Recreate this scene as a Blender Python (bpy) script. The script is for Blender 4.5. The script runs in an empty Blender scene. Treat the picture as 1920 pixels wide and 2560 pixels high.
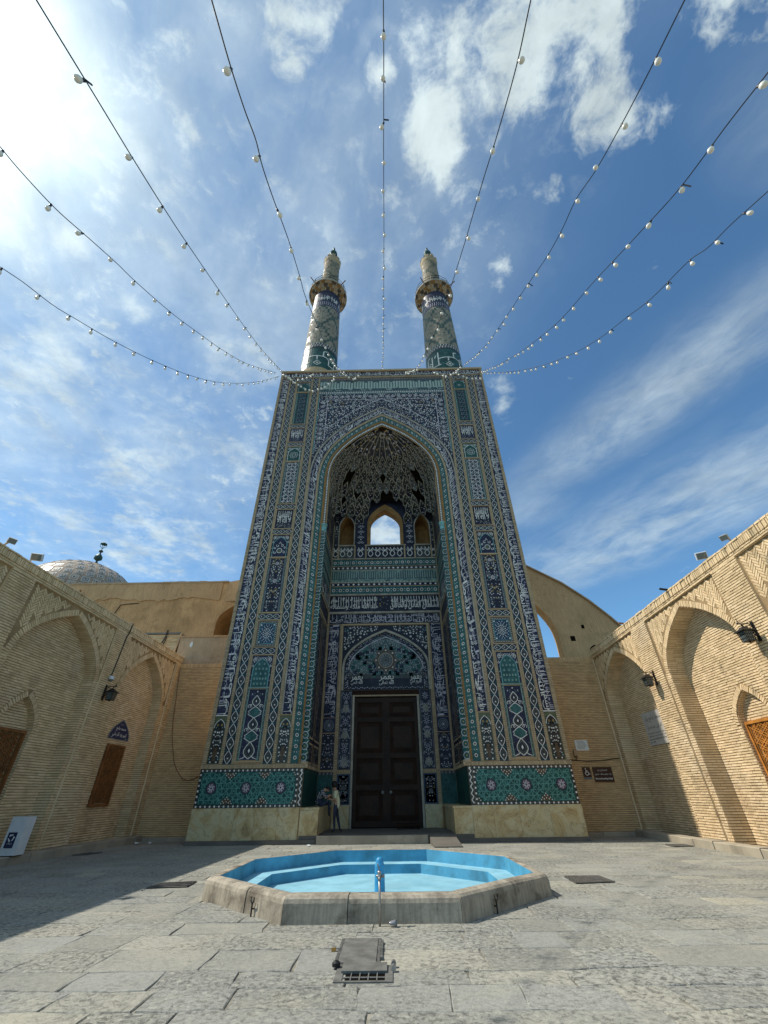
import bpy, math, random
from mathutils import Matrix, Vector
random.seed(7)
SC = bpy.context.scene
COL = SC.collection
V = Vector
PI = math.pi

# ------------------------------------------------------------------ camera
cam_d = bpy.data.cameras.new('camera'); cam = bpy.data.objects.new('camera', cam_d); COL.objects.link(cam)
SC.camera = cam
cam_d.sensor_fit = 'VERTICAL'; cam_d.sensor_height = 36.0; cam_d.lens = 36.0 * 1030.0 / 2560.0
cam_d.clip_start = 0.05; cam_d.clip_end = 2000.0
CAM = V((0.27, -20.5, 1.55))
_z = V((-19.0, 1499.0, -1030.0)).normalized()          # up direction seen in camera axes
_y = V((21.0, -708.5, -1030.0)); _y = (_y - _z * _y.dot(_z)).normalized()
_x = _y.cross(_z)
cam.matrix_world = Matrix.Translation(CAM) @ Matrix((_x, _y, _z)).to_4x4()

# ------------------------------------------------------------------ sun, sky
SUN = V((-1.0, 0.045, 1.25)).normalized()
sun_d = bpy.data.lights.new('sun', 'SUN'); sun_d.energy = 3.7; sun_d.angle = math.radians(0.53); sun_d.color = (1.0, 0.93, 0.82)
sun = bpy.data.objects.new('sun', sun_d); COL.objects.link(sun)
sun.rotation_euler = SUN.to_track_quat('Z', 'Y').to_euler(); sun.location = (-30, 0, 60)

world = bpy.data.worlds.new('World'); SC.world = world; world.use_nodes = True
wt = world.node_tree; wt.nodes.clear()


class NT:
    """tiny helper to write node trees"""
    def __init__(s, tree): s.t = tree
    def n(s, typ, ins=None, **props):
        nd = s.t.nodes.new(typ)
        for k, v in props.items(): setattr(nd, k, v)
        for k, v in (ins or {}).items():
            sock = nd.inputs[k]
            if isinstance(v, bpy.types.NodeSocket): s.t.links.new(v, sock)
            else: sock.default_value = v
        return nd
    def math(s, op, a, b=0.0, c=0.0, clamp=False):
        nd = s.n('ShaderNodeMath', {0: a, 1: b, 2: c}, operation=op); nd.use_clamp = clamp
        return nd.outputs[0]
    def mix(s, f, a, b, mode='MIX'):
        nd = s.n('ShaderNodeMix', {0: f, 6: a, 7: b}, data_type='RGBA', blend_type=mode)
        return nd.outputs[2]
    def ramp(s, f, stops, interp='LINEAR'):
        nd = s.n('ShaderNodeValToRGB', {0: f}); cr = nd.color_ramp; cr.interpolation = interp
        while len(cr.elements) > 1: cr.elements.remove(cr.elements[-1])
        cr.elements[0].position = stops[0][0]; cr.elements[0].color = stops[0][1]
        for p, c in stops[1:]:
            e = cr.elements.new(p); e.color = c
        return nd.outputs[0]
    def smooth(s, x, a, b, lo=0.0, hi=1.0):
        nd = s.n('ShaderNodeMapRange', {0: x, 1: a, 2: b, 3: lo, 4: hi}, interpolation_type='SMOOTHSTEP'); nd.clamp = True
        return nd.outputs[0]
    def noise(s, vec, scale, detail=4.0, rough=0.55, dist=0.0, lac=2.0, w=None):
        nd = s.n('ShaderNodeTexNoise', {'Vector': vec, 'Scale': scale, 'Detail': detail, 'Roughness': rough, 'Distortion': dist, 'Lacunarity': lac})
        return nd.outputs['Fac']


W = NT(wt)
elev = math.asin(SUN.z); azi = math.atan2(SUN.x, SUN.y)      # rotation measured from +Y towards +X
sky = W.n('ShaderNodeTexSky', sky_type='NISHITA'); sky.sun_disc = False
sky.sun_elevation = elev; sky.sun_rotation = azi; sky.altitude = 1200.0; sky.air_density = 1.0; sky.dust_density = 0.55; sky.ozone_density = 2.2
tc = W.n('ShaderNodeTexCoord').outputs['Generated']
sep = W.n('ShaderNodeSeparateXYZ', {0: tc})
zc = W.math('MAXIMUM', sep.outputs[2], 0.03)
px = W.math('DIVIDE', sep.outputs[0], zc); py = W.math('DIVIDE', sep.outputs[1], zc)
plan = W.n('ShaderNodeCombineXYZ', {0: px, 1: py, 2: 0.0}).outputs[0]      # a cloud layer seen from below


def blob(cx, cy, rx, ry, rot=0.0, inner=0.0):
    """soft elliptical patch of cloud cover on the cloud layer, 1 in its middle and 0 at its rim"""
    m = W.n('ShaderNodeMapping', {0: plan, 1: (cx, cy, 0), 2: (0, 0, math.radians(rot)), 3: (rx, ry, 1.0)}, vector_type='TEXTURE').outputs[0]
    ln = W.n('ShaderNodeVectorMath', {0: m}, operation='LENGTH').outputs['Value']
    return W.smooth(ln, 1.0, inner)


def addall(xs):
    a = xs[0]
    for b in xs[1:]: a = W.math('MAXIMUM', a, b)
    return a


def scaled(v, k): return W.n('ShaderNodeVectorMath', {0: v, 3: k}, operation='SCALE').outputs[0]


def vadd(a, b_): return W.n('ShaderNodeVectorMath', {0: a, 1: b_}, operation='ADD').outputs[0]


w1 = W.n('ShaderNodeTexNoise', {'Vector': plan, 'Scale': 3.0, 'Detail': 3.0}).outputs['Color']
w2 = W.n('ShaderNodeTexNoise', {'Vector': plan, 'Scale': 13.0, 'Detail': 4.0}).outputs['Color']
plan_w = vadd(vadd(plan, scaled(w1, 0.10)), scaled(w2, 0.035))
plan_w = vadd(plan_w, (-0.068, -0.068, 0.0))
mul = lambda a, b_: W.math('MULTIPLY', a, b_)
add = lambda a, b_: W.math('ADD', a, b_)
# cumulus patches
cum = addall([blob(0.27, 0.13, 0.35, 0.19, 0, .15), blob(0.10, 0.23, 0.13, 0.14, 30, .2), mul(blob(0.52, 0.09, 0.18, 0.12, 0, .1), .95), mul(blob(0.42, 0.20, 0.24, 0.13, 5, .1), .9), mul(blob(-0.11, 0.085, 0.13, 0.08, 0, .1), 0.9), mul(blob(-0.15, 0.13, 0.08, 0.08, 0, .1), 0.8),
              mul(blob(0.27, 0.45, 0.06, 0.15, -20), 0.72), mul(blob(0.33, 0.31, 0.10, 0.07), 0.7), mul(blob(0.0, 0.16, 0.06, 0.06), 0.7)])
nz1 = add(mul(W.math('SUBTRACT', W.noise(plan_w, 9.5, 10.0, 0.62), 0.5), 1.9), 0.5)
nz1b = W.noise(plan_w, 30.0, 6.0, 0.65)
c1 = mul(W.smooth(add(add(mul(cum, 0.62), mul(nz1, .80)), mul(nz1b, .22)), 0.80, 1.16), 0.92)
# broken clouds: low on the left, and added cover behind the camera
low = addall([blob(-0.95, 0.72, 0.5, 0.35, 20, .1), blob(-1.2, 1.7, 0.8, 0.8, 0, .2), mul(blob(-0.38, 0.70, 0.22, 0.22, 10, .1), .95), mul(blob(-0.48, 0.21, 0.10, 0.14, -15), .85), mul(blob(-0.66, 0.40, 0.16, 0.09, 10), .95),
              mul(blob(-0.62, 0.55, 0.14, 0.08, 10), .85), mul(blob(-0.9, 1.15, 0.45, 0.4, 0), .95), mul(blob(-0.75, 0.9, 0.35, 0.35, 0), .9), mul(blob(-0.55, 1.1, .3, .4), .8), mul(blob(-0.25, 0.55, .18, .12), .6), mul(blob(0.03, 0.72, 0.07, 0.10), 0.8), mul(blob(0.36, 0.85, 0.10, 0.2, -25), 0.62), mul(blob(-0.35, 2.0, 1.1, .7), .9), mul(blob(0.1, 1.75, .55, .5, 0, .5), 1.25), mul(blob(0.3, -1.7, 2.8, 1.6, 0, .5), .95)])  # last patch is unseen, added behind the camera to brighten shaded walls
nz2 = add(mul(W.math('SUBTRACT', W.noise(plan_w, 6.0, 10.0, 0.62), 0.5), 1.7), 0.5)
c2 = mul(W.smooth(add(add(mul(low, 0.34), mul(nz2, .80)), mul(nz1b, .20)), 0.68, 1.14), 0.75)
# thin streaked cirrus: noise stretched along the bands, with added cover out of view
strk = W.n('ShaderNodeMapping', {0: plan_w, 2: (0, 0, math.radians(-60)), 3: (1.6, 0.85, 1.0)}, vector_type='TEXTURE').outputs[0]
nz3 = W.noise(strk, 5.0, 9.0, 0.62, 0.35)
nz4 = W.noise(strk, 1.7, 4.0, 0.55)
cir = addall([blob(0.83, 0.86, 1.0, 0.26, -60, .0), mul(blob(1.25, 1.55, 1.6, 0.55, -58, .1), .95), mul(blob(0.70, 0.22, 0.25, 0.14, 30), 0.35), mul(blob(0.60, 1.45, 0.30, 0.3, -50), .5), mul(blob(0.6, -1.3, 3.2, 1.5, 0, .5), .9), mul(blob(2.3, 0.2, 1.2, 1.5, 0, .4), .9)])  # last two patches are unseen, added behind and right for ambient light
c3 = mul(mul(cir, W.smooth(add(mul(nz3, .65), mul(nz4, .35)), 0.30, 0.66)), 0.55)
# hazy veil over the sun's side of the sky, with forward scattering round the sun
sd = W.n('ShaderNodeVectorMath', {0: tc, 1: tuple(SUN)}, operation='DOT_PRODUCT').outputs['Value']
sdp = W.math('MAXIMUM', sd, 0.0)
glow = W.math('POWER', sdp, 4.0); glow2 = W.math('POWER', sdp, 48.0)
hz = W.smooth(add(mul(W.noise(plan_w, 1.9, 7.0, 0.60), .6), mul(nz3, .4)), 0.28, 0.74, 0.06, 0.62)
veil = W.math('ADD', mul(W.smooth(sdp, 0.36, 0.95, 0.0, 1.0), hz), mul(W.smooth(sdp, 0.945, 1.0), 0.7), clamp=True)
nz5 = W.noise(plan_w, 15.0, 9.0, 0.66)
c4 = mul(mul(W.smooth(nz5, 0.50, 0.70), W.smooth(W.noise(plan_w, 2.6, 4.0, 0.6), 0.42, 0.60)), mul(W.smooth(sdp, 0.40, 0.75), 0.55))
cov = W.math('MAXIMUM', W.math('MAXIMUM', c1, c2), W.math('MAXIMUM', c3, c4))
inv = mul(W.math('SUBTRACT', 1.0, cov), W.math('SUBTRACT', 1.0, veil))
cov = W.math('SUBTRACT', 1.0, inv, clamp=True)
dens = W.noise(plan_w, 7.0, 7.0, 0.6)
shade = add(W.smooth(dens, 0.28, 0.72, 3.4, 4.9), add(mul(glow, 0.8), mul(glow2, 7.0)))
ccol = W.n('ShaderNodeVectorMath', {0: (0.85, 0.985, 1.0), 3: shade}, operation='SCALE').outputs[0]
skyc = W.mix(1.0, sky.outputs[0], (0.60, 0.86, 0.91, 1.0), 'MULTIPLY')
above = W.smooth(sep.outputs[2], -0.01, 0.06)
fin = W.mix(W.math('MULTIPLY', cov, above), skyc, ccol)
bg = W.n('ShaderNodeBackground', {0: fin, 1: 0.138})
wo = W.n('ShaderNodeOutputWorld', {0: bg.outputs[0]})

SC.view_settings.view_transform = 'Standard'; SC.view_settings.look = 'None'
SC.view_settings.exposure = 0.5; SC.view_settings.gamma = 1.0; SC.view_settings.use_curve_mapping = False
SC.render.engine = 'CYCLES'
SC.cycles.max_bounces = 8; SC.cycles.diffuse_bounces = 6; SC.cycles.glossy_bounces = 2; SC.cycles.transmission_bounces = 4
SC.cycles.caustics_reflective = False; SC.cycles.caustics_refractive = False

# ------------------------------------------------------------------ object helpers
LOC = {}


def tag(o, label=None, cat=None, group=None, kind=None):
    if label: o['label'] = label
    if cat: o['category'] = cat
    if group: o['group'] = group
    if kind: o['kind'] = kind
    return o


def thing(name, label, cat, loc=(0, 0, 0), group=None):
    o = bpy.data.objects.new(name, None); COL.objects.link(o); o.location = loc; o.empty_display_size = 0.2
    LOC[o] = V(loc)
    return tag(o, label, cat, group)


class MB:
    """collects polygons in world space and links them as one mesh object"""
    def __init__(s): s.v = []; s.f = []; s.mi = []; s.mats = []
    def m(s, mat):
        if mat not in s.mats: s.mats.append(mat)
        return s.mats.index(mat)
    def poly(s, pts, mat):
        b = len(s.v); s.v.extend(pts); s.f.append(tuple(range(b, b + len(pts)))); s.mi.append(s.m(mat))
    def mesh(s, pts, faces, mat):
        b = len(s.v); s.v.extend(pts); k = s.m(mat)
        for f in faces: s.f.append(tuple(b + i for i in f)); s.mi.append(k)
    def obox(s, c, a, b, d, mat, back=True):
        """box with centre c and half axes a, b, d (d is the outward one)"""
        c = V(c); P = [c + a * i + b * j + d * k for k in (-1, 1) for j in (-1, 1) for i in (-1, 1)]
        F = [(4, 5, 7, 6), (0, 1, 5, 4), (1, 3, 7, 5), (3, 2, 6, 7), (2, 0, 4, 6)]
        if back: F.append((0, 2, 3, 1))
        s.mesh(P, F, mat)
    def box(s, lo, hi, mat):
        lo = V(lo); hi = V(hi); c = (lo + hi) / 2; h = (hi - lo) / 2
        s.obox(c, V((h.x, 0, 0)), V((0, h.y, 0)), V((0, 0, h.z)), mat)
    def fbox(s, F, lo, hi, mat, back=True):
        """box in the frame F"""
        lo = V(lo); hi = V(hi); c = (lo + hi) / 2; h = (hi - lo) / 2; R = F.to_3x3()
        s.obox(F @ c, R @ V((h.x, 0, 0)), R @ V((0, h.y, 0)), R @ V((0, 0, h.z)), mat, back)
    def tube(s, pts, r, mat, n=6, caps=True, rad=None):
        pts = [V(p) for p in pts]; k = len(pts); rings = []
        up = V((0, 0, 1))
        for i, p in enumerate(pts):
            t = (pts[min(i + 1, k - 1)] - pts[max(i - 1, 0)]).normalized()
            a = t.cross(up)
            if a.length < 0.05: a = t.cross(V((1, 0, 0)))
            a.normalize(); b = t.cross(a); rr = rad[i] if rad else r
            rings.append([p + (a * math.cos(2 * PI * j / n) + b * math.sin(2 * PI * j / n)) * rr for j in range(n)])
        P = [q for rg in rings for q in rg]; Fs = []
        for i in range(k - 1):
            for j in range(n):
                Fs.append((i * n + j, i * n + (j + 1) % n, (i + 1) * n + (j + 1) % n, (i + 1) * n + j))
        if caps: Fs.append(tuple(range(n - 1, -1, -1))); Fs.append(tuple((k - 1) * n + j for j in range(n)))
        s.mesh(P, Fs, mat)
    def lathe(s, c, prof, mat, n=16, ax=None, mats=None):
        """prof = [(r, h)] turned about the axis ax through c"""
        c = V(c); ax = V(ax or (0, 0, 1)).normalized()
        a = ax.cross(V((0, 1, 0)))
        if a.length < 0.1: a = ax.cross(V((1, 0, 0)))
        a.normalize(); b = ax.cross(a)
        P = [c + ax * h + (a * math.cos(2 * PI * j / n) + b * math.sin(2 * PI * j / n)) * r for r, h in prof for j in range(n)]
        for i in range(len(prof) - 1):
            Fs = [(i * n + j, i * n + (j + 1) % n, (i + 1) * n + (j + 1) % n, (i + 1) * n + j) for j in range(n)]
            bI = len(s.v) if i == 0 else bI
            if i == 0: s.v.extend(P)
            k = s.m(mats[i] if mats else mat)
            for f in Fs: s.f.append(tuple(bI + q for q in f)); s.mi.append(k)
    def build(s, name, parent=None, smooth=False, label=None, kind=None):
        me = bpy.data.meshes.new(name); o0 = LOC.get(parent, V((0, 0, 0)))
        off = o0
        if parent is not None and parent not in LOC:      # parent is itself a part: same origin as its thing
            pp = parent.parent
            off = LOC.get(pp, V((0, 0, 0)))
        me.from_pydata([tuple(V(p) - off) for p in s.v], [], s.f)
        for mt in s.mats: me.materials.append(mt)
        me.polygons.foreach_set('material_index', s.mi)
        if smooth: me.polygons.foreach_set('use_smooth', [True] * len(me.polygons))
        me.validate(verbose=False); me.update()
        o = bpy.data.objects.new(name, me); COL.objects.link(o)
        if parent is not None: o.parent = parent
        if label: o['label'] = label
        if kind: o['kind'] = kind
        return o


def top(o, label, cat, group=None): return tag(o, label, cat, group)


def copy_tree(o, loc=None, label=None):
    c = o.copy(); COL.objects.link(c)
    if loc is not None: c.location = loc; LOC[c] = V(loc)
    if label: c['label'] = label
    for ch in [x for x in bpy.data.objects if x.parent is o]:
        d = ch.copy(); COL.objects.link(d); d.parent = c
        for g in [x for x in bpy.data.objects if x.parent is ch]:
            e = g.copy(); COL.objects.link(e); e.parent = d
    return c


def frame(o, u, v, w):
    """4x4 frame with origin o and axes u (along), v (up), w (out)"""
    M = Matrix.Identity(4)
    for i, c in enumerate((V(u), V(v), V(w))):
        for r in range(3): M[r][i] = c[r]
    for r in range(3): M[r][3] = o[r]
    return M


PR = [(1, 0), (.992, .10), (.965, .22), (.91, .345), (.80, .49), (.66, .62), (.48, .755), (.25, .885), (0, 1)]


def arch_pts(c, a, spring, apex, n=2):
    """half widths and heights of a pointed Persian arch, from the left springing over the apex to the right one"""
    left = [(c - a * x, spring + (apex - spring) * h) for x, h in PR]
    if n > 1:
        d = []
        for i in range(len(left) - 1):
            for k in range(n):
                t = k / n; p0 = left[max(i - 1, 0)]; p1 = left[i]; p2 = left[i + 1]; p3 = left[min(i + 2, len(left) - 1)]
                q = []
                for j in (0, 1):
                    q.append(0.5 * (2 * p1[j] + (p2[j] - p0[j]) * t + (2 * p0[j] - 5 * p1[j] + 4 * p2[j] - p3[j]) * t * t + (3 * p1[j] - p0[j] - 3 * p2[j] + p3[j]) * t ** 3))
                d.append(tuple(q))
        d.append(left[-1]); left = d
    return left + [(2 * c - x, z) for x, z in reversed(left[:-1])]


def arch_hw(a, spring, apex, z):
    if z <= spring: return a
    if z >= apex: return -1.0
    h = (z - spring) / (apex - spring)
    for i in range(len(PR) - 1):
        if PR[i][1] <= h <= PR[i + 1][1]:
            t = (h - PR[i][1]) / (PR[i + 1][1] - PR[i][1]); return a * (PR[i][0] + (PR[i + 1][0] - PR[i][0]) * t)
    return -1.0


def arch_wall(mb, F, u0, u1, v0, v1, c, a, spring, apex, w, mat, base=None):
    """wall face from u0..u1, v0..v1 with an arched opening standing on `base` (default v0)"""
    base = v0 if base is None else base
    A = lambda u, v: F @ V((u, v, w))
    pts = arch_pts(c, a, spring, apex)
    if base > v0: mb.poly([A(u0, v0), A(u1, v0), A(u1, base), A(u0, base)], mat)
    mb.poly([A(u0, base), A(c - a, base), A(c - a, spring), A(u0, spring)], mat)
    mb.poly([A(c + a, base), A(u1, base), A(u1, spring), A(c + a, spring)], mat)
    mb.poly([A(u0, spring), A(c - a, spring), A(c - a, v1), A(u0, v1)], mat)
    mb.poly([A(c + a, spring), A(u1, spring), A(u1, v1), A(c + a, v1)], mat)
    for (x0, z0), (x1, z1) in zip(pts[:-1], pts[1:]):
        mb.poly([A(x0, z0), A(x1, z1), A(x1, v1), A(x0, v1)], mat)


def arch_reveal(mb, F, c, a, base, spring, apex, w0, w1, mat):
    pts = [(c - a, base)] + arch_pts(c, a, spring, apex) + [(c + a, base)]
    for (x0, z0), (x1, z1) in zip(pts[:-1], pts[1:]):
        mb.poly([F @ V((x0, z0, w0)), F @ V((x1, z1, w0)), F @ V((x1, z1, w1)), F @ V((x0, z0, w1))], mat)


def arch_fill(mb, F, c, a, base, spring, apex, w, mat):
    pts = [(c - a, base)] + arch_pts(c, a, spring, apex) + [(c + a, base)]
    n = len(pts)
    for i in range(n // 2):
        p, q, r, s = pts[i], pts[i + 1], pts[n - 2 - i], pts[n - 1 - i]
        P = [F @ V((p[0], p[1], w)), F @ V((s[0], s[1], w))]
        if i + 1 < n - 2 - i: P += [F @ V((r[0], r[1], w)), F @ V((q[0], q[1], w))]
        elif i + 1 == n - 2 - i: P += [F @ V((q[0], q[1], w))]
        else: break
        mb.poly(P, mat)


def arch_frame(mb, F, c, a0, s0, p0, a1, s1, p1, base, w0, w1, mat):
    """solid moulding between an inner and an outer arch, proud from w0 to w1"""
    A = [(c - a0, base)] + arch_pts(c, a0, s0, p0) + [(c + a0, base)]
    B = [(c - a1, base)] + arch_pts(c, a1, s1, p1) + [(c + a1, base)]
    for i in range(len(A) - 1):
        g = lambda p, w: F @ V((p[0], p[1], w))
        mb.poly([g(A[i], w1), g(A[i + 1], w1), g(B[i + 1], w1), g(B[i], w1)], mat)
        mb.poly([g(A[i], w0), g(A[i + 1], w0), g(A[i + 1], w1), g(A[i], w1)], mat)
        mb.poly([g(B[i], w0), g(B[i + 1], w0), g(B[i + 1], w1), g(B[i], w1)], mat)


# ------------------------------------------------------------------ materials
def material(name, col, rough=0.8, spec=0.3, metal=0.0, var=0.0, vscale=3.0, bump=0.0, bscale=40.0, bdist=0.01, island=0.0, stain=None, coat=0.0, speck=None, hue=None):
    m = bpy.data.materials.new(name); m.use_nodes = True
    N = NT(m.node_tree); p = m.node_tree.nodes['Principled BSDF']
    geo = N.n('ShaderNodeNewGeometry')
    co = geo.outputs['Position']
    c = (*col, 1.0)
    out = None
    if var > 0:
        f = N.noise(co, vscale, 6.0, 0.6)
        out = N.mix(N.smooth(f, 0.3, 0.7), tuple(x * (1 - var) for x in col) + (1,), tuple(min(1, x * (1 + var)) for x in col) + (1,))
    if island > 0:
        oi = N.n('ShaderNodeObjectInfo').outputs['Random']
        r = N.math('FRACT', N.math('ADD', geo.outputs['Random Per Island'], oi))
        lo = tuple(x * (1 - island) for x in col) + (1,); hi = tuple(min(1, x * (1 + island)) for x in (hue or col)) + (1,)
        rc = N.ramp(r, [(0.0, lo), (0.45, c), (1.0, hi)])
        out = N.mix(0.5, out, rc) if out is not None else rc
    if stain:
        scol, sscale, lo, hi, amt = stain
        f = N.math('MULTIPLY', N.smooth(N.noise(co, sscale, 7.0, 0.62, 0.4), lo, hi), amt)
        out = N.mix(f, out if out is not None else c, (*scol, 1.0))
    if speck:
        scol, sscale, lo, hi, amt = speck
        f = N.math('MULTIPLY', N.smooth(N.noise(co, sscale, 3.0, 0.7), lo, hi), amt)
        out = N.mix(f, out if out is not None else c, (*scol, 1.0))
    if out is not None: m.node_tree.links.new(out, p.inputs['Base Color'])
    else: p.inputs['Base Color'].default_value = c
    p.inputs['Roughness'].default_value = rough; p.inputs['Specular IOR Level'].default_value = spec; p.inputs['Metallic'].default_value = metal
    if coat: p.inputs['Coat Weight'].default_value = coat
    if bump > 0:
        b = N.n('ShaderNodeBump', {'Strength': bump, 'Distance': bdist, 'Height': N.noise(co, bscale, 5.0, 0.65)})
        m.node_tree.links.new(b.outputs[0], p.inputs['Normal'])
    return m


M = {}
BR = (0.62, 0.465, 0.275)
M['brick'] = material('buff_brick', BR, 0.92, 0.15, var=0.20, vscale=0.8, island=0.24, hue=(0.66, 0.51, 0.33), bump=0.5, bscale=60, bdist=0.006, stain=((0.70, 0.58, 0.41), 0.45, 0.48, 0.70, 0.65), speck=((0.37, 0.25, 0.14), 0.9, 0.54, 0.76, 0.65))
M['brick_gap'] = material('brick_mortar', (0.31, 0.215, 0.115), 0.95, 0.1, var=0.25, vscale=2.0, bump=0.6, bscale=50, bdist=0.008)
M['brick_corner'] = material('orange_buff_brick', (0.59, 0.41, 0.22), 0.92, 0.15, var=0.20, vscale=0.8, island=0.24, bump=0.5, bscale=60, bdist=0.006, stain=((0.58, 0.45, 0.28), 0.6, 0.5, 0.75, 0.5), speck=((0.36, 0.22, 0.10), 0.8, 0.56, 0.76, 0.5))
M['tan'] = material('tan_edge_brick', (0.37, 0.285, 0.18), 0.85, 0.2, island=0.30, var=0.15, vscale=4, bump=0.3, bscale=50)
M['tan_gap'] = material('tan_joint', (0.17, 0.125, 0.08), 0.95, 0.1)
M['mud'] = material('mud_plaster', (0.53, 0.335, 0.17), 0.97, 0.05, var=0.15, vscale=0.7, bump=1.0, bscale=6.0, bdist=0.06, stain=((0.30, 0.185, 0.095), 1.6, 0.45, 0.75, 0.6))
M['mud_smooth'] = material('smooth_mud_plaster', (0.52, 0.345, 0.19), 0.95, 0.05, var=0.10, vscale=0.6, bump=0.4, bscale=9.0, bdist=0.03, stain=((0.28, 0.19, 0.11), 0.9, 0.5, 0.8, 0.45))
M['mud_grey'] = material('grey_mud_plaster', (0.42, 0.315, 0.21), 0.95, 0.05, var=0.14, vscale=0.8, bump=0.5, bscale=8.0, bdist=0.03, stain=((0.22, 0.16, 0.11), 1.3, 0.5, 0.75, 0.5))
M['navy'] = material('navy_glaze', (0.018, 0.021, 0.048), 0.42, 0.22, var=0.45, vscale=2.2)
M['navy_dk'] = material('dark_navy_glaze', (0.015, 0.016, 0.031), 0.42, 0.22, var=0.4, vscale=2.5)
M['blue'] = material('cobalt_glaze', (0.018, 0.046, 0.085), 0.42, 0.25, var=0.35, vscale=3)
M['white'] = material('white_glaze', (0.64, 0.62, 0.57), 0.42, 0.3, var=0.16, vscale=3)
M['lilac'] = material('lilac_white_glaze', (0.43, 0.40, 0.43), 0.4, 0.4, var=0.2, vscale=4)
M['dull'] = material('grey_blue_glaze', (0.15, 0.165, 0.18), 0.45, 0.25, var=0.3, vscale=4)
M['turq'] = material('turquoise_glaze', (0.030, 0.096, 0.094), 0.42, 0.22, var=0.35, vscale=3)
M['turq_lt'] = material('pale_turquoise_glaze', (0.13, 0.30, 0.29), 0.35, 0.5, var=0.25, vscale=3)
M['teal'] = material('deep_teal_glaze', (0.012, 0.066, 0.060), 0.42, 0.22, var=0.4, vscale=2.5)
M['teal_lt'] = material('teal_line_glaze', (0.060, 0.21, 0.19), 0.35, 0.5, var=0.25, vscale=4)
M['green'] = material('olive_glaze', (0.075, 0.090, 0.045), 0.4, 0.4, var=0.3, vscale=5)
M['black'] = material('black_glaze', (0.012, 0.014, 0.016), 0.35, 0.5, var=0.3, vscale=5)
M['grey'] = material('slate_glaze', (0.052, 0.058, 0.056), 0.45, 0.25, var=0.3, vscale=5)
M['ochre'] = material('ochre_glaze', (0.33, 0.22, 0.055), 0.4, 0.4, var=0.3, vscale=6)
M['brownt'] = material('brown_glaze', (0.075, 0.045, 0.022), 0.4, 0.4, var=0.3, vscale=5)
M['purple'] = material('aubergine_glaze', (0.035, 0.016, 0.050), 0.35, 0.5, var=0.35, vscale=6)
M['frieze'] = material('sea_green_glaze', (0.17, 0.245, 0.205), 0.45, 0.5, var=0.22, vscale=2.0)
M['frieze_dk'] = material('dark_sea_green_glaze', (0.012, 0.055, 0.062), 0.35, 0.5, var=0.3, vscale=4)
M['rib'] = material('vault_rib_plaster', (0.33, 0.30, 0.245), 0.8, 0.2, var=0.25, vscale=2.5)
M['ochre_brick'] = material('ochre_brick', (0.27, 0.155, 0.062), 0.92, 0.1, var=0.2, vscale=3, bump=0.4, bscale=25)
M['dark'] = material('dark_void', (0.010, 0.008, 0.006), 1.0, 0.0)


def marble():
    m = bpy.data.materials.new('yellow_marble'); m.use_nodes = True; N = NT(m.node_tree); p = m.node_tree.nodes['Principled BSDF']
    co = N.n('ShaderNodeTexCoord').outputs['Object']; oi = N.n('ShaderNodeObjectInfo').outputs['Random']
    sh = N.n('ShaderNodeVectorMath', {0: co, 1: N.n('ShaderNodeVectorMath', {0: (17.0, 9.0, 5.0), 3: oi}, operation='SCALE').outputs[0]}, operation='ADD').outputs[0]
    f = N.noise(sh, 0.9, 6.0, 0.6, 1.4)
    c = N.ramp(f, [(0.25, (0.20, 0.13, 0.055, 1)), (0.42, (0.43, 0.32, 0.15, 1)), (0.56, (0.50, 0.43, 0.26, 1)), (0.72, (0.34, 0.30, 0.17, 1))])
    vn = N.noise(sh, 1.5, 5.0, 0.6, 2.0)
    vein = N.math('SUBTRACT', 1.0, N.smooth(N.math('ABSOLUTE', N.math('SUBTRACT', vn, 0.5)), 0.0, 0.018))
    c = N.mix(N.math('MULTIPLY', vein, 0.55), c, (0.09, 0.055, 0.025, 1))
    m.node_tree.links.new(c, p.inputs['Base Color']); p.inputs['Roughness'].default_value = 0.38; p.inputs['Specular IOR Level'].default_value = 0.4
    return m


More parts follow.
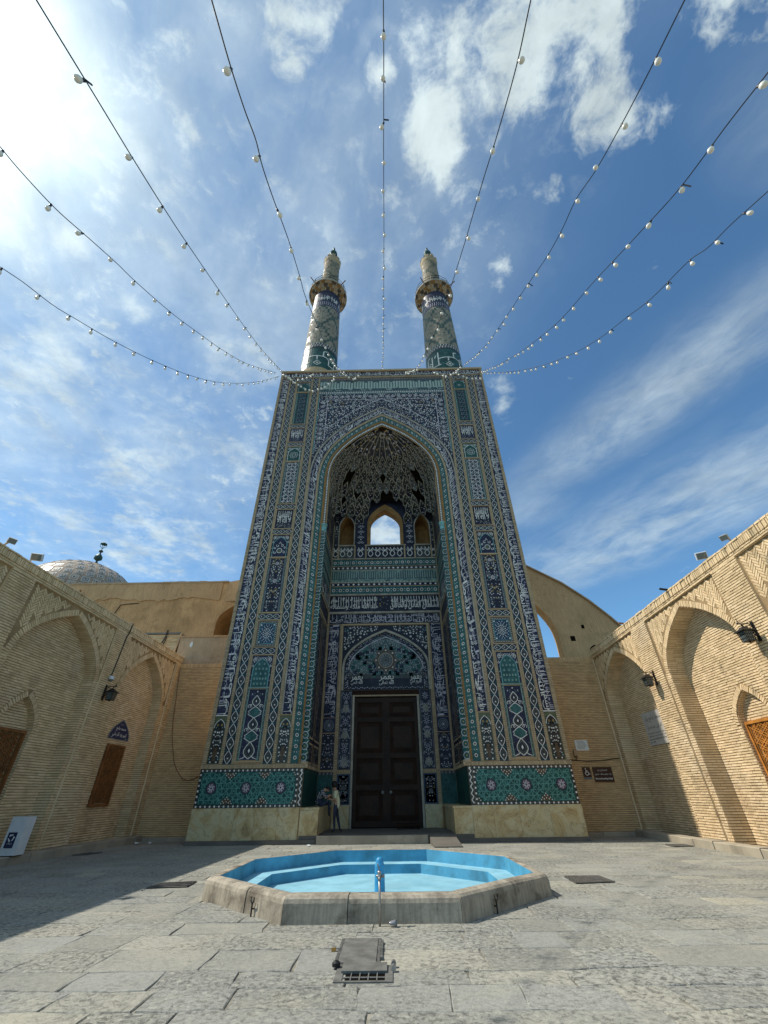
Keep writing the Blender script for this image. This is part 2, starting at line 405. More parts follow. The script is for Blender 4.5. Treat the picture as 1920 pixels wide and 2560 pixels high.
def paving(name):
    m = bpy.data.materials.new(name); m.use_nodes = True; N = NT(m.node_tree); p = m.node_tree.nodes['Principled BSDF']
    geo = N.n('ShaderNodeNewGeometry'); pos = geo.outputs['Position']
    oi = N.n('ShaderNodeObjectInfo').outputs['Random']
    r = N.math('FRACT', N.math('ADD', geo.outputs['Random Per Island'], oi))
    r2 = N.math('FRACT', N.math('MULTIPLY', r, 17.31))
    tint = N.ramp(r, [(0.0, (0.235, 0.232, 0.202, 1)), (0.3, (0.300, 0.297, 0.256, 1)), (0.6, (0.285, 0.288, 0.264, 1)), (0.85, (0.345, 0.333, 0.272, 1)), (0.975, (0.25, 0.25, 0.225, 1)), (0.985, (0.37, 0.35, 0.275, 1))])
    big = N.noise(pos, 0.45, 6.0, 0.62)
    c = N.mix(N.smooth(big, 0.38, 0.66, 0.0, 0.6), tint, (0.215, 0.218, 0.198, 1))
    warm = N.noise(pos, 1.1, 5.0, 0.62)
    c = N.mix(N.smooth(warm, 0.48, 0.72, 0.0, 0.5), c, (0.37, 0.352, 0.272, 1))
    w = N.n('ShaderNodeTexNoise', {'Vector': pos, 'Scale': 5.0, 'Detail': 2.0}).outputs['Color']
    q = N.n('ShaderNodeVectorMath', {0: pos, 1: N.n('ShaderNodeVectorMath', {0: w, 3: 0.10}, operation='SCALE').outputs[0]}, operation='ADD').outputs[0]
    peck = N.noise(q, 17.0, 5.0, 0.66, 0.6)
    amt = N.smooth(N.math('ADD', N.noise(pos, 0.9, 3.0), N.math('MULTIPLY', r2, 0.5)), 0.45, 0.95, 0.30, 1.0)
    pit = N.math('MULTIPLY', N.smooth(peck, 0.54, 0.36), amt)
    c = N.mix(N.math('MULTIPLY', pit, 0.9), c, (0.085, 0.084, 0.075, 1))
    hi = N.math('MULTIPLY', N.smooth(peck, 0.54, 0.68), amt)
    c = N.mix(N.math('MULTIPLY', hi, 0.55), c, (0.47, 0.45, 0.38, 1))
    fine = N.noise(pos, 70.0, 3.0, 0.7)
    c = N.mix(N.smooth(fine, 0.52, 0.74, 0.0, 0.5), c, (0.45, 0.43, 0.36, 1))
    c = N.mix(N.smooth(fine, 0.48, 0.30, 0.0, 0.5), c, (0.10, 0.098, 0.086, 1))
    wv = N.noise(q, 1.7, 4.0, 0.6); crack = N.math('MULTIPLY', N.smooth(N.math('ABSOLUTE', N.math('SUBTRACT', wv, 0.5)), 0.0035, 0.0), N.smooth(N.noise(pos, 0.8, 2.0), 0.52, 0.62))
    c = N.mix(N.math('MULTIPLY', crack, 0.8), c, (0.06, 0.055, 0.045, 1))
    m.node_tree.links.new(c, p.inputs['Base Color']); p.inputs['Roughness'].default_value = 0.85; p.inputs['Specular IOR Level'].default_value = 0.2
    h_ = N.math('ADD', N.math('MULTIPLY', peck, amt), N.math('MULTIPLY', fine, 0.2))
    b = N.n('ShaderNodeBump', {'Strength': 0.9, 'Distance': 0.022, 'Height': h_}); m.node_tree.links.new(b.outputs[0], p.inputs['Normal'])
    return m


M['marble'] = marble()
M['paving'] = paving('pecked_paving_stone')
M['joint'] = material('earth_joint', (0.23, 0.215, 0.175), 0.98, 0.05, var=0.4, vscale=4, bump=0.8, bscale=30, bdist=0.01)
M['kerb'] = material('kerb_stone', (0.33, 0.29, 0.22), 0.85, 0.2, var=0.2, vscale=1.5, island=0.2, bump=0.4, bscale=30, stain=((0.17, 0.155, 0.13), 1.2, 0.48, 0.75, 0.6))
M['step'] = material('dark_step_stone', (0.115, 0.105, 0.09), 0.7, 0.3, var=0.3, vscale=1.5, island=0.2, bump=0.3, bscale=30)
M['rim'] = material('weathered_rim_stone', (0.34, 0.30, 0.235), 0.80, 0.25, var=0.3, vscale=2.2, island=0.2, bump=0.6, bscale=22, bdist=0.012, stain=((0.085, 0.068, 0.05), 2.6, 0.44, 0.72, 0.85))
def streaks(m, scol, amt):
    N = NT(m.node_tree); p = m.node_tree.nodes['Principled BSDF']; src = p.inputs['Base Color'].links[0].from_socket
    pos = N.n('ShaderNodeNewGeometry').outputs['Position']; mp = N.n('ShaderNodeMapping', {0: pos, 3: (9.0, 9.0, 0.9)}).outputs[0]
    f = N.math('MULTIPLY', N.smooth(N.noise(mp, 1.6, 6.0, 0.65, 0.3), 0.42, 0.66), amt)
    m.node_tree.links.new(N.mix(f, src, (*scol, 1.0)), p.inputs['Base Color'])


streaks(M['rim'], (0.085, 0.074, 0.06), 0.38)

def cracks(m, scale, width, col, amt):
    N = NT(m.node_tree); p = m.node_tree.nodes['Principled BSDF']; src = p.inputs['Base Color'].links[0].from_socket; pos = N.n('ShaderNodeNewGeometry').outputs['Position']
    f = N.smooth(N.math('ABSOLUTE', N.math('SUBTRACT', N.noise(pos, scale, 6.0, 0.62, 0.5), 0.5)), width, 0.0)
    f = N.math('MULTIPLY', N.math('MULTIPLY', f, N.smooth(N.noise(pos, scale * .7, 2.0), 0.48, 0.60)), amt)
    m.node_tree.links.new(N.mix(f, src, (*col, 1.0)), p.inputs['Base Color'])


for q_ in ('mud', 'mud_smooth', 'mud_grey'): streaks(M[q_], (0.28, 0.18, 0.095), 0.40); cracks(M[q_], 0.55, 0.006, (0.14, 0.085, 0.045), 0.8)
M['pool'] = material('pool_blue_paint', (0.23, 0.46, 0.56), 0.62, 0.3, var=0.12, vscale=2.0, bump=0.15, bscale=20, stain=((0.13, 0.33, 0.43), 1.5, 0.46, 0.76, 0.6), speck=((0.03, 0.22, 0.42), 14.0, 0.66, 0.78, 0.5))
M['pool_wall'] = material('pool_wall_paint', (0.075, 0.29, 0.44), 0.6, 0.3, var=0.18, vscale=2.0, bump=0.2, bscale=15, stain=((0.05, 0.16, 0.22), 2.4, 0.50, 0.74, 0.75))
M['post'] = material('post_blue_paint', (0.035, 0.25, 0.46), 0.45, 0.4, var=0.2, vscale=6, stain=((0.10, 0.20, 0.26), 9.0, 0.55, 0.75, 0.6))
M['steel'] = material('galvanised_steel', (0.34, 0.33, 0.31), 0.42, 0.5, metal=0.85, var=0.25, vscale=12)
M['iron'] = material('grey_iron_plate', (0.165, 0.162, 0.148), 0.62, 0.4, metal=0.35, var=0.3, vscale=5, bump=0.3, bscale=40, stain=((0.21, 0.19, 0.155), 6.0, 0.5, 0.75, 0.6))
M['blackiron'] = material('black_wrought_iron', (0.012, 0.012, 0.012), 0.5, 0.4, metal=0.3)
M['brass'] = material('brass', (0.42, 0.25, 0.07), 0.4, 0.5, metal=0.8)
M['lampglass'] = material('smoky_lamp_glass', (0.12, 0.145, 0.14), 0.15, 0.6)
M['wood_dk'] = material('dark_door_wood', (0.022, 0.009, 0.004), 0.6, 0.12, var=0.35, vscale=3.0, bump=0.3, bscale=30)
M['pit'] = material('dark_pit', (0.055, 0.05, 0.042), 0.95, 0.1, var=0.4, vscale=6)  # flat dark brown plates where the floor gratings open
M['grate'] = material('dull_grate_iron', (0.085, 0.08, 0.07), 0.7, 0.3, var=0.3, vscale=8)
M['wood_rail'] = material('brown_door_rails', (0.022, 0.010, 0.005), 0.55, 0.2, var=0.4, vscale=2.0, bump=0.3, bscale=30)
M['frieze_lt'] = material('pale_sea_green_glaze', (0.29, 0.36, 0.31), 0.4, 0.4, var=0.15, vscale=3)
M['wood_or'] = material('orange_varnished_wood', (0.42, 0.17, 0.035), 0.42, 0.45, var=0.25, vscale=3.0, bump=0.2, bscale=40)
M['wood_br'] = material('brown_varnished_wood', (0.20, 0.082, 0.026), 0.45, 0.4, var=0.25, vscale=3.0, bump=0.2, bscale=40)
M['signblue'] = material('sign_blue_tile', (0.005, 0.014, 0.065), 0.4, 0.5, var=0.2, vscale=8)
M['signbrown'] = material('sign_brown_panel', (0.045, 0.018, 0.012), 0.45, 0.4)
M['signwhite'] = material('sign_white_lettering', (0.75, 0.74, 0.70), 0.5, 0.3)
M['paper'] = material('paper_notice', (0.62, 0.66, 0.66), 0.6, 0.3, var=0.08, vscale=8)
M['ink'] = material('grey_ink', (0.16, 0.18, 0.20), 0.7, 0.2)
M['slate'] = material('grey_stone_plaque', (0.42, 0.39, 0.34), 0.5, 0.3, var=0.10, vscale=3)
M['engrave'] = material('engraved_lettering', (0.10, 0.085, 0.075), 0.8, 0.1)
M['binwhite'] = material('white_bin_panel', (0.60, 0.62, 0.64), 0.45, 0.4, var=0.08, vscale=4)
M['bulb'] = material('milky_bulb', (0.76, 0.73, 0.65), 0.25, 0.5)
M['cable'] = material('black_cable', (0.02, 0.02, 0.02), 0.6, 0.3)
M['plastic'] = material('black_socket_plastic', (0.03, 0.03, 0.032), 0.5, 0.4)
M['domebrick'] = material('dome_brick', (0.30, 0.225, 0.165), 0.8, 0.3, var=0.2, vscale=1.5)
M['dometile'] = material('dome_pale_tile', (0.40, 0.38, 0.33), 0.35, 0.5, var=0.15, vscale=2)
M['verdigris'] = material('green_copper', (0.03, 0.07, 0.06), 0.5, 0.4, metal=0.5)
M['skin'] = material('skin', (0.36, 0.20, 0.13), 0.6, 0.3)
M['hair'] = material('black_hair', (0.010, 0.008, 0.007), 0.6, 0.3)
M['jeans'] = material('blue_jeans', (0.026, 0.032, 0.055), 0.85, 0.2, var=0.3, vscale=9)
M['shirt'] = material('pale_green_shirt', (0.50, 0.49, 0.33), 0.85, 0.2, var=0.12, vscale=7)
M['shoe'] = material('black_shoe', (0.012, 0.012, 0.013), 0.5, 0.3)


def check_cloth():
    m = bpy.data.materials.new('checked_cloth'); m.use_nodes = True; N = NT(m.node_tree); p = m.node_tree.nodes['Principled BSDF']
    co = N.n('ShaderNodeTexCoord').outputs['Object']; s = N.n('ShaderNodeSeparateXYZ', {0: co})
    g = lambda q: N.math('GREATER_THAN', N.math('FRACT', N.math('MULTIPLY', q, 15.0)), 0.52)
    k = N.math('MULTIPLY', g(N.math('ADD', s.outputs[0], s.outputs[1])), g(s.outputs[2]))
    m.node_tree.links.new(N.mix(k, (0.016, 0.017, 0.03, 1), (0.60, 0.60, 0.62, 1)), p.inputs['Base Color']); p.inputs['Roughness'].default_value = 0.9
    return m


M['check'] = check_cloth()

# ------------------------------------------------------------------ Arabic lettering (presentation forms, right to left)
_T = {}
for ch, code, k in (('\u0622', 0xFE81, 2), ('\u0627', 0xFE8D, 2), ('\u0628', 0xFE8F, 4), ('\u0629', 0xFE93, 2), ('\u062a', 0xFE95, 4), ('\u062b', 0xFE99, 4), ('\u062c', 0xFE9D, 4),
                    ('\u062d', 0xFEA1, 4), ('\u062e', 0xFEA5, 4), ('\u062f', 0xFEA9, 2), ('\u0630', 0xFEAB, 2), ('\u0631', 0xFEAD, 2), ('\u0632', 0xFEAF, 2), ('\u0633', 0xFEB1, 4),
                    ('\u0634', 0xFEB5, 4), ('\u0635', 0xFEB9, 4), ('\u0636', 0xFEBD, 4), ('\u0637', 0xFEC1, 4), ('\u0638', 0xFEC5, 4), ('\u0639', 0xFEC9, 4), ('\u063a', 0xFECD, 4),
                    ('\u0641', 0xFED1, 4), ('\u0642', 0xFED5, 4), ('\u0643', 0xFED9, 4), ('\u0644', 0xFEDD, 4), ('\u0645', 0xFEE1, 4), ('\u0646', 0xFEE5, 4), ('\u0647', 0xFEE9, 4),
                    ('\u0648', 0xFEED, 2), ('\u0649', 0xFEEF, 2), ('\u064a', 0xFEF1, 4), ('\u067e', 0xFB56, 4), ('\u0686', 0xFB7A, 4), ('\u06a9', 0xFB8E, 4), ('\u06af', 0xFB92, 4), ('\u06cc', 0xFBFC, 4)):
    _T[ch] = (code, k)


def shape_arabic(txt):
    out = []
    for word in txt.split(' '):
        if word == '\u0627\u0644\u0644\u0647': out.append(chr(0xFDF2)); continue
        w = word.replace('\u0644\u0627', '\x01'); res = []
        for i, c in enumerate(w):
            conn = lambda q: q == '\x01' or q in _T
            prev = i > 0 and w[i - 1] in _T and _T[w[i - 1]][1] == 4
            if c == '\x01': res.append(chr(0xFEFC if prev else 0xFEFB)); continue
            if c not in _T: res.append(c); continue
            code, k = _T[c]; nxt = k == 4 and i + 1 < len(w) and conn(w[i + 1])
            res.append(chr(code + (3 if prev and nxt else 1 if prev else 2 if nxt else 0)))
        out.append(''.join(reversed(res)))
    return ' '.join(reversed(out))


_TC = {}


def text_geo(body, off=0.0, res=1):
    key = (body, off, res)
    if key in _TC: return _TC[key]
    c = bpy.data.curves.new('lettering', 'FONT'); c.body = body; c.resolution_u = res; c.offset = off
    o = bpy.data.objects.new('lettering', c); COL.objects.link(o)
    dg = bpy.context.evaluated_depsgraph_get(); me = bpy.data.meshes.new_from_object(o.evaluated_get(dg))
    vs = [(v.co.x, v.co.y) for v in me.vertices]; fs = [tuple(p.vertices) for p in me.polygons]
    bpy.data.objects.remove(o); bpy.data.curves.remove(c); bpy.data.meshes.remove(me)
    # separate touching glyphs by a hair so that overlapping letter joints never share a plane
    par = list(range(len(vs)))
    def fd(a):
        while par[a] != a: par[a] = par[par[a]]; a = par[a]
        return a
    for f in fs:
        for q in f[1:]: par[fd(f[0])] = fd(q)
    ids = {}; lift = [0] * len(vs)
    for i in range(len(vs)): lift[i] = ids.setdefault(fd(i), len(ids)) % 5
    xs = [v[0] for v in vs] or [0, 1]; ys = [v[1] for v in vs] or [0, 1]
    r = (vs, fs, lift, min(xs), max(xs), min(ys), max(ys)); _TC[key] = r
    return r


A_BISM = '\u0628\u0633\u0645 \u0627\u0644\u0644\u0647 \u0627\u0644\u0631\u062d\u0645\u0646 \u0627\u0644\u0631\u062d\u064a\u0645'
A_ALL = ('\u0627\u0644\u0644\u0647 \u0644\u0627 \u0627\u0644\u0647 \u0627\u0644\u0627 \u0647\u0648 \u0627\u0644\u062d\u064a \u0627\u0644\u0642\u064a\u0648\u0645 \u0644\u0627 \u062a\u0627\u062e\u0630\u0647 \u0633\u0646\u0629 \u0648\u0644\u0627 \u0646\u0648\u0645 '
         '\u0644\u0647 \u0645\u0627 \u0641\u064a \u0627\u0644\u0633\u0645\u0648\u0627\u062a \u0648\u0645\u0627 \u0641\u064a \u0627\u0644\u0627\u0631\u0636').split(' ')
A_DIN = ('\u0642\u0627\u0644 \u0627\u0644\u0644\u0647 \u062a\u0639\u0627\u0644\u0649 \u0627\u0646\u0645\u0627 \u064a\u0639\u0645\u0631 \u0645\u0633\u0627\u062c\u062f \u0627\u0644\u0644\u0647 \u0645\u0646 \u0627\u0645\u0646 \u0628\u0627\u0644\u0644\u0647 '
         '\u0648\u0627\u0644\u064a\u0648\u0645 \u0627\u0644\u0627\u062e\u0631 \u0648\u0627\u0642\u0627\u0645 \u0627\u0644\u0635\u0644\u0627\u0629 \u0648\u0627\u062a\u0649 \u0627\u0644\u0632\u0643\u0627\u0629').split(' ')
A_SUL = ('\u062e\u0644\u062f \u0627\u0644\u0644\u0647 \u0645\u0644\u0643\u0647 \u0648\u0633\u0644\u0637\u0627\u0646\u0647', '\u0627\u0644\u0633\u0644\u0637\u0627\u0646 \u0627\u0644\u0639\u0627\u062f\u0644 \u0648\u0627\u0644\u062e\u0627\u0642\u0627\u0646')


# ------------------------------------------------------------------ surfaces that tile patterns are laid on
class Flat:
    """rectangle of length L (s) and width Wd (t)"""
    def __init__(s, o, U, T, L, Wd, N=None):
        s.o = V(o); s.U = V(U).normalized(); s.T = V(T).normalized(); s.L = L; s.W = Wd; s.N = V(N) if N else s.U.cross(s.T); s.step = 1e9
    def at(s, a, b, w=0.0): return s.o + s.U * a + s.T * b + s.N * w


class PathBand:
    """band between two polylines (outer and inner edge) given in a frame; s runs along, t from inner to outer"""
    def __init__(s, F, inner, outer):
        s.F = F
        n = 160
        def res(P):
            ds = [0.0]
            for a, b in zip(P[:-1], P[1:]): ds.append(ds[-1] + math.hypot(b[0] - a[0], b[1] - a[1]))
            out = []; j = 0
            for i in range(n + 1):
                d = ds[-1] * i / n
                while j < len(ds) - 2 and ds[j + 1] < d: j += 1
                t = (d - ds[j]) / max(1e-9, ds[j + 1] - ds[j]); out.append((P[j][0] + (P[j + 1][0] - P[j][0]) * t, P[j][1] + (P[j + 1][1] - P[j][1]) * t))
            return out, ds[-1]
        s.I, li = res(inner); s.O, lo = res(outer); s.L = (li + lo) / 2; s.n = n; s.step = s.L / n
        m = n // 2; s.W = math.hypot(s.O[8][0] - s.I[8][0], s.O[8][1] - s.I[8][1])
    def at(s, a, b, w=0.0):
        x = min(max(a / s.L, 0.0), 1.0) * s.n; i = min(int(x), s.n - 1); t = x - i; k = b / s.W
        p = [s.I[i][j] + (s.I[i + 1][j] - s.I[i][j]) * t for j in (0, 1)]; q = [s.O[i][j] + (s.O[i + 1][j] - s.O[i][j]) * t for j in (0, 1)]
        return s.F @ V((p[0] + (q[0] - p[0]) * k, p[1] + (q[1] - p[1]) * k, w))


class Cyl:
    """part of a cylinder about a vertical axis; s runs up, t around"""
    def __init__(s, c, r, z0, L, a0, a1, r1=None):
        s.c = V(c); s.r = r; s.r1 = r if r1 is None else r1; s.z0 = z0; s.L = L; s.a0 = a0; s.a1 = a1; s.W = abs(a1 - a0) * r; s.step = 1e9
    def at(s, a, b, w=0.0):
        an = s.a0 + (s.a1 - s.a0) * b / s.W; r = s.r + (s.r1 - s.r) * a / s.L + w
        return V((s.c.x + r * math.cos(an), s.c.y + r * math.sin(an), s.z0 + a))


class Swap:
    """the same surface with s and t exchanged and an optional reversal of either"""
    def __init__(s, S, rs=False, rt=False): s.S = S; s.L = S.W; s.W = S.L; s.rs = rs; s.rt = rt; s.step = 1e9
    def at(s, a, b, w=0.0): return s.S.at(s.W - b if s.rt else b, s.L - a if s.rs else a, w)


class Sub:
    def __init__(s, S, a0, a1, b0, b1): s.S = S; s.a0 = a0; s.b0 = b0; s.L = a1 - a0; s.W = b1 - b0; s.step = S.step
    def at(s, a, b, w=0.0): return s.S.at(s.a0 + a, s.b0 + b, w)


def p_base(mb, S, mat, w=0.0, a0=0.0, a1=None, b0=0.0, b1=None, nb=1):
    a1 = S.L if a1 is None else a1; b1 = S.W if b1 is None else b1
    n = max(1, int(math.ceil((a1 - a0) / S.step)))
    if isinstance(S, Cyl): nb = 8
    for i in range(n):
        x0 = a0 + (a1 - a0) * i / n; x1 = a0 + (a1 - a0) * (i + 1) / n
        for j in range(nb):
            y0 = b0 + (b1 - b0) * j / nb; y1 = b0 + (b1 - b0) * (j + 1) / nb
            mb.poly([S.at(x0, y0, w), S.at(x1, y0, w), S.at(x1, y1, w), S.at(x0, y1, w)], mat)


def p_line(mb, S, pts, wd, mat, w=0.006, closed=False):
    n = len(pts)
    if n < 2: return
    L = []; R = []
    for i in range(n):
        a = pts[(i - 1) % n] if closed or i > 0 else pts[i]; b = pts[(i + 1) % n] if closed or i < n - 1 else pts[i]
        dx, dy = b[0] - a[0], b[1] - a[1]; l = math.hypot(dx, dy) or 1e-9; nx, ny = -dy / l * wd / 2, dx / l * wd / 2
        L.append(S.at(pts[i][0] + nx, pts[i][1] + ny, w)); R.append(S.at(pts[i][0] - nx, pts[i][1] - ny, w))
    P = [q for pr in zip(L, R) for q in pr]
    mb.mesh(P, [(2 * i, 2 * i + 1, (2 * i + 3) % (2 * n), (2 * i + 2) % (2 * n)) for i in range(n if closed else n - 1)], mat)


def p_disc(mb, S, c, r, mat, w=0.006, n=7, rot=0.0, sy=1.0):
    mb.poly([S.at(c[0] + r * math.cos(rot + 2 * PI * i / n), c[1] + r * sy * math.sin(rot + 2 * PI * i / n), w) for i in range(n)], mat)


def p_ring(mb, S, c, r0, r1, mat, w=0.006, n=10, a0=0.0, a1=2 * PI):
    full = abs(a1 - a0 - 2 * PI) < 1e-6
    P = []
    for i in range(n + 1):
        a = a0 + (a1 - a0) * i / n
        P += [S.at(c[0] + r0 * math.cos(a), c[1] + r0 * math.sin(a), w), S.at(c[0] + r1 * math.cos(a), c[1] + r1 * math.sin(a), w)]
    mb.mesh(P, [(2 * i, 2 * i + 1, 2 * i + 3, 2 * i + 2) for i in range(n)], mat)


def p_fill(mb, S, pts, mat, w=0.004):
    """fan from the middle: fine for star-shaped outlines"""
    cx = sum(p[0] for p in pts) / len(pts); cy = sum(p[1] for p in pts) / len(pts)
    P = [S.at(cx, cy, w)] + [S.at(p[0], p[1], w) for p in pts]; n = len(pts)
    mb.mesh(P, [(0, 1 + i, 1 + (i + 1) % n) for i in range(n)], mat)


def p_flower(mb, S, c, r, mat, w=0.008, k=6, mid=None):
    P = []
    for i in range(2 * k):
        a = PI * i / k; q = r if i % 2 == 0 else r * 0.68
        P.append((c[0] + q * math.cos(a), c[1] + q * math.sin(a)))
    p_fill(mb, S, P, mat, w)
    if mid: p_disc(mb, S, c, r * 0.36, mid, w + 0.003, 6)


def p_text(mb, S, body, a0, a1, b0, b1, mat, w=0.007, off=0.0, res=1, keep=False):
    """lettering scaled into the box a0..a1 by b0..b1"""
    vs, fs, lift, x0, x1, y0, y1 = text_geo(body, off, res)
    sx = (a1 - a0) / (x1 - x0); sy = (b1 - b0) / (y1 - y0)
    if keep:
        k = min(sx, sy); a0 += ((a1 - a0) - k * (x1 - x0)) / 2; b0 += ((b1 - b0) - k * (y1 - y0)) / 2; sx = sy = k
    mb.mesh([S.at(a0 + (x - x0) * sx, b0 + (y - y0) * sy, w + 0.0008 * l) for (x, y), l in zip(vs, lift)], fs, mat)


def p_script(mb, S, words, mat, small=None, rnd=None, base='navy', unit=None, dots=True, lead=None):
    """an inscription band read along -s (right to left): two interwoven lines of letters, tall shafts, flowers and tendrils between"""
    rnd = rnd or random.Random(3)
    p_base(mb, S, M[base])
    u = unit or S.W * 1.30
    n = max(1, int(round(S.L / u))); u = S.L / n
    seq = list(lead) if lead else []
    while len(seq) < n: seq += words
    for i in range(n):
        a1 = S.L - i * u; a0 = a1 - u; h1 = rnd.uniform(0.55, 0.70)
        p_text(mb, S, shape_arabic(seq[i]), a0 + u * 0.02, a1 - u * 0.02, S.W * rnd.uniform(.05, .12), S.W * h1, M[mat], 0.008, off=0.004)
        p_text(mb, S, shape_arabic(seq[(i + 3) % len(seq)]), a0 - u * .2, a1 - u * .2, S.W * (h1 - .14), S.W * 0.95, M[small or mat], 0.0135, off=-0.002) if i < n - 1 else None
        for k in range(rnd.randint(2, 4)):          # tall shafts carried across the band, as in thuluth writing
            x = a0 + u * rnd.uniform(0.06, 0.94); q = S.W * rnd.uniform(0.16, 0.3)
            p_line(mb, S, [(x + S.W * 0.03, q), (x, S.W * 0.6), (x - S.W * 0.015, S.W * 0.94)], S.W * 0.040, M[mat], 0.0185)
        x = a0 + u * rnd.uniform(0.1, 0.4); pts = []
        for k in range(7):
            tt = k / 6.0; pts.append((x + u * 0.55 * tt, S.W * (0.22 - 0.12 * math.sin(PI * tt))))
        p_line(mb, S, pts, S.W * 0.040, M[mat], 0.0195)
        if dots:
            for k in range(7): p_disc(mb, S, (a0 + u * rnd.random(), S.W * rnd.uniform(0.06, 0.94)), S.W * rnd.uniform(0.018, 0.034), M[mat], 0.005, 5)
            for k in range(4):
                cx, cy = a0 + u * rnd.random(), S.W * rnd.uniform(0.2, 0.8); q = S.W * 0.11; s0 = rnd.random() * 6
                p_line(mb, S, [(cx + q * (1 - j * .13) * math.cos(s0 + j * .8), cy + q * (1 - j * .13) * math.sin(s0 + j * .8)) for j in range(6) if 0 < cy + q * math.sin(s0 + j * .8) < S.W], S.W * 0.018, M['dull'], 0.004)


def p_ogee(mb, S, period=None, base='navy_dk'):
    """white lines crossing to form pointed medallions, each with a slate core and a white dot"""
    p_base(mb, S, M[base])
    P = period or S.W * 1.8; n = max(1, int(round(S.L / P))); P = S.L / n; h = S.W / 2
    for i in range(n):
        o = i * P
        f = lambda t, k: h + k * h * 0.80 * (math.sin(PI * t) ** 1.25)
        ts = [j / 10.0 for j in range(11)]
        inner = [(o + P * (0.10 + 0.80 * t), h + h * 0.56 * math.sin(PI * t) ** 1.1) for t in ts] + [(o + P * (0.10 + 0.80 * t), h - h * 0.56 * math.sin(PI * t) ** 1.1) for t in reversed(ts[1:-1])]
        p_fill(mb, S, inner, M['grey'], 0.003)
        core = [(o + P * (0.30 + 0.40 * t), h + h * 0.30 * math.sin(PI * t)) for t in ts[::2]] + [(o + P * (0.30 + 0.40 * t), h - h * 0.30 * math.sin(PI * t)) for t in reversed(ts[2:-1:2])]
        p_fill(mb, S, core, M['black'], 0.005)
        for k in (1, -1): p_line(mb, S, [(o + P * t, f(t, k)) for t in ts], S.W * 0.066, M['white'], 0.009 + (0.001 if k > 0 else 0))
        p_disc(mb, S, (o + P * 0.42, h), S.W * 0.085, M['white'], 0.008, 6)
        for k in (0.12, 0.88):
            p_ring(mb, S, (o, S.W * k), S.W * 0.10, S.W * 0.17, M['turq'], 0.004, 6, -PI / 2 if False else 0, 2 * PI)
        p_disc(mb, S, (o, h), S.W * 0.07, M['turq_lt'], 0.012, 6)


def p_rosettes(mb, S, period=None, base='turq', edge=True, ring='white'):
    p_base(mb, S, M[base])
    P = period or S.W * 1.08; n = max(1, int(round(S.L / P))); P = S.L / n; h = S.W / 2
    for i in range(n):
        c = (i * P + P / 2, h); r = S.W * 0.215
        p_disc(mb, S, c, r * 0.66, M['navy_dk'], 0.004, 8)
        p_ring(mb, S, c, r * 0.62, r, M[ring], 0.007, 10)
        p_disc(mb, S, c, r * 0.22, M['ochre'], 0.009, 5)
        for k in (-1, 1):
            p_disc(mb, S, (i * P, h + k * S.W * 0.15), S.W * 0.058, M[ring], 0.006, 6)
            if edge:
                p_disc(mb, S, (i * P + P * .5, h + k * S.W * 0.44), S.W * 0.035, M['ochre'], 0.006, 5)
                p_disc(mb, S, (i * P, h + k * S.W * 0.44), S.W * 0.035, M['turq_lt'], 0.006, 5)


def p_scroll(mb, S, period=None, base='teal'):
    """open white circles set in a running wave"""
    p_base(mb, S, M[base])
    P = period or S.W * 0.95; n = max(1, int(round(S.L / P))); P = S.L / n; h = S.W / 2
    for i in range(n):
        c = (i * P + P / 2, h)
        p_ring(mb, S, c, P * 0.28, P * 0.35, M['lilac'], 0.006, 10)
        p_disc(mb, S, c, P * 0.20, M['turq'], 0.004, 7); p_disc(mb, S, c, P * 0.075, M['ochre'], 0.006, 5)
    for k in (0, 1):
        pts = [(S.L * j / (n * 6), h + (S.W * 0.43) * math.cos(2 * PI * j / 6.0 / 1.0 + PI * k) * (1 if k else 1)) for j in range(n * 6 + 1)]
        p_line(mb, S, pts, P * 0.07, M['turq_lt' if k else 'white'], 0.008 + 0.001 * k)


def p_beads(mb, S, period=0.085, base='black', dot='white', size=0.6, square=True):
    p_base(mb, S, M[base]); n = max(1, int(round(S.L / period))); P = S.L / n
    for i in range(n): p_disc(mb, S, (P * (i + .5), S.W / 2), min(P, S.W) * size / 1.4, M[dot], 0.006, 4 if square else 6, PI / 4)


def p_bricks(mb, S, pitch=0.075, mat='tan', h=0.022, gap=0.2, rnd=None):
    """a row of small headers, each a block of its own"""
    rnd = rnd or random.Random(1)
    p_base(mb, S, M['tan_gap']); n = max(1, int(round(S.L / pitch))); P = S.L / n
    for i in range(n):
        a0, a1 = P * (i + gap / 2), P * (i + 1 - gap / 2); hh = h * rnd.uniform(.7, 1.2); e = S.W * 0.03
        q = [S.at(a0, e, 0), S.at(a1, e, 0), S.at(a1, S.W - e, 0), S.at(a0, S.W - e, 0)]; t = [S.at(a0, e, hh), S.at(a1, e, hh), S.at(a1, S.W - e, hh), S.at(a0, S.W - e, hh)]
        mb.mesh(q + t, [(4, 5, 6, 7), (0, 1, 5, 4), (1, 2, 6, 5), (2, 3, 7, 6), (3, 0, 4, 7)], M[mat])


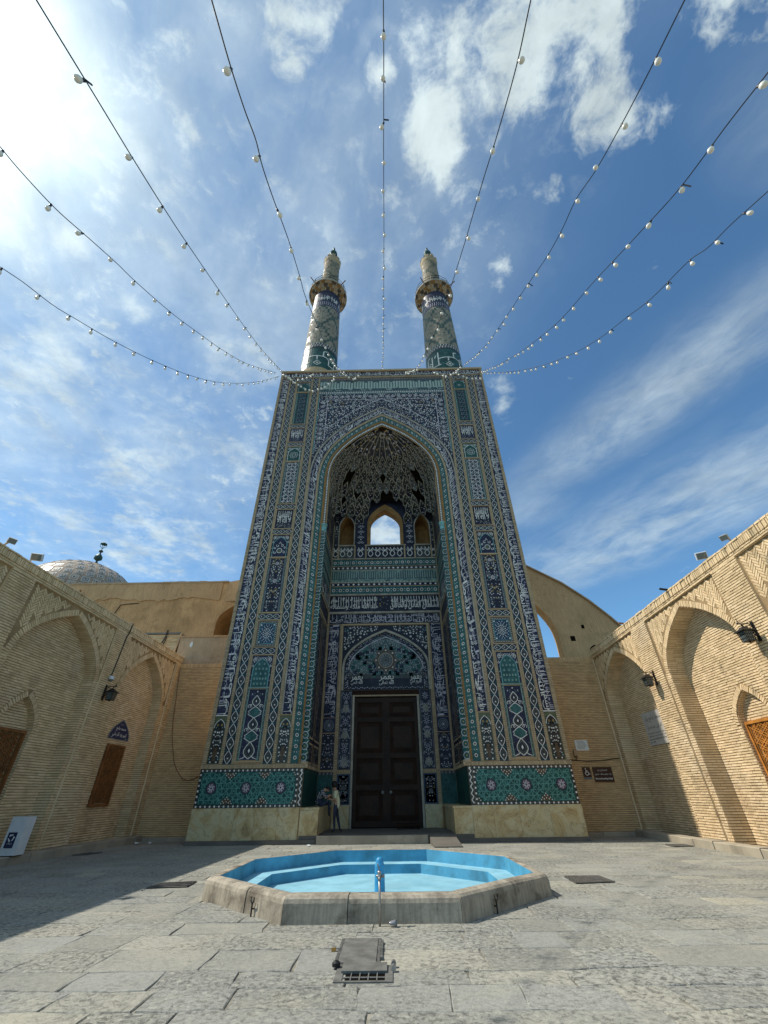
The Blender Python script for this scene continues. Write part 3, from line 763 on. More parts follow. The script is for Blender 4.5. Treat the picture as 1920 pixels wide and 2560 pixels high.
def p_floral(mb, S, inside=None, dens=14.0, base='navy_dk', flower='white', rmin=0.022, rmax=0.062, rnd=None, vines=True, do_base=True, mirror=True, sc=1.0, vine='dull', extra=('ochre', 'turq_lt')):
    """flowers of several sizes on winding stems"""
    rnd = rnd or random.Random(5)
    if do_base: p_base(mb, S, M[base])
    inside = inside or (lambda a, b: True)
    ok = lambda a, b: 0.02 < a < S.L - 0.02 and 0.02 < b < S.W - 0.02 and inside(a, b)
    half = S.W / 2 if mirror else S.W; n = int(dens * S.L * half); taken = []
    tries = 0
    while len(taken) < n and tries < n * 5:
        tries += 1
        a = rnd.uniform(0, S.L); b = rnd.uniform(0, half)
        r = (rmin + (rmax - rmin) * rnd.random() ** 1.8) * sc
        if not (ok(a - r, b - r * .3) and ok(a + r, b) and ok(a, min(b + r, half + 9)) and ok(a, b - r)): continue
        if any((a - x) ** 2 + (b - y) ** 2 < (r + q + 0.012) ** 2 for x, y, q in taken[-400:]): continue
        taken.append((a, b, r))
        mat = flower if rnd.random() < 0.86 else rnd.choice(extra)
        for bb in ((b, S.W - b) if mirror else (b,)):
            if r > rmin * 1.7: p_flower(mb, S, (a, bb), r, M[mat], 0.008, 5, M['brownt'] if r > 0.04 else None)
            else: p_disc(mb, S, (a, bb), r, M[mat], 0.007, 6)
        if vines and rnd.random() < 0.6:
            s0 = rnd.random() * 6.3; q = r + 0.05 * sc + 0.07 * rnd.random() * sc; sg = rnd.choice((-1, 1))
            pts = [(a + q * (1 - j * .06) * math.cos(s0 + sg * j * .55), b + q * (1 - j * .06) * math.sin(s0 + sg * j * .55)) for j in range(8)]
            if all(ok(x, y) for x, y in pts):
                p_line(mb, S, pts, 0.014 * sc, M[vine], 0.004)
                if mirror: p_line(mb, S, [(x, S.W - y) for x, y in pts], 0.014 * sc, M[vine], 0.004)


def p_girih(mb, S, mat, spacing=0.30, wd=0.022, inside=None, w=0.006, dirs=5, ph=0.35):
    """interlaced star lines: five families of parallels, clipped piece by piece"""
    inside = inside or (lambda a, b: True)
    R = math.hypot(S.L, S.W)
    for k in range(dirs):
        an = PI * k / dirs + 0.02; d = (math.cos(an), math.sin(an)); nn = (-d[1], d[0])
        m = int(R / spacing) + 2
        for j in range(-m, m + 1):
            off = (j + ph + 0.13 * k) * spacing
            run = []
            steps = int(2 * R / 0.05)
            for q in range(steps + 1):
                t = -R + q * 0.05; a = d[0] * t + nn[0] * off; b = d[1] * t + nn[1] * off
                if 0.01 < a < S.L - 0.01 and 0.01 < b < S.W - 0.01 and inside(a, b): run.append((a, b))
                else:
                    if len(run) > 1: p_line(mb, S, [run[0], run[-1]], wd, mat, w + 0.0004 * k)
                    run = []
            if len(run) > 1: p_line(mb, S, [run[0], run[-1]], wd, mat, w + 0.0004 * k)


def mir(pts, W): return [(a, W - b) for a, b in pts]


def curl(c, r, a0, turns, sg=1, n=9): return [(c[0] + r * (1 - .72 * i / n) * math.cos(a0 + sg * turns * 2 * PI * i / n), c[1] + r * (1 - .72 * i / n) * math.sin(a0 + sg * turns * 2 * PI * i / n)) for i in range(n + 1)]


def p_cartouches(mb, S):
    """tall panel: a chain of tear-shaped and cloud-lobed cartouches, white outlines on navy; s runs upwards"""
    p_base(mb, S, M['navy']); h = S.W / 2; L = S.L; u = L / 4.0
    p_floral(mb, S, dens=26, do_base=False, rmin=0.012, rmax=0.026, flower='dull', rnd=random.Random(11), sc=1.0)
    wl = S.W * 0.036
    def tear(o, ln, wd):
        pts = [(o + ln * t, wd * math.sin(PI * t ** 0.8) ** 1.1) for t in [j / 10.0 for j in range(11)]]
        p_fill(mb, S, [(a, h + b) for a, b in pts] + [(a, h - b) for a, b in reversed(pts[1:-1])], M['grey'], 0.005)
        ins = [(o + ln * (.2 + .55 * t), wd * .52 * math.sin(PI * t)) for t in [j / 6.0 for j in range(7)]]
        p_fill(mb, S, [(a, h + b) for a, b in ins] + [(a, h - b) for a, b in reversed(ins[1:-1])], M['navy_dk'], 0.008)
        dm = [(o + ln * .32, 0), (o + ln * .45, wd * .2), (o + ln * .6, 0)]
        p_fill(mb, S, [(a, h + b) for a, b in dm] + [(dm[1][0], h - dm[1][1])], M['white'], 0.010)
        for k in (1, -1): p_line(mb, S, [(a, h + k * b) for a, b in pts], wl, M['white'], 0.012 + .001 * (k > 0))
    def cloud(o, ln, wd):
        prof = [(0, 0), (.10, .30), (.22, .62), (.34, .98), (.46, .80), (.56, 1.0), (.68, .70), (.80, .52), (.90, .30), (1, 0)]
        pts = [(o + ln * t, wd * q) for t, q in prof]
        p_fill(mb, S, [(a, h + b) for a, b in pts] + [(a, h - b) for a, b in reversed(pts[1:-1])], M['turq'], 0.005)
        for q in range(7):
            rr = random.Random(q + int(o * 31)); p_disc(mb, S, (o + ln * rr.uniform(.25, .7), h + wd * rr.uniform(-.5, .5)), S.W * .022, M['teal_lt'], 0.008, 5)
        for k in (1, -1): p_line(mb, S, [(a, h + k * b) for a, b in pts], wl, M['white'], 0.014 + .001 * (k > 0))
        for k in (1, -1):
            c = curl((o + ln * 0.98, h + k * wd * .95), wd * .42, -PI / 2 if k > 0 else PI / 2, .62, k); p_line(mb, S, c, wl * .8, M['white'], 0.016)
            c = curl((o + ln * 1.12, h + k * wd * .62), wd * .30, PI, .6, -k); p_line(mb, S, c, wl * .7, M['white'], 0.017)
    y = 0.0
    tear(L * 0.015, u * 0.92, h * .62); cloud(u * 0.93, u * 0.66, h * .80); tear(u * 1.60, u * 0.72, h * .55); cloud(u * 2.30, u * 0.66, h * .80); tear(u * 2.98, u * .66, h * .46)
    for k in (1, -1): p_line(mb, S, [(0.03, h + k * h * .95), (u * .12, h + k * h * .55), (u * .22, h + k * h * .30)], wl, M['white'], 0.0155)
    p_flower(mb, S, (L * .965, h), S.W * .05, M['white'])
    for k in (.62, -.62): p_flower(mb, S, (L * .93, h + k * h), S.W * .035, M['white'])


def p_vase(mb, S):
    """short arched panel with a vase of flowers under an olive spandrel"""
    p_base(mb, S, M['green']); h = S.W / 2; sp = S.L * .74; ap = S.L * .93
    A = [(0.02, 0.03)] + [(z, h + (x - 0)) for x, z in arch_pts(0, h - .03, sp, ap, 1)] + [(0.02, S.W - .03)]
    p_fill(mb, S, A, M['black'], 0.004); p_line(mb, S, A[1:-1], S.W * .05, M['white'], 0.010)
    ins = lambda a, b: abs(b - h) < arch_hw(h - .05, sp, ap, a)
    p_floral(mb, S, ins, dens=46, do_base=False, rmin=0.022, rmax=0.058, rnd=random.Random(21), vine='dull')
    p_fill(mb, S, [(S.L * .05, h - h * .30), (S.L * .05, h + h * .30), (S.L * .12, h + h * .2), (S.L * .2, h + h * .42), (S.L * .3, h + h * .25), (S.L * .33, h + h * .4), (S.L * .33, h - h * .4), (S.L * .3, h - h * .25), (S.L * .2, h - h * .42), (S.L * .12, h - h * .2)], M['brownt'], 0.012)


def p_arch_panel(mb, S, kind):
    """upper part of a tall panel: an arch with worked spandrels; s up"""
    h = S.W / 2; sp = S.L * .52; ap = S.L * .90; a = h * .80
    spb, arb = {'turq': ('navy', 'turq'), 'navy': ('navy_dk', 'navy'), 'star': ('teal', 'teal'), 'green': ('navy_dk', 'teal')}[kind]
    p_base(mb, S, M[spb])
    A = [(0.0, h - a)] + [(z, h + x) for x, z in arch_pts(0, a, sp, ap, 1)] + [(0.0, h + a)]
    p_fill(mb, S, A, M[arb], 0.004)
    p_line(mb, S, A, S.W * .035, M['turq_lt' if kind != 'star' else 'white'], 0.011)
    out = lambda x, y: abs(y - h) > arch_hw(a, sp, ap, x) + S.W * .03
    p_floral(mb, S, out, dens=40, do_base=False, rmin=.014, rmax=.03, rnd=random.Random(31), vine='white')
    for k in (1, -1):
        p_line(mb, S, curl((S.L * .86, h + k * h * .72), S.W * .10, 0, 1.0, k), S.W * .022, M['white'], .012)
        p_line(mb, S, curl((S.L * .66, h + k * h * .90), S.W * .06, 0, 1.0, -k), S.W * .02, M['white'], .012)
    if kind == 'turq':
        for r in range(5):
            z = S.L * (.10 + .155 * r); hw = arch_hw(a, sp, ap, z) * .86; n = max(1, 5 - r // 2) if r % 2 else max(1, 4 - r // 2)
            for i in range(n):
                y = h + hw * ((i + .5) / n * 2 - 1); d = S.W * .045
                q = [(z - d * 1.1, y), (z, y + d), (z + d * 1.5, y), (z, y - d)]
                p_fill(mb, S, q, M['frieze'], .006 + .001); p_line(mb, S, q, S.W * .014, M['turq_lt'], .009, True); p_disc(mb, S, (z, y), S.W * .014, M['ochre'], .011, 5)
            p_line(mb, S, [(z - S.L * .06, h - hw), (z - S.L * .06, h + hw)], S.W * .012, M['teal'], .008)
    elif kind == 'navy':
        p_ring(mb, S, (S.L * .28, h), S.W * .13, S.W * .165, M['white'], .009, 12); p_disc(mb, S, (S.L * .28, h), S.W * .10, M['green'], .008, 10)
        for k in (1, -1):
            for (q, r, t) in ((.50, .10, .62), (.20, .09, .62), (.40, .07, .75)): p_line(mb, S, curl((S.L * q, h + k * a * (.30 if r == .10 else .62 if r == .09 else .68)), S.W * r, PI * .2, .9, k), S.W * .028, M['white'], .010)
        p_line(mb, S, [(S.L * .58, h - S.W * .06), (S.L * .68, h), (S.L * .58, h + S.W * .06)], S.W * .026, M['white'], .011)
    elif kind == 'star':
        for r, mt in ((.30, 'white'), (.22, 'turq'), (.15, 'white'), (.06, 'ochre')):
            P = [(S.L * .42 + S.W * (r if i % 2 == 0 else r * .72) * math.cos(PI * i / 8), h + S.W * (r if i % 2 == 0 else r * .72) * math.sin(PI * i / 8)) for i in range(16)]
            if mt == 'white': p_line(mb, S, P, S.W * .026, M[mt], .010, True)
            else: p_fill(mb, S, P, M[mt], .007)
        for i in range(9): p_disc(mb, S, (S.L * .06, S.W * (.16 + .085 * i)), S.W * .018, M['white'], .008, 4)
    else:
        for i in range(6):
            t = 2 * PI * i / 6; p_line(mb, S, curl((S.L * .42 + S.W * .17 * math.cos(t), h + S.W * .17 * math.sin(t)), S.W * .06, t, .9), S.W * .02, M['teal_lt'], .009)
        p_ring(mb, S, (S.L * .42, h), S.W * .05, S.W * .08, M['white'], .009, 8)


def p_big_flowers(mb, S):
    p_base(mb, S, M['navy_dk']); h = S.W / 2
    p_floral(mb, S, lambda a, b: abs(b - h) > S.W * .05, dens=36, do_base=False, rmin=.020, rmax=.060, rnd=random.Random(41))
    for q, r in ((.90, .16), (.56, .18), (.74, .085), (.36, .11), (.18, .08)):
        p_flower(mb, S, (S.L * q, h), S.W * r, M['lilac' if r > .15 else 'ochre'], .012, 8, M['ochre'])
        p_flower(mb, S, (S.L * q, h), S.W * r * .55, M['brownt'], .0155, 6, M['white'])
    for k in (1, -1):
        p_line(mb, S, [(S.L * .99, h + k * h * .1), (S.L * .95, h + k * h * .5), (S.L * .9, h + k * h * .55), (S.L * .87, h + k * h * .95)], S.W * .04, M['ochre'], .012)
        for q in (.40, .30): p_line(mb, S, curl((S.L * q, h + k * h * .36), S.W * .10, PI / 2, .8, k), S.W * .03, M['ochre'], .011)


def p_star_net(mb, S, base='navy', line='white', sp=0.26):
    p_base(mb, S, M[base])
    p_girih(mb, S, M[line], sp, 0.020, dirs=4, w=.007)
    n = int(S.L / (S.W * .45)); h = S.W / 2
    for i in range(n):
        for k in (-.5, .5):
            c = (S.L * (i + .5) / n, h + k * h); p_flower(mb, S, c, S.W * .07, M['turq_lt' if (i % 2) else 'lilac'], .012, 8, M['ochre'])


def p_spirals(mb, S):
    p_base(mb, S, M['teal']); h = S.W / 2
    e = S.W * .14; S2 = Sub(S, .04, S.L - .04, e, S.W - e); p_base(mb, S2, M['navy_dk'], .003)
    n = max(2, int(S.L / (S.W * .52)))
    for i in range(n):
        z = S.L * (i + .5) / n
        for k in (1, -1):
            p_line(mb, S, curl((z, h + k * S.W * .17), S.W * .15, PI / 2, 1.2, k, 12), S.W * .030, M['turq_lt'], .008)
            p_disc(mb, S, (z + S.L / n * .42, h + k * S.W * .25), S.W * .03, M['white'], .009, 6)
        p_flower(mb, S, (z + S.L / n * .45, h), S.W * .06, M['turq_lt'], .009, 5)


def p_square_rosette(mb, S):
    h = S.W / 2; p_base(mb, S, M['brownt'])
    for i in range(12):
        for q in (.05, .95):
            p_disc(mb, S, (S.L * (i + .5) / 12, S.W * q), S.W * .022, M['white'], .006, 4); p_disc(mb, S, (S.L * q, S.W * (i + .5) / 12), S.W * .022, M['white'], .006, 4)
    S2 = Sub(S, S.L * .10, S.L * .90, S.W * .10, S.W * .90); p_base(mb, S2, M['blue'], .004)
    c = (S.L / 2, h)
    for x0, y0, x1, y1 in ((.10, .10, .90, .10), (.90, .10, .90, .90), (.90, .90, .10, .90), (.10, .90, .10, .10)):
        p_line(mb, S, [(S.L * x0, S.W * y0), (S.L * x1, S.W * y1)], S.W * .02, M['turq_lt'], .008)
    for ring, (n, r, sz) in enumerate(((8, .10, .022), (12, .18, .030), (12, .26, .024), (16, .33, .022))):
        for i in range(n):
            a = 2 * PI * (i + .5 * (ring % 2)) / n
            p_disc(mb, S, (c[0] + S.L * r * math.cos(a), c[1] + S.W * r * math.sin(a)), S.W * sz, M['white'], .009, 6)
            if ring in (1, 2): p_line(mb, S, [(c[0] + S.L * .09 * math.cos(a), c[1] + S.W * .09 * math.sin(a)), (c[0] + S.L * r * math.cos(a), c[1] + S.W * r * math.sin(a))], S.W * .012, M['dull'], .007)
    p_ring(mb, S, c, S.W * .04, S.W * .07, M['lilac'], .011, 10); p_disc(mb, S, c, S.W * .035, M['ochre'], .011, 8)
    for sx in (.17, .83):
        for sy in (.17, .83):
            p_flower(mb, S, (S.L * sx, S.W * sy), S.W * .05, M['white'], .009, 4)
            for k in range(3): p_disc(mb, S, (S.L * (sx + (.5 - sx) * .25 * k), S.W * (sy + (.5 - sy) * .1 * k)), S.W * .018, M['turq_lt'], .008, 5)
    for i in range(24):
        t = 2 * PI * i / 24; p_disc(mb, S, (c[0] + S.L * .385 * math.cos(t), c[1] + S.W * .385 * math.sin(t)), S.W * .016, M['turq_lt'], .008, 5)

# ------------------------------------------------------------------ ground, pavement, pool
PC = V((-0.06, -8.95, 0.0)); T8 = math.tan(PI / 8)


def octa(a, z, k, t):
    an = PI / 4 * k - PI / 2; nrm = V((math.cos(an), math.sin(an), 0)); tan = V((-nrm.y, nrm.x, 0))
    return V((PC.x, PC.y, z)) + nrm * a + tan * (a * T8 * t)


g = MB()
outer = [V((70, -70, -.018)), V((70, 70, -.03)), V((-70, 70, -.03)), V((-70, -70, -.03))]
ring = [octa(3.1, -.016, k, 1) for k in range(8)]          # hole under the pool
big = []
for k in range(8):
    d = (ring[k] - V((PC.x, PC.y, -.015))).normalized(); m = max(abs(d.x), abs(d.y)); q = d * (90 / m); big.append(V((q.x, q.y, -.015)))
for k in range(8): g.poly([ring[k], big[k], big[(k + 1) % 8], ring[(k + 1) % 8]], M['joint'])
ground = g.build('ground', kind='structure'); LOC[ground] = V((0, 0, 0))


def clip_half(poly, p, nrm):
    out = []
    for i in range(len(poly)):
        a, b = poly[i], poly[(i + 1) % len(poly)]; da = (a[0] - p[0]) * nrm[0] + (a[1] - p[1]) * nrm[1]; db = (b[0] - p[0]) * nrm[0] + (b[1] - p[1]) * nrm[1]
        if da >= 0: out.append(a)
        if (da >= 0) != (db >= 0):
            t = da / (da - db); out.append((a[0] + (b[0] - a[0]) * t, a[1] + (b[1] - a[1]) * t))
    return out


def in_oct(x, y, a): return all((x - PC.x) * math.cos(PI / 4 * k) + (y - PC.y) * math.sin(PI / 4 * k) < a for k in range(8))


rg = random.Random(12)
slabs = []
y = -18.6
while y < 3.9:
    hgt = rg.uniform(.45, .80) if y < -9 else rg.uniform(.45, .75)
    x = -11.2 - rg.uniform(0, .9)
    while x < 11.2:
        wd = rg.choice((rg.uniform(.5, .9), rg.uniform(.8, 1.3), rg.uniform(1.0, 1.7))); gp = rg.choice((.001, .002, .003, .004, .007)); gq = rg.choice((.002, .003, .004, .007, .018))
        x0, x1, y0, y1 = x + gp, x + wd - gp, y + gq, y + hgt - gq
        sk = rg.uniform(-.03, .03)
        if abs(y + 14.95) < .42 and -5 < x < -.6: gq = .030
        cs = [(x0 - sk, y0), (x1 - sk * rg.random(), y0 + rg.uniform(-.01, .01)), (x1 + sk, y1), (x0 + sk * rg.random(), y1 + rg.uniform(-.01, .01))]
        pl = []
        for i in range(4):
            a, b = cs[i], cs[(i + 1) % 4]; L = math.hypot(b[0] - a[0], b[1] - a[1]); n = max(2, int(L / .16)) if y < -9 else max(2, int(L / .4)); nx, ny = -(b[1] - a[1]) / L, (b[0] - a[0]) / L
            for j in range(n):
                t = j / n; jit = 0 if j == 0 else rg.gauss(0, .008); pl.append((a[0] + (b[0] - a[0]) * t + nx * jit, a[1] + (b[1] - a[1]) * t + ny * jit))
        wv = lambda x_, yb: .040 * math.sin(.9 * x_ + yb * 7.3) + .022 * math.sin(2.6 * x_ + yb * 3.1) + .010 * math.sin(7.1 * x_ + yb * 11)
        pl = [(a_, b_ + wv(a_, y) * (1 - (b_ - y) / hgt) + wv(a_, y + hgt) * ((b_ - y) / hgt)) for a_, b_ in pl]
        if any(in_oct(px_, py_, 3.16) for px_, py_ in pl):
            best = None
            for k in range(8):
                nr = (math.cos(PI / 4 * k), math.sin(PI / 4 * k)); c = clip_half(pl, (PC.x + nr[0] * 3.17, PC.y + nr[1] * 3.17), nr)
                ar = abs(sum(c[i][0] * c[(i + 1) % len(c)][1] - c[(i + 1) % len(c)][0] * c[i][1] for i in range(len(c)))) if len(c) > 2 else 0
                if ar > .02 and (best is None or ar > best[0]): best = (ar, c)
            pl = best[1] if best else None
        if pl and not (abs((x0 + x1) / 2) < 7.8 and y1 > .2) and not (y1 > 2.2):
            # corners knocked off here and there
            zt = rg.gauss(0, .0012); tx, ty = rg.gauss(0, .002), rg.gauss(0, .0022); cx = sum(p[0] for p in pl) / len(pl); cy = sum(p[1] for p in pl) / len(pl)
            ins = []
            for p in pl:
                d = math.hypot(p[0] - cx, p[1] - cy) or 1; k = min(.9, rg.uniform(.004, .014) / d); ins.append((p[0] + (cx - p[0]) * k, p[1] + (cy - p[1]) * k))
            zf = lambda p: zt + (p[0] - cx) * tx + (p[1] - cy) * ty
            n = len(pl)
            vs = [V((p[0], p[1], -.022)) for p in pl] + [V((p[0], p[1], zf(p) - .008)) for p in pl] + [V((p[0], p[1], zf(p))) for p in ins]
            fs = [tuple(range(2 * n, 3 * n))] + [(i, (i + 1) % n, n + (i + 1) % n, n + i) for i in range(n)] + [(n + i, n + (i + 1) % n, 2 * n + (i + 1) % n, 2 * n + i) for i in range(n)]
            slabs.append(((V((cx, cy, 0)) - CAM).length / math.sqrt(wd * hgt), vs, fs))
        x += wd
    y += hgt
slabs.sort(key=lambda q: q[0])
rest = MB()
for i, (d, vs, fs) in enumerate(slabs):
    if i < 300:
        b = MB(); b.mesh(vs, fs, M['paving']); b.build('paving_slab', ground)
    else: rest.mesh(vs, fs, M['paving'])
rest.build('distant_paving', ground, kind='stuff')

# ---- pool
pool = thing('octagonal_pool', 'shallow octagonal pool painted blue inside with a weathered stone rim, empty of water', 'pool', PC)
b = MB()
prof = [(2.968, .317), (2.962, .07), (2.50, .066), (2.492, -.125), (0.0, -.13)]
for j in range(len(prof) - 1):
    (a0, z0), (a1, z1) = prof[j], prof[j + 1]
    for k in range(8):
        P = [octa(a0, z0, k, -1), octa(a0, z0, k, 1)] + ([octa(a1, z1, k, 1), octa(a1, z1, k, -1)] if a1 > 0 else [V((PC.x, PC.y, z1))])
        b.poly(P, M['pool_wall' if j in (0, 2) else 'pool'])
b.build('basin', pool)
pr = [(3.22, -.03), (3.205, .225), (3.190, .275), (3.15, .308), (3.07, .323), (2.985, .322), (2.970, .313)]
rr = random.Random(4)
for k in range(8):
    cuts = [-1] + sorted(rr.uniform(-.7, .7) for _ in range(rr.choice((1, 2, 2)))) + [1]
    for t0, t1 in zip(cuts[:-1], cuts[1:]):
        if t1 - t0 < .12: continue
        b = MB(); e = .004; dz = rr.uniform(-.006, .006); da = rr.uniform(-.012, .012)
        n = 5
        for i in range(len(pr) - 1):
            for q in range(n):
                s0 = t0 + e + (t1 - t0 - 2 * e) * q / n; s1 = t0 + e + (t1 - t0 - 2 * e) * (q + 1) / n
                A = lambda p, s: octa(p[0] + (da if p[0] > 3.0 else 0), p[1] + (dz if p[1] > .1 and p[0] > 2.98 else 0), k, s)
                b.poly([A(pr[i], s0), A(pr[i], s1), A(pr[i + 1], s1), A(pr[i + 1], s0)], M['rim'])
        for s in (t0 + e, t1 - e): b.poly([octa(p[0] + (da if p[0] > 3.0 else 0), p[1] + (dz if p[1] > .1 and p[0] > 2.98 else 0), k, s) for p in pr], M['rim'])
        b.build('rim_stone', pool)
b = MB(); b.lathe((-.03, -8.95, -.13), [(.112, 0), (.108, .1), (.104, .40), (.106, .42), (.106, .45), (.085, .48), (.083, .50), (.075, .545), (.045, .575), (0.0, .583)], M['post'], 20)
b.build('fountain_post', pool, smooth=True)
for k, t in ((7, .40), (1, -.38)):
    p0 = octa(3.225, .03, k, t); an = PI / 4 * k - PI / 2; nr = V((math.cos(an), math.sin(an), 0)); tn = V((-nr.y, nr.x, 0))
    b = MB(); b.tube([p0 + nr * .03 - V((0, 0, .03)), p0 + nr * .03 + V((0, 0, .12))], .013, M['blackiron'])
    for sg in (-1, 1): b.tube([p0 + nr * .03 + V((0, 0, .12)), p0 + nr * .035 + tn * .045 * sg + V((0, 0, .155)), p0 + nr * .03 + tn * .04 * sg + V((0, 0, .20))], .012, M['blackiron'])
    b.tube([p0 + nr * .03 + V((0, 0, .06)), p0 - nr * .03 + V((0, 0, .06))], .01, M['blackiron'])
    b.build('iron_hook', pool)

sp = thing('standpipe_tap', 'slim grey metal standpipe with a small tap, in front of the pool rim', 'tap', (.055, -12.27, 0))
b = MB(); b.tube([(.055, -12.27, -.03), (.055, -12.265, .25), (.052, -12.26, .52)], .017, M['steel'], 8); b.build('pipe', sp, True)
b = MB(); b.lathe((.052, -12.26, .50), [(.02, 0), (.034, .01), (.034, .05), (.024, .065), (.03, .08), (.03, .10), (.0, .105)], M['steel'], 10)
b.tube([(.052, -12.26, .535), (.052, -12.31, .53), (.052, -12.335, .50)], .014, M['steel'], 8); b.tube([(.0, -12.262, .545), (.10, -12.258, .545)], .012, M['steel'], 8); b.build('valve', sp, True)
b = MB(); b.tube([(.052, -12.26, .60), (.045, -12.26, .64), (.03, -12.262, .665), (.02, -12.265, .69)], .010, M['steel'], 6); b.lathe((.11, -12.258, .545), [(0, -.02), (.022, -.015), (.022, .015), (0, .02)], M['steel'], 8, (1, 0, 0)); b.build('handle', sp, True)

# ---- covers and gratings let into the pavement
def quadplate(b, c, z0, z1, mat):
    lo = [V((p[0], p[1], z0)) for p in c]; hi = [V((p[0], p[1], z1)) for p in c]
    b.mesh(lo + hi, [(4, 5, 6, 7), (0, 1, 5, 4), (1, 2, 6, 5), (2, 3, 7, 6), (3, 0, 4, 7)], mat)


hx = thing('hatch_cover', 'grey metal hatch plate with a padlock, in the pavement before the pool', 'hatch', (-.16, -13.4, 0))
b = MB()
for lo, hi in (((-.42, -13.92, -.02), (-.385, -12.9, .010)), ((.06, -13.92, -.02), (.095, -12.9, .010)), ((-.385, -13.92, -.02), (.06, -13.885, .010)), ((-.385, -12.935, -.02), (.06, -12.9, .010))): b.box(lo, hi, M['steel'])
b.build('frame', hx)
b = MB(); b.box((-.378, -13.878, -.01), (.053, -12.942, .016), M['iron']); b.build('plate', hx)
b = MB(); b.tube([(.112, -13.75, .016), (.112, -13.06, .016)], .012, M['steel'], 6)
for q in (-13.72, -13.4, -13.1): b.box((.10, q - .035, -.01), (.125, q + .035, .028), M['iron'])
b.build('hinge', hx)
b = MB(); b.box((-.50, -13.425, .004), (-.445, -13.385, .030), M['brass']); b.tube([(-.44, -13.42, .026), (-.40, -13.415, .03), (-.385, -13.40, .03), (-.40, -13.385, .03), (-.44, -13.38, .026)], .007, M['steel'], 6); b.build('padlock', hx)
gx = thing('drain_grate', 'small open drain grate with a raised metal flap, nearest the camera', 'drain', (-.07, -14.16, 0))
b = MB()
for lo, hi in (((-.36, -14.45, -.02), (-.28, -13.96, .014)), ((.16, -14.45, -.02), (.24, -13.96, .014)), ((-.28, -14.45, -.02), (.16, -14.415, .014)), ((-.28, -13.99, -.02), (.16, -13.96, .014))): b.box(lo, hi, M['iron'])
b.build('frame', gx)
b = MB(); b.poly([V((-.28, -14.415, .004)), V((.16, -14.415, .004)), V((.16, -13.99, .004)), V((-.28, -13.99, .004))], M['dark']); b.build('pit', gx)
b = MB()
for q in (-.19, -.10, -.01, .08): b.tube([(q, -14.42, .012), (q, -14.0, .012)], .0075, M['iron'], 6)
for q in (-14.32, -14.2, -14.1): b.tube([(-.28, q, .010), (.16, q, .010)], .007, M['iron'], 6)
b.build('bars', gx)
b = MB(); F = frame((-.28, -14.21, .018), (1, 0, 0), V((0, .25, .004)).normalized(), V((0, -.004, .25)).normalized()); b.fbox(F, (-.02, 0, 0), (.46, .25, .014), M['iron']); b.build('flap', gx)
b = MB()
for q in (-14.12, -13.98): b.lathe((.25, q, .03), [(0, -.03), (.028, -.03), (.028, .03), (0, .03)], M['steel'], 8, (0, 1, 0))
b.lathe((-.375, -14.02, .02), [(0, 0), (.045, 0), (.045, .03), (.02, .045), (0, .045)], M['blackiron'], 9); b.build('hinge_pin', gx)


def floor_grate(name, c, label, n, slat=True):
    t = thing(name, label, 'drain', (sum(p[0] for p in c) / 4, sum(p[1] for p in c) / 4, 0), 'dark gratings sunk in the pavement')
    b = MB(); quadplate(b, c, -.02, .010, M['pit']); b.build('pit', t)
    b = MB(); lerp = lambda p, q, k: (p[0] + (q[0] - p[0]) * k, p[1] + (q[1] - p[1]) * k)
    for i in range(n + 1):
        k = i / n; a = lerp(c[0], c[1], k); d = lerp(c[3], c[2], k); b.tube([(a[0], a[1], .016), (d[0], d[1], .016)], .011, M['grate'], 4)
    for k in (0, .33, .66, 1.0): a = lerp(c[0], c[3], k); d = lerp(c[1], c[2], k); b.tube([(a[0], a[1], .018), (d[0], d[1], .018)], .011, M['grate'], 4)
    b.build('bars', t)


floor_grate('floor_grate', [(4.03, -9.1), (4.86, -9.0), (4.84, -8.28), (4.07, -8.26)], 'dark square grating in the sunlit paving right of the pool', 14)
floor_grate('floor_grate', [(-4.86, -9.12), (-4.06, -9.02), (-4.10, -8.42), (-4.80, -8.58)], 'dark square grating at the shadow edge left of the pool', 14)
floor_grate('floor_grate', [(9.75, -2.45), (10.45, -2.4), (10.5, -1.75), (9.85, -1.75)], 'dark grating by the kerb of the right wall', 10)
floor_grate('floor_grate', [(-10.4, -2.95), (-9.95, -2.85), (-9.8, -2.25), (-10.3, -2.3)], 'dark grating in shade by the kerb of the left wall', 8)

b = MB(); b.lathe((.20, -12.30, .045), [(.026, .0), (.048, .10), (.046, .10), (.023, .006)], material('clear_cup_plastic', (.22, .22, .235), .25, .5), 9, (.9, -.25, .12)); b.v = [V((p.x, p.y, .012 + (p.z - .012) * .75)) for p in b.v]
tag(b.build('plastic_cup', smooth=True), 'crumpled clear plastic cup lying at the foot of the pool rim', 'cup')
for i, (x, y_, s, lb) in enumerate(((-10.05, .6, .16, 'large crumpled white paper scrap by the left corner kerb'), (-9.7, .95, .10, 'small white paper scrap near the left corner'), (-2.9, -.75, .09, 'tiny white scrap of litter in front of the left stone base'))):
    b = MB(); q = random.Random(i); P = [V((x + s * math.cos(a) * q.uniform(.6, 1), y_ + s * math.sin(a) * q.uniform(.6, 1), .008 + q.random() * s * .6)) for a in [k * PI / 4 for k in range(8)]]
    P.append(V((x, y_, .01 + s * .5))); b.mesh(P, [(k, (k + 1) % 8, 8) for k in range(8)], M['paper']); tag(b.build('paper_scrap'), lb, 'litter')

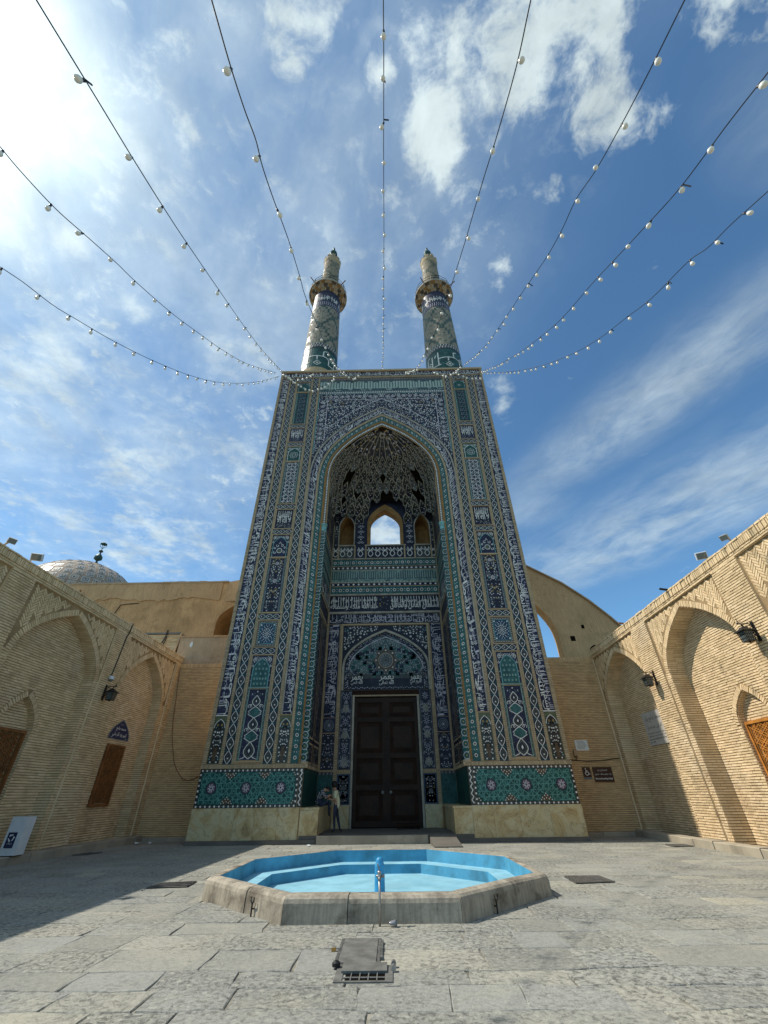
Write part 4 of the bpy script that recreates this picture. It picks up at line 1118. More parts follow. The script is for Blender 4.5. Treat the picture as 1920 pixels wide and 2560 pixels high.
# ------------------------------------------------------------------ brickwork
bp = []
for k in range(4):
    q = random.Random(k); e = .06
    P = []
    for z, i in ((-1, 0), (.55, 0), (1, 1)):
        for sx, sy in ((-1, -1), (1, -1), (1, 1), (-1, 1)):
            P.append((sx * (1 - (.035 if i else 0) - q.random() * .02), sy * (1 - (.14 if i else 0) - q.random() * .08), z - (q.random() * .25 if i else 0)))
    me = bpy.data.meshes.new('brick'); F = [(8, 9, 10, 11)]
    for r in (0, 4): F += [(r + j, r + (j + 1) % 4, r + 4 + (j + 1) % 4, r + 4 + j) for j in range(4)]
    me.from_pydata(P, [], F); bp.append(me)


def lay_bricks(root, bricks, mat, key, n_parts=300, name='brick'):
    """bricks = [(centre, half axis along, half axis up, half axis out)]: the 300 that show largest are parts, the rest one mesh"""
    cam_f = cam.matrix_world.inverted()
    def size(b):
        c = b[0]; q = cam_f @ c
        if q.z > -.5: return 0
        x, y = q.x / -q.z * 1030 + 960, 1280 - q.y / -q.z * 1030
        if not (-10 < x < 1930 and -10 < y < 2570): return 0
        nrm = b[3].normalized(); d = (CAM - c); f = abs(d.normalized().dot(nrm)); return b[1].length * b[2].length * f / d.length_squared
    sz = sorted(((size(b), i) for i, b in enumerate(bricks)), reverse=True)
    parts = set(i for s, i in sz[:n_parts] if s > 0)
    meshes = []
    for me in bp:
        m2 = me.copy(); m2.name = name; m2.materials.append(mat); meshes.append(m2)
    mb = MB(); off = LOC[root]
    for i, (c, a, u, o) in enumerate(bricks):
        if i in parts:
            ob = bpy.data.objects.new(name, meshes[i % 4]); COL.objects.link(ob); ob.parent = root
            Mx = Matrix.Identity(4)
            for r in range(3): Mx[r][0] = a[r]; Mx[r][1] = u[r]; Mx[r][2] = o[r]; Mx[r][3] = c[r] - off[r]
            ob.matrix_local = Mx
        else: mb.obox(c, a, u, o, mat, back=False)
    if mb.f: mb.build('far_bricks', root, kind='stuff')


BH, BL, BJ = .076, .24, .024


def rows(F, w, ivs, z0, z1, out, rnd, proud=.014, hh=None, pitch=BH, ln=BL):
    k = 0; z = z0
    R = F.to_3x3()
    while z + pitch * .5 < z1:
        for a, b in ivs(z + pitch / 2):
            if b - a < .04: continue
            x = a - (k % 2) * ln * .5 - (rnd.random() * .03)
            while x < b:
                x0, x1 = max(x, a), min(x + ln, b)
                if x1 - x0 > .035:
                    g = .004; v0, v1 = z + BJ * .5 * rnd.uniform(.6, 1.5), z + pitch - BJ * .5 * rnd.uniform(.6, 1.5); p = proud * rnd.uniform(.55, 1.35)
                    if rnd.random() < .03: p *= .15
                    out.append((F @ V(((x0 + x1) / 2, (v0 + v1) / 2, w + p / 2)), R @ V(((x1 - x0) / 2 - g, 0, 0)), R @ V((0, (v1 - v0) / 2, 0)), R @ V((0, 0, p / 2))))
                x += ln
        z += pitch; k += 1


def soldiers(F, w, u0, u1, z0, z1, out, rnd, proud=.02, pitch=.075, jit=.4):
    R = F.to_3x3(); x = u0
    while x < u1 - .02:
        p = proud * rnd.uniform(1 - jit, 1 + jit); d = rnd.uniform(0, .02); top_ = z1 - d
        out.append((F @ V((x + pitch / 2, (z0 + top_) / 2, w + p / 2)), R @ V((0, (top_ - z0) / 2, 0)), R @ V((-(pitch / 2 - .008), 0, 0)), R @ V((0, 0, p / 2)))); x += pitch


def chevrons(F, w, inside, u0, u1, z0, z1, out, rnd, proud=.012):
    """herringbone panel"""
    R = F.to_3x3(); s = .078; k = 3; c45 = math.sqrt(.5); ax = (V((c45, c45, 0)), V((-c45, c45, 0)))
    n = int((u1 - u0 + z1 - z0) / s / 1.41) + 4; um, zm = (u0 + u1) / 2, (z0 + z1) / 2
    for i in range(-n, n):
        for j in range(-n, n):
            m = (i - j) % (2 * k)
            if m == 0: q, a, b = ax[0] * (i + k / 2) + ax[1] * (j + .5), ax[0], ax[1]
            elif m == 2 * k - 1: q, a, b = ax[0] * (i + .5) + ax[1] * (j + k / 2), ax[1], ax[0]
            else: continue
            cu, cz = um + q.x * s, zm + q.y * s; e = s * k * .40
            if all(u0 + .01 < cu + a.x * t < u1 - .01 and z0 + .01 < cz + a.y * t < z1 - .01 and inside(cu + a.x * t, cz + a.y * t) for t in (-e, 0, e)):
                p = proud * rnd.uniform(.35, 1.6)
                out.append((F @ V((cu, cz, w + p / 2)), R @ (a * (s * k / 2 - .010)), R @ (b * (s / 2 - .010)), R @ V((0, 0, p / 2))))


def voussoirs(F, c, a, spring, apex, w, out, rnd, ring=.20, proud=.015, pitch=.075, jamb=False, depth=None):
    """ring of radial bricks round an arch; with depth, the bricks of the soffit instead"""
    R = F.to_3x3(); P = arch_pts(c, a, spring, apex, 3)
    ds = [0.0]
    for p, q in zip(P[:-1], P[1:]): ds.append(ds[-1] + math.hypot(q[0] - p[0], q[1] - p[1]))
    n = int(ds[-1] / pitch); j = 0
    for i in range(n):
        d = ds[-1] * (i + .5) / n
        while j < len(ds) - 2 and ds[j + 1] < d: j += 1
        t = (d - ds[j]) / (ds[j + 1] - ds[j]); x = P[j][0] + (P[j + 1][0] - P[j][0]) * t; z = P[j][1] + (P[j + 1][1] - P[j][1]) * t
        tx, tz = P[j + 1][0] - P[j][0], P[j + 1][1] - P[j][1]; l = math.hypot(tx, tz); tv = V((tx / l, tz / l, 0)); nv = V((-tz / l, tx / l, 0))
        if depth is None:
            p = proud * rnd.uniform(.5, 1.5); cc = V((x, z, w + p / 2)) + nv * (ring / 2 + .004)
            out.append((F @ cc, R @ (nv * (ring / 2 - .006)), R @ (tv * (-(pitch / 2 - .009))), R @ V((0, 0, p / 2))))
        else:
            w0, w1 = w - depth, w; k = rnd.uniform(.35, .65); wm = w0 + (w1 - w0) * k
            for a0, a1 in ((w0, wm), (wm, w1)):
                p = .012 * rnd.uniform(.5, 1.4); cc = V((x, z, (a0 + a1) / 2)) - nv * (p / 2)
                out.append((F @ cc, R @ V((0, 0, (a1 - a0) / 2 - .005)), R @ (tv * (pitch / 2 - .009)), R @ (nv * (-p / 2))))


def jambs(F, u, sgn, w0, w1, z0, z1, out, rnd):
    """bricks on the side of a niche; sgn is the direction the face looks"""
    R = F.to_3x3(); z = z0; k = 0
    while z < z1 - .03:
        wm = w0 + (w1 - w0) * (.36 if k % 2 else .64)
        for a0, a1 in ((w0, wm), (wm, w1)):
            p = .012 * rnd.uniform(.5, 1.4)
            out.append((F @ V((u + sgn * p / 2, z + BH / 2, (a0 + a1) / 2)), R @ V((0, 0, -(a1 - a0) / 2 + .005)) * 1.0, R @ V((0, BH / 2 - BJ * .5, 0)), R @ V((sgn * p / 2, 0, 0))))
        z += BH; k += 1


def jali(root, F, u0, u1, z0, z1, w, wood, cell=.22, name='lattice_window'):
    """wooden pierced screen: frame, and a lattice of hexagon stars"""
    fr = MB(); e = .085
    for lo, hi in (((u0, z0, w - .05), (u0 + e, z1, w + .05)), ((u1 - e, z0, w - .05), (u1, z1, w + .05)), ((u0 + e, z1 - e, w - .05), (u1 - e, z1, w + .047)), ((u0 + e, z0, w - .05), (u1 - e, z0 + e, w + .047))): fr.fbox(F, lo, hi, M[wood])
    win = fr.build('window', root); win['label'] = 'wooden lattice window'
    lt = MB(); a0, a1, b0, b1 = u0 + e, u1 - e, z0 + e, z1 - e; R = F.to_3x3()
    def bar(p, q, wd, dz):
        n = 24; run = []
        inr = lambda t: a0 <= p[0] + (q[0] - p[0]) * t <= a1 and b0 <= p[1] + (q[1] - p[1]) * t <= b1
        ts = [i / n for i in range(n + 1) if inr(i / n)]
        if len(ts) < 2: return
        A = (p[0] + (q[0] - p[0]) * ts[0], p[1] + (q[1] - p[1]) * ts[0]); B = (p[0] + (q[0] - p[0]) * ts[-1], p[1] + (q[1] - p[1]) * ts[-1])
        c = V(((A[0] + B[0]) / 2, (A[1] + B[1]) / 2, w + dz)); d = V((B[0] - A[0], B[1] - A[1], 0)); l = d.length
        if l < .02: return
        d.normalize(); nn = V((-d.y, d.x, 0)); lt.obox(F @ c, R @ (d * l / 2), R @ (nn * wd / 2), R @ V((0, 0, .016)), M[wood])
    W_, H_ = a1 - a0, b1 - b0; D = math.hypot(W_, H_); cm = ((a0 + a1) / 2, (b0 + b1) / 2)
    for k in range(3):
        an = PI / 6 + k * PI / 3; d = (math.cos(an), math.sin(an)); nn = (-d[1], d[0]); m = int(D / cell) + 1
        for j in range(-m, m + 1):
            for off in (-.17, .17):
                o = (j + off) * cell; p = (cm[0] + nn[0] * o - d[0] * D, cm[1] + nn[1] * o - d[1] * D); q = (cm[0] + nn[0] * o + d[0] * D, cm[1] + nn[1] * o + d[1] * D); bar(p, q, .020, .001 * k)
    ny = int(H_ / (cell * .577)) + 2; nx = int(W_ / cell) + 2
    for i in range(-nx, nx):
        for j in range(-ny, ny):
            u = cm[0] + (i + .5 * (j % 2)) * cell * 1.155; z = cm[1] + j * cell
            if a0 + .05 < u < a1 - .05 and b0 + .05 < z < b1 - .05:
                for q in range(6):
                    t0, t1 = PI / 3 * q, PI / 3 * (q + 1); r = cell * .20; bar((u + r * math.cos(t0), z + r * math.sin(t0)), (u + r * math.cos(t1), z + r * math.sin(t1)), .016, .006)
    lt.build('lattice', win)
    bk = MB(); bk.poly([F @ V((u0, z0, w - .16)), F @ V((u1, z0, w - .16)), F @ V((u1, z1, w - .16)), F @ V((u0, z1, w - .16))], M['dark']); bk.build('dark_interior', win)


def arcade(name, label, F, bays, uend0, uend1, depth, side, back_dir):
    """courtyard wall: piers, sunk rectangular panels with herringbone spandrels, deep arched niches, soldier-course cornice"""
    rnd = random.Random(len(name) + side)
    root = thing(name, label, 'wall', F.translation)
    body = MB(); G = M['brick_gap']; out = []; zt, zc = 7.42, 7.80; pw = -.065; ztop = 7.15; spr = 5.15
    R = F.to_3x3()
    xs = [uend0] + [q for b in sorted(bays, key=lambda q: q['r'][0]) for q in b['r']] + [uend1]
    piers = [(xs[i], xs[i + 1]) for i in range(0, len(xs), 2)]
    A = lambda u, v, w: F @ V((u, v, w))
    for a, b in piers:
        if b > a: body.poly([A(a, 0, 0), A(b, 0, 0), A(b, zt, 0), A(a, zt, 0)], G)
    body.poly([A(uend0, zt, 0), A(uend1, zt, 0), A(uend1, zc, 0), A(uend0, zc, 0)], G)
    body.poly([A(uend0, zc, 0), A(uend1, zc, 0), A(uend1, zc, -2.0), A(uend0, zc, -2.0)], M['mud_grey'])
    body.poly([A(uend0, 0, -2.0), A(uend1, 0, -2.0), A(uend1, zc, -2.0), A(uend0, zc, -2.0)], G)
    body.poly([A(uend0, 0, 0), A(uend0, zc, 0), A(uend0, zc, -2.0), A(uend0, 0, -2.0)], G); body.poly([A(uend1, 0, 0), A(uend1, zc, 0), A(uend1, zc, -2.0), A(uend1, 0, -2.0)], G)
    rows(F, 0, lambda z: piers, 0, zt - .01, out, rnd)
    rows(F, 0, lambda z: [(uend0, uend1)], zt, zt + .15, out, rnd)
    soldiers(F, 0, uend0, uend1, zt + .15, zc - .005, out, rnd, .045, .078, .35)
    soldiers(F, 0.0, uend0, uend1, zc - .005, zc + .055, out, rnd, .06, .24, .2)
    for bq in bays:
        c, a, (r0, r1) = bq['c'], bq['a'], bq['r']; ins = lambda u, z, q=.0: abs(u - c) < arch_hw(a, spr, ztop, z) + q
        arch_wall(body, F, r0, r1, 0, zt, c, a, spr, ztop, pw, G)
        for u, s in ((r0, 1), (r1, -1)):
            body.poly([A(u, 0, 0), A(u, zt, 0), A(u, zt, pw), A(u, 0, pw)], M['brick'])
        body.poly([A(r0, zt, 0), A(r1, zt, 0), A(r1, zt, pw), A(r0, zt, pw)], M['brick'])
        arch_reveal(body, F, c, a, 0, spr, ztop, pw, -depth, G)
        rg_ = .21
        def iv(z):
            h = arch_hw(a, spr, ztop, z)
            if z > spr: h2 = arch_hw(a + rg_, spr, ztop + rg_ * 1.25, z); h = max(h, h2)
            if h < 0: return [(r0, r1)]
            return [(r0, c - h), (c + h, r1)]
        zs = 5.35
        rows(F, pw, iv, 0, zs, out, rnd)
        chevrons(F, pw, lambda u, z: abs(u - c) > arch_hw(a + rg_ + .03, spr, ztop + rg_ * 1.25 + .03, z), r0 + .04, r1 - .04, zs, zt - .02, out, rnd)
        voussoirs(F, c, a, spr, ztop, pw, out, rnd, rg_)
        voussoirs(F, c, a, spr, ztop, pw, out, rnd, depth=depth + pw)
        jambs(F, c - a, 1, -depth, pw, 0, spr, out, rnd); jambs(F, c + a, -1, -depth, pw, 0, spr, out, rnd)
        # back of the niche
        n = bq.get('niche'); wn = bq.get('win')
        if n:
            nc, na, nz, nspr, nap, nd = n
            # wall face around the small niche, clipped to the big arch
            A2 = [(c - a, 0.0)] + arch_pts(c, a, spr, ztop) + [(c + a, 0.0)]
            body.poly([A(c - a, 0, -depth), A(c + a, 0, -depth), A(c + a, nz, -depth), A(c - a, nz, -depth)], G) if nz > 0 else None
            arch_wall(body, F, c - a, c + a, nz, nap + .02, nc, na, nspr, nap, -depth, G)
            body.poly([A(c - a, nap + .02, -depth), A(c + a, nap + .02, -depth), A(c + a, spr, -depth), A(c - a, spr, -depth)], G)
            arch_fill(body, F, c, a, spr, spr + .001, ztop, -depth, G)
            arch_reveal(body, F, nc, na, nz, nspr, nap, -depth, -depth - nd, G)
            arch_fill(body, F, nc, na, nz, nspr, nap, -depth - nd, G)
            def ivb(z):
                h = arch_hw(a, spr, ztop, z)
                if h <= 0: return []
                h2 = arch_hw(na, nspr, nap, z)
                if z > nspr: h2 = max(h2, arch_hw(na + .19, nspr, nap + .23, z))
                if z < nz or h2 <= 0: return [(c - h, c + h)]
                return [(c - h, nc - h2), (nc + h2, c + h)]
            rows(F, -depth, ivb, 0, ztop, out, rnd)
            def ivn(z):
                h = arch_hw(na, nspr, nap, z); return [(nc - h, nc + h)] if h > 0 and z > wn[3] else []
            rows(F, -depth - nd, ivn, nz, nap, out, rnd)
            voussoirs(F, nc, na, nspr, nap, -depth, out, rnd, .17, .03); voussoirs(F, nc, na, nspr, nap, -depth, out, rnd, depth=nd)
            jambs(F, nc - na, 1, -depth - nd, -depth, nz, nspr, out, rnd); jambs(F, nc + na, -1, -depth - nd, -depth, nz, nspr, out, rnd)
            jali(root, F, wn[0], wn[1], wn[2], wn[3], -depth - nd + .055, bq['wood'])
        else:
            arch_fill(body, F, c, a, 0, spr, ztop, -depth, G)
            def ivb(z):
                h = arch_hw(a, spr, ztop, z)
                if h <= 0: return []
                if wn and wn[2] < z < wn[3]: return [(c - h, wn[0]), (wn[1], c + h)]
                return [(c - h, c + h)]
            rows(F, -depth, ivb, 0, ztop, out, rnd)
            if wn: jali(root, F, wn[0], wn[1], wn[2], wn[3], -depth + .052, bq['wood'], .20)
    body.build('wall_core', root)
    lay_bricks(root, out, M['brick'], name)
    return root


dl = V((.02, 1, 0)).normalized()
FL = frame(V((-11.05, 0, 0)), dl, (0, 0, 1), V((dl.y, -dl.x, 0)))              # left wall: u runs towards the portal
FR = frame(V((11.0, 0, 0)), -dl, (0, 0, 1), V((-dl.y, dl.x, 0)))              # right wall: u runs towards the camera
WL = arcade('arcade_wall', 'shaded buff brick courtyard wall with arched niches, left of the portal', FL,
            [dict(c=-.40, a=1.80, r=(-2.60, 1.85), win=(-1.12, .16, 1.29, 3.45), wood='wood_br'),
             dict(c=-5.95, a=2.05, r=(-8.35, -3.62), niche=(-6.1, .73, .35, 3.35, 4.36, .20), win=(-6.83, -5.37, .9, 3.42), wood='wood_br'),
             dict(c=-11.6, a=2.05, r=(-14.0, -9.3), niche=(-11.7, .73, .35, 3.35, 4.36, .20), win=(-12.43, -10.97, .9, 3.42), wood='wood_br')], -16.0, 2.32, .50, 1, 1)
WR = arcade('arcade_wall', 'sunlit buff brick courtyard wall with deep arched niches, right of the portal', FR,
            [dict(c=.16, a=2.03, r=(-2.22, 2.27)),
             dict(c=5.87, a=2.05, r=(3.52, 8.05), niche=(6.15, .74, .35, 3.3, 4.22, .20), win=(5.41, 6.89, .9, 3.38), wood='wood_or'),
             dict(c=11.5, a=2.05, r=(9.22, 13.7), niche=(11.7, .74, .35, 3.3, 4.22, .20), win=(10.96, 12.44, .9, 3.38), wood='wood_or')], -2.32, 16.0, .70, 2, -1)

# ---- corner walls between arcade and portal
def corner_wall(name, label, x0, x1, zt, seed):
    F = frame(V((0, 2.3, 0)), (1, 0, 0), (0, 0, 1), (0, -1, 0)); rnd = random.Random(seed)
    root = thing(name, label, 'wall', ((x0 + x1) / 2, 2.3, 0)); body = MB(); body.fbox(F, (x0, 0, -.9), (x1, zt, 0), M['brick_gap']); body.build('wall_core', root)
    out = []; zl = 2.56
    rows(F, 0, lambda z: [(x0, x1)], 0, zl - .12, out, rnd); soldiers(F, 0, x0, x1, zl - .12, zl, out, rnd, .018, .07)
    rows(F, 0, lambda z: [(x0, x1)], zl, zt - .22, out, rnd); soldiers(F, 0, x0, x1, zt - .22, zt, out, rnd, .03, .075)
    lay_bricks(root, out, M['brick_corner'], name); return root


CL = corner_wall('corner_wall', 'shaded brick corner wall joining the left arcade to the portal', -11.6, -7.86, 7.5, 5)
CR = corner_wall('corner_wall', 'shaded orange brick corner wall joining the right arcade to the portal', 7.86, 11.6, 7.55, 6)

# ---- kerbs
def kerb(name, F, u0, u1, w1, z, seed):
    root = bpy.data.objects.new(name, None); COL.objects.link(root); root['kind'] = 'structure'; LOC[root] = V((0, 0, 0)); rnd = random.Random(seed); u = u0
    while u < u1 - .05:
        l = min(rnd.uniform(.55, 1.1), u1 - u); b = MB(); dz = rnd.uniform(-.012, .012); dw = rnd.uniform(-.02, .02); e = .02
        P = [(u + .006, -.03, -.02), (u + l - .006, -.03, -.02), (u + .006, z + dz, -.02), (u + l - .006, z + dz, -.02)]
        sec = [(w1 + dw, -.03), (w1 + dw, z + dz - e), (w1 + dw - e, z + dz), (.0, z + dz)]
        for (wa, za), (wb, zb) in zip(sec[:-1], sec[1:]): b.poly([F @ V((u + .006, za, wa)), F @ V((u + l - .006, za, wa)), F @ V((u + l - .006, zb, wb)), F @ V((u + .006, zb, wb))], M['kerb'])
        for uu in (u + .006, u + l - .006): b.poly([F @ V((uu, za, wa)) for wa, za in sec] + [F @ V((uu, -.03, 0))], M['kerb'])
        b.build('kerb_stone', root); u += l


kerb('kerb', FL, -14, 1.86, .50, .22, 1); kerb('kerb', FR, -1.86, 14, .46, .22, 2)
FC = frame(V((0, 2.3, 0)), (1, 0, 0), (0, 0, 1), (0, -1, 0))
kerb('kerb', FC, -10.98, -7.9, .42, .14, 3); kerb('kerb', FC, 7.9, 10.95, .42, .14, 4)

# ------------------------------------------------------------------ the portal
FP = frame(V((0, 0, 0)), (1, 0, 0), (0, 0, 1), (0, -1, 0))          # facade frame: u right, v up, w out
YB = 3.9                                                             # back wall of the recess
FB = frame(V((0, YB, 0)), (1, 0, 0), (0, 0, 1), (0, -1, 0))
portal = thing('mosque_portal', 'very tall tiled mosque portal with a deep pointed recess and dark double doors', 'gateway', (0, 0, 0))
ZT = 29.25


def part(name, fn, label=None, kind=None, parent=None):
    b = MB(); fn(b); return b.build(name, parent or portal, label=label, kind=kind)


# -- masses
def masses(b):
    for sx in (-1, 1):
        lo, hi = sorted((sx * 7.85, sx * 3.46)); b.box((lo, .012, .0), (hi, 5.2, ZT), M['mud_smooth'])
    b.box((-3.459, .60, 23.55), (3.459, 5.19, ZT - .01), M['mud_smooth'])
    b.poly([V((-3.46, .012, 23.4)), V((3.46, .012, 23.4)), V((3.46, .012, ZT)), V((-3.46, .012, ZT))], M['mud_smooth'])
    # wall behind the recess, pierced by the high window
    W0 = -.55
    for (u0, u1, v0, v1) in ((-3.459, 3.459, -.02, 14.6), (-3.459, 3.459, 19.6, 23.54)): b.fbox(FB, (u0, v0, W0), (u1, v1, -.012), M['mud_smooth'])
    for w in (-.012, W0):
        arch_wall(b, FB, -1.75, 1.75, 14.6, 19.6, .1, 1.03, 17.15, 18.42, w, M['navy_dk' if w > -.1 else 'ochre_brick'], 15.6)
        for u0, u1, c in ((-3.459, -1.75, -2.56), (1.75, 3.459, 2.66)): arch_wall(b, FB, u0, u1, 14.6, 19.6, c, .50, 17.0, 18.0, w, M['navy_dk'], 15.62)
    arch_reveal(b, FB, .1, 1.03, 15.6, 17.15, 18.42, -.012, W0, M['ochre_brick'])
    b.poly([FB @ V((-.93, 15.6, -.012)), FB @ V((1.13, 15.6, -.012)), FB @ V((1.13, 15.6, W0)), FB @ V((-.93, 15.6, W0))], M['ochre_brick'])
    for c in (-2.56, 2.66):
        arch_reveal(b, FB, c, .50, 15.62, 17.0, 18.0, -.012, -1.1, M['ochre_brick']); arch_fill(b, FB, c, .50, 15.62, 17.0, 18.0, -1.1, M['ochre_brick'])
        b.poly([FB @ V((c - .5, 15.62, 0)), FB @ V((c + .5, 15.62, 0)), FB @ V((c + .5, 15.62, -1.1)), FB @ V((c - .5, 15.62, -1.1))], M['ochre_brick'])


part('core_masonry', masses)
part('window_surround', lambda b: arch_frame(b, FB, .1, 1.03, 17.15, 18.42, 1.24, 17.2, 18.92, 15.6, -.012, .10, M['ochre_brick']))
for c in (-2.56, 2.66): part('niche_surround', lambda b: arch_frame(b, FB, c, .50, 17.0, 18.0, .57, 17.02, 18.12, 15.62, -.012, .05, M['rib']))

vert = lambda x0, x1, z0, z1, w=0.0: Flat((x0, -w, z0), (0, 0, 1), (1, 0, 0), z1 - z0, x1 - x0, (0, -1, 0))      # s up, t to the right
horz = lambda x0, x1, z0, z1, w=0.0: Flat((x0, -w, z0), (1, 0, 0), (0, 0, 1), x1 - x0, z1 - z0, (0, -1, 0))     # s right, t up


def vx(sx, a, b, z0, z1, w=0.0):
    """vertical band between |x| = a and b on side sx, t always outwards from the axis"""
    return Flat((sx * a, -w, z0), (0, 0, 1), (sx, 0, 0), z1 - z0, b - a, (0, -1, 0))


Z0 = 2.70
levels = [('P1', 2.76, 7.30), ('P2', 7.62, 9.05), ('P3', 9.38, 14.20), ('P4', 14.54, 15.98), ('P5', 16.34, 21.20), ('P6', 21.55, 22.95), ('P7', 23.30, 27.95)]
rnP = random.Random(77)


def framed(b, sx, z0, z1, a=5.42, c=6.42):
    """tan moulding round one of the pier panels"""
    for x0, x1, q0, q1 in ((a, a + .042, z0, z1), (c - .042, c, z0, z1)): b.fbox(FP, (min(sx * x0, sx * x1), q0, 0), (max(sx * x0, sx * x1), q1, .035), M['tan'])
    for q0, q1 in ((z0, z0 + .045), (z1 - .045, z1)): b.fbox(FP, (min(sx * (a + .042), sx * (c - .042)), q0, 0), (max(sx * (a + .042), sx * (c - .042)), q1, .035), M['tan'])


def script_surface(sx, a, b, z0, z1):
    """letters stand with their heads outwards: read upwards on the right pier, downwards on the left one"""
    if sx > 0:
        # text runs right to left along -s, so s points down; t points outwards (+x)
        return Flat((a, 0, z1), (0, 0, -1), (1, 0, 0), z1 - z0, b - a, (0, -1, 0))
    return Flat((-a, 0, z0), (0, 0, 1), (-1, 0, 0), z1 - z0, b - a, (0, -1, 0))


for sx in (-1, 1):
    # outermost toothed brick edge, inscription, vase panel
    part('brick_border', lambda b: p_bricks(b, vx(sx, 7.67, 7.85, Z0, ZT - .16), .085, 'tan', .03, .18, rnP))
    part('inscription_band', lambda b: p_script(b, script_surface(sx, 7.13, 7.665, 4.62, 28.42), A_ALL if sx < 0 else A_DIN, 'white', 'lilac', rnP, 'navy', lead=A_BISM.split(' ') if sx > 0 else None))
    part('vase_panel', lambda b: p_vase(b, vx(sx, 7.13, 7.665, Z0 + .02, 4.58)))
    part('moulding', lambda b: b.fbox(FP, (min(sx * 7.13, sx * 7.665), 4.58, 0), (max(sx * 7.13, sx * 7.665), 4.62, .02), M['white']))
    for x0, x1 in ((6.985, 7.125), (5.25, 5.36), (4.725, 4.865), (6.48, 6.60)):
        part('brick_strip', lambda b: p_bricks(b, vx(sx, x0, x1, Z0, 28.42), .075, 'tan', .025, .2, rnP))
    part('medallion_band', lambda b: p_ogee(b, vx(sx, 6.605, 6.98, Z0, 28.42), .53)); part('medallion_band', lambda b: p_ogee(b, vx(sx, 4.87, 5.245, Z0, 28.42), .53))
    # ladder of horizontal medallion bands and the panels between them
    edges = [(7.30, 7.62), (9.05, 9.38), (14.20, 14.54), (15.98, 16.34), (21.20, 21.55), (22.95, 23.30), (27.95, 28.42)]
    for q0, q1 in edges:
        part('medallion_band', lambda b: p_ogee(b, Flat((min(sx * 5.365, sx * 6.475), 0, q0 + .01), (1, 0, 0), (0, 0, 1), 1.11, q1 - q0 - .02, (0, -1, 0)), .37))
    for nm, z0, z1 in levels:
        fr = part('panel_frame', lambda b: framed(b, sx, z0, z1, 5.365, 6.475))
        S = vx(sx, 5.425, 6.415, z0 + .06, z1 - .06)
        if nm in ('P1', 'P3', 'P5', 'P7'):
            split = {'P1': 5.72, 'P3': 12.62, 'P5': 19.78, 'P7': 26.72}[nm] - S.o.z
            U = Sub(S, split + .07, S.L, .0, S.W)
            part('arched_panel', lambda b: p_arch_panel(b, U, {'P1': 'turq', 'P3': 'navy', 'P5': 'star', 'P7': 'green'}[nm]))
            part('moulding', lambda b: b.obox(S.at(split + .035, S.W / 2, .02), V((S.W / 2, 0, 0)), V((0, 0, .035)), V((0, -.025, 0)), M['frieze' if nm == 'P1' else 'tan']))
            e = .115; Lw = Sub(S, 0.03, split - .03, e, S.W - e)
            part('tile_panel', lambda b: {'P1': p_cartouches, 'P3': p_big_flowers, 'P5': p_star_net, 'P7': p_spirals}[nm](b, Lw))
            for t0, t1 in ((0.0, e - .045), (S.W - e + .045, S.W)):
                Q = Sub(S, 0.0, split, t0, t1)
                def wav(b):
                    p_base(b, Q, M['black']); n = int(Q.L / .10)
                    p_line(b, Q, [(Q.L * i / n, Q.W * (.5 + .34 * math.sin(i * PI / 2))) for i in range(n + 1)], .016, M['turq_lt'], .006)
                    for i in range(n // 2): p_disc(b, Q, (Q.L * (i + .5) / (n // 2), Q.W * (.25 + .5 * (i % 2))), .013, M['white'], .005, 4)
                part('edge_strip', wav)
            part('moulding', lambda b: [b.obox(S.at(split / 2, t, .012), V((.020, 0, 0)), V((0, 0, split / 2)), V((0, -.014, 0)), M['frieze' if nm != 'P3' else 'dull']) for t in (e - .022, S.W - e + .022)])
        elif nm == 'P2': part('rosette_panel', lambda b: p_square_rosette(b, S))
        else:
            H_ = Flat((min(sx * 5.425, sx * 6.415), 0, z0 + .06), (1, 0, 0), (0, 0, 1), .99, z1 - z0 - .12, (0, -1, 0))
            def cal(b):
                p_base(b, H_, M['navy_dk' if nm == 'P4' else 'navy'])
                for i, t in enumerate((A_ALL[i:i + 3] for i in (1, 7))):
                    p_text(b, H_, shape_arabic(' '.join(t)), .08, .91, H_.W * (.28 + .30 * i), H_.W * (.60 + .34 * i), M['white'], .008 + .005 * i, .014)
                for k in range(6): p_line(b, H_, [(.12 + .13 * k, H_.W * .42), (.11 + .13 * k, H_.W * .93)], .022, M['white'], .019)
                p_floral(b, Sub(H_, 0, H_.L, 0, H_.W * .3), dens=50, do_base=False, rmin=.012, rmax=.028, rnd=rnP, mirror=False)
            part('calligraphy_panel', cal)
    # inner inscription of the pier runs on over the arch (built below); turquoise rosettes likewise
    part('vase_panel', lambda b: p_vase(b, vx(sx, 4.20, 4.715, Z0 + .02, 4.58)))
    # engaged colonnette at the corner of the recess
    cx = sx * 3.50
    def colon(b):
        # (cos, sin) with angle -90 deg facing the court
        a0, a1 = (-PI * 1.05, -PI * .02)
        S = Cyl((cx, .10, 0), .155, Z0, 14.35 - Z0, a0, a1); p_scroll(b, S, .43)
    part('colonnette', colon)
    part('capital', lambda b: b.lathe((cx, .10, 14.35), [(.155, 0), (.17, .02), (.17, .06), (.15, .10), (.16, .35), (.20, .42), (.20, .50), (.0, .50)], M['turq_lt'], 14))
    part('colonnette_base', lambda b: b.lathe((cx, .10, Z0 - .03), [(.19, 0), (.19, .06), (.165, .10), (.0, .10)], M['tan'], 14))
    part('corner_strip', lambda b: b.fbox(FP, (min(sx * 3.47, sx * 3.36), 14.86, -.14), (max(sx * 3.47, sx * 3.36), 18.4, -.02), M['tan']))

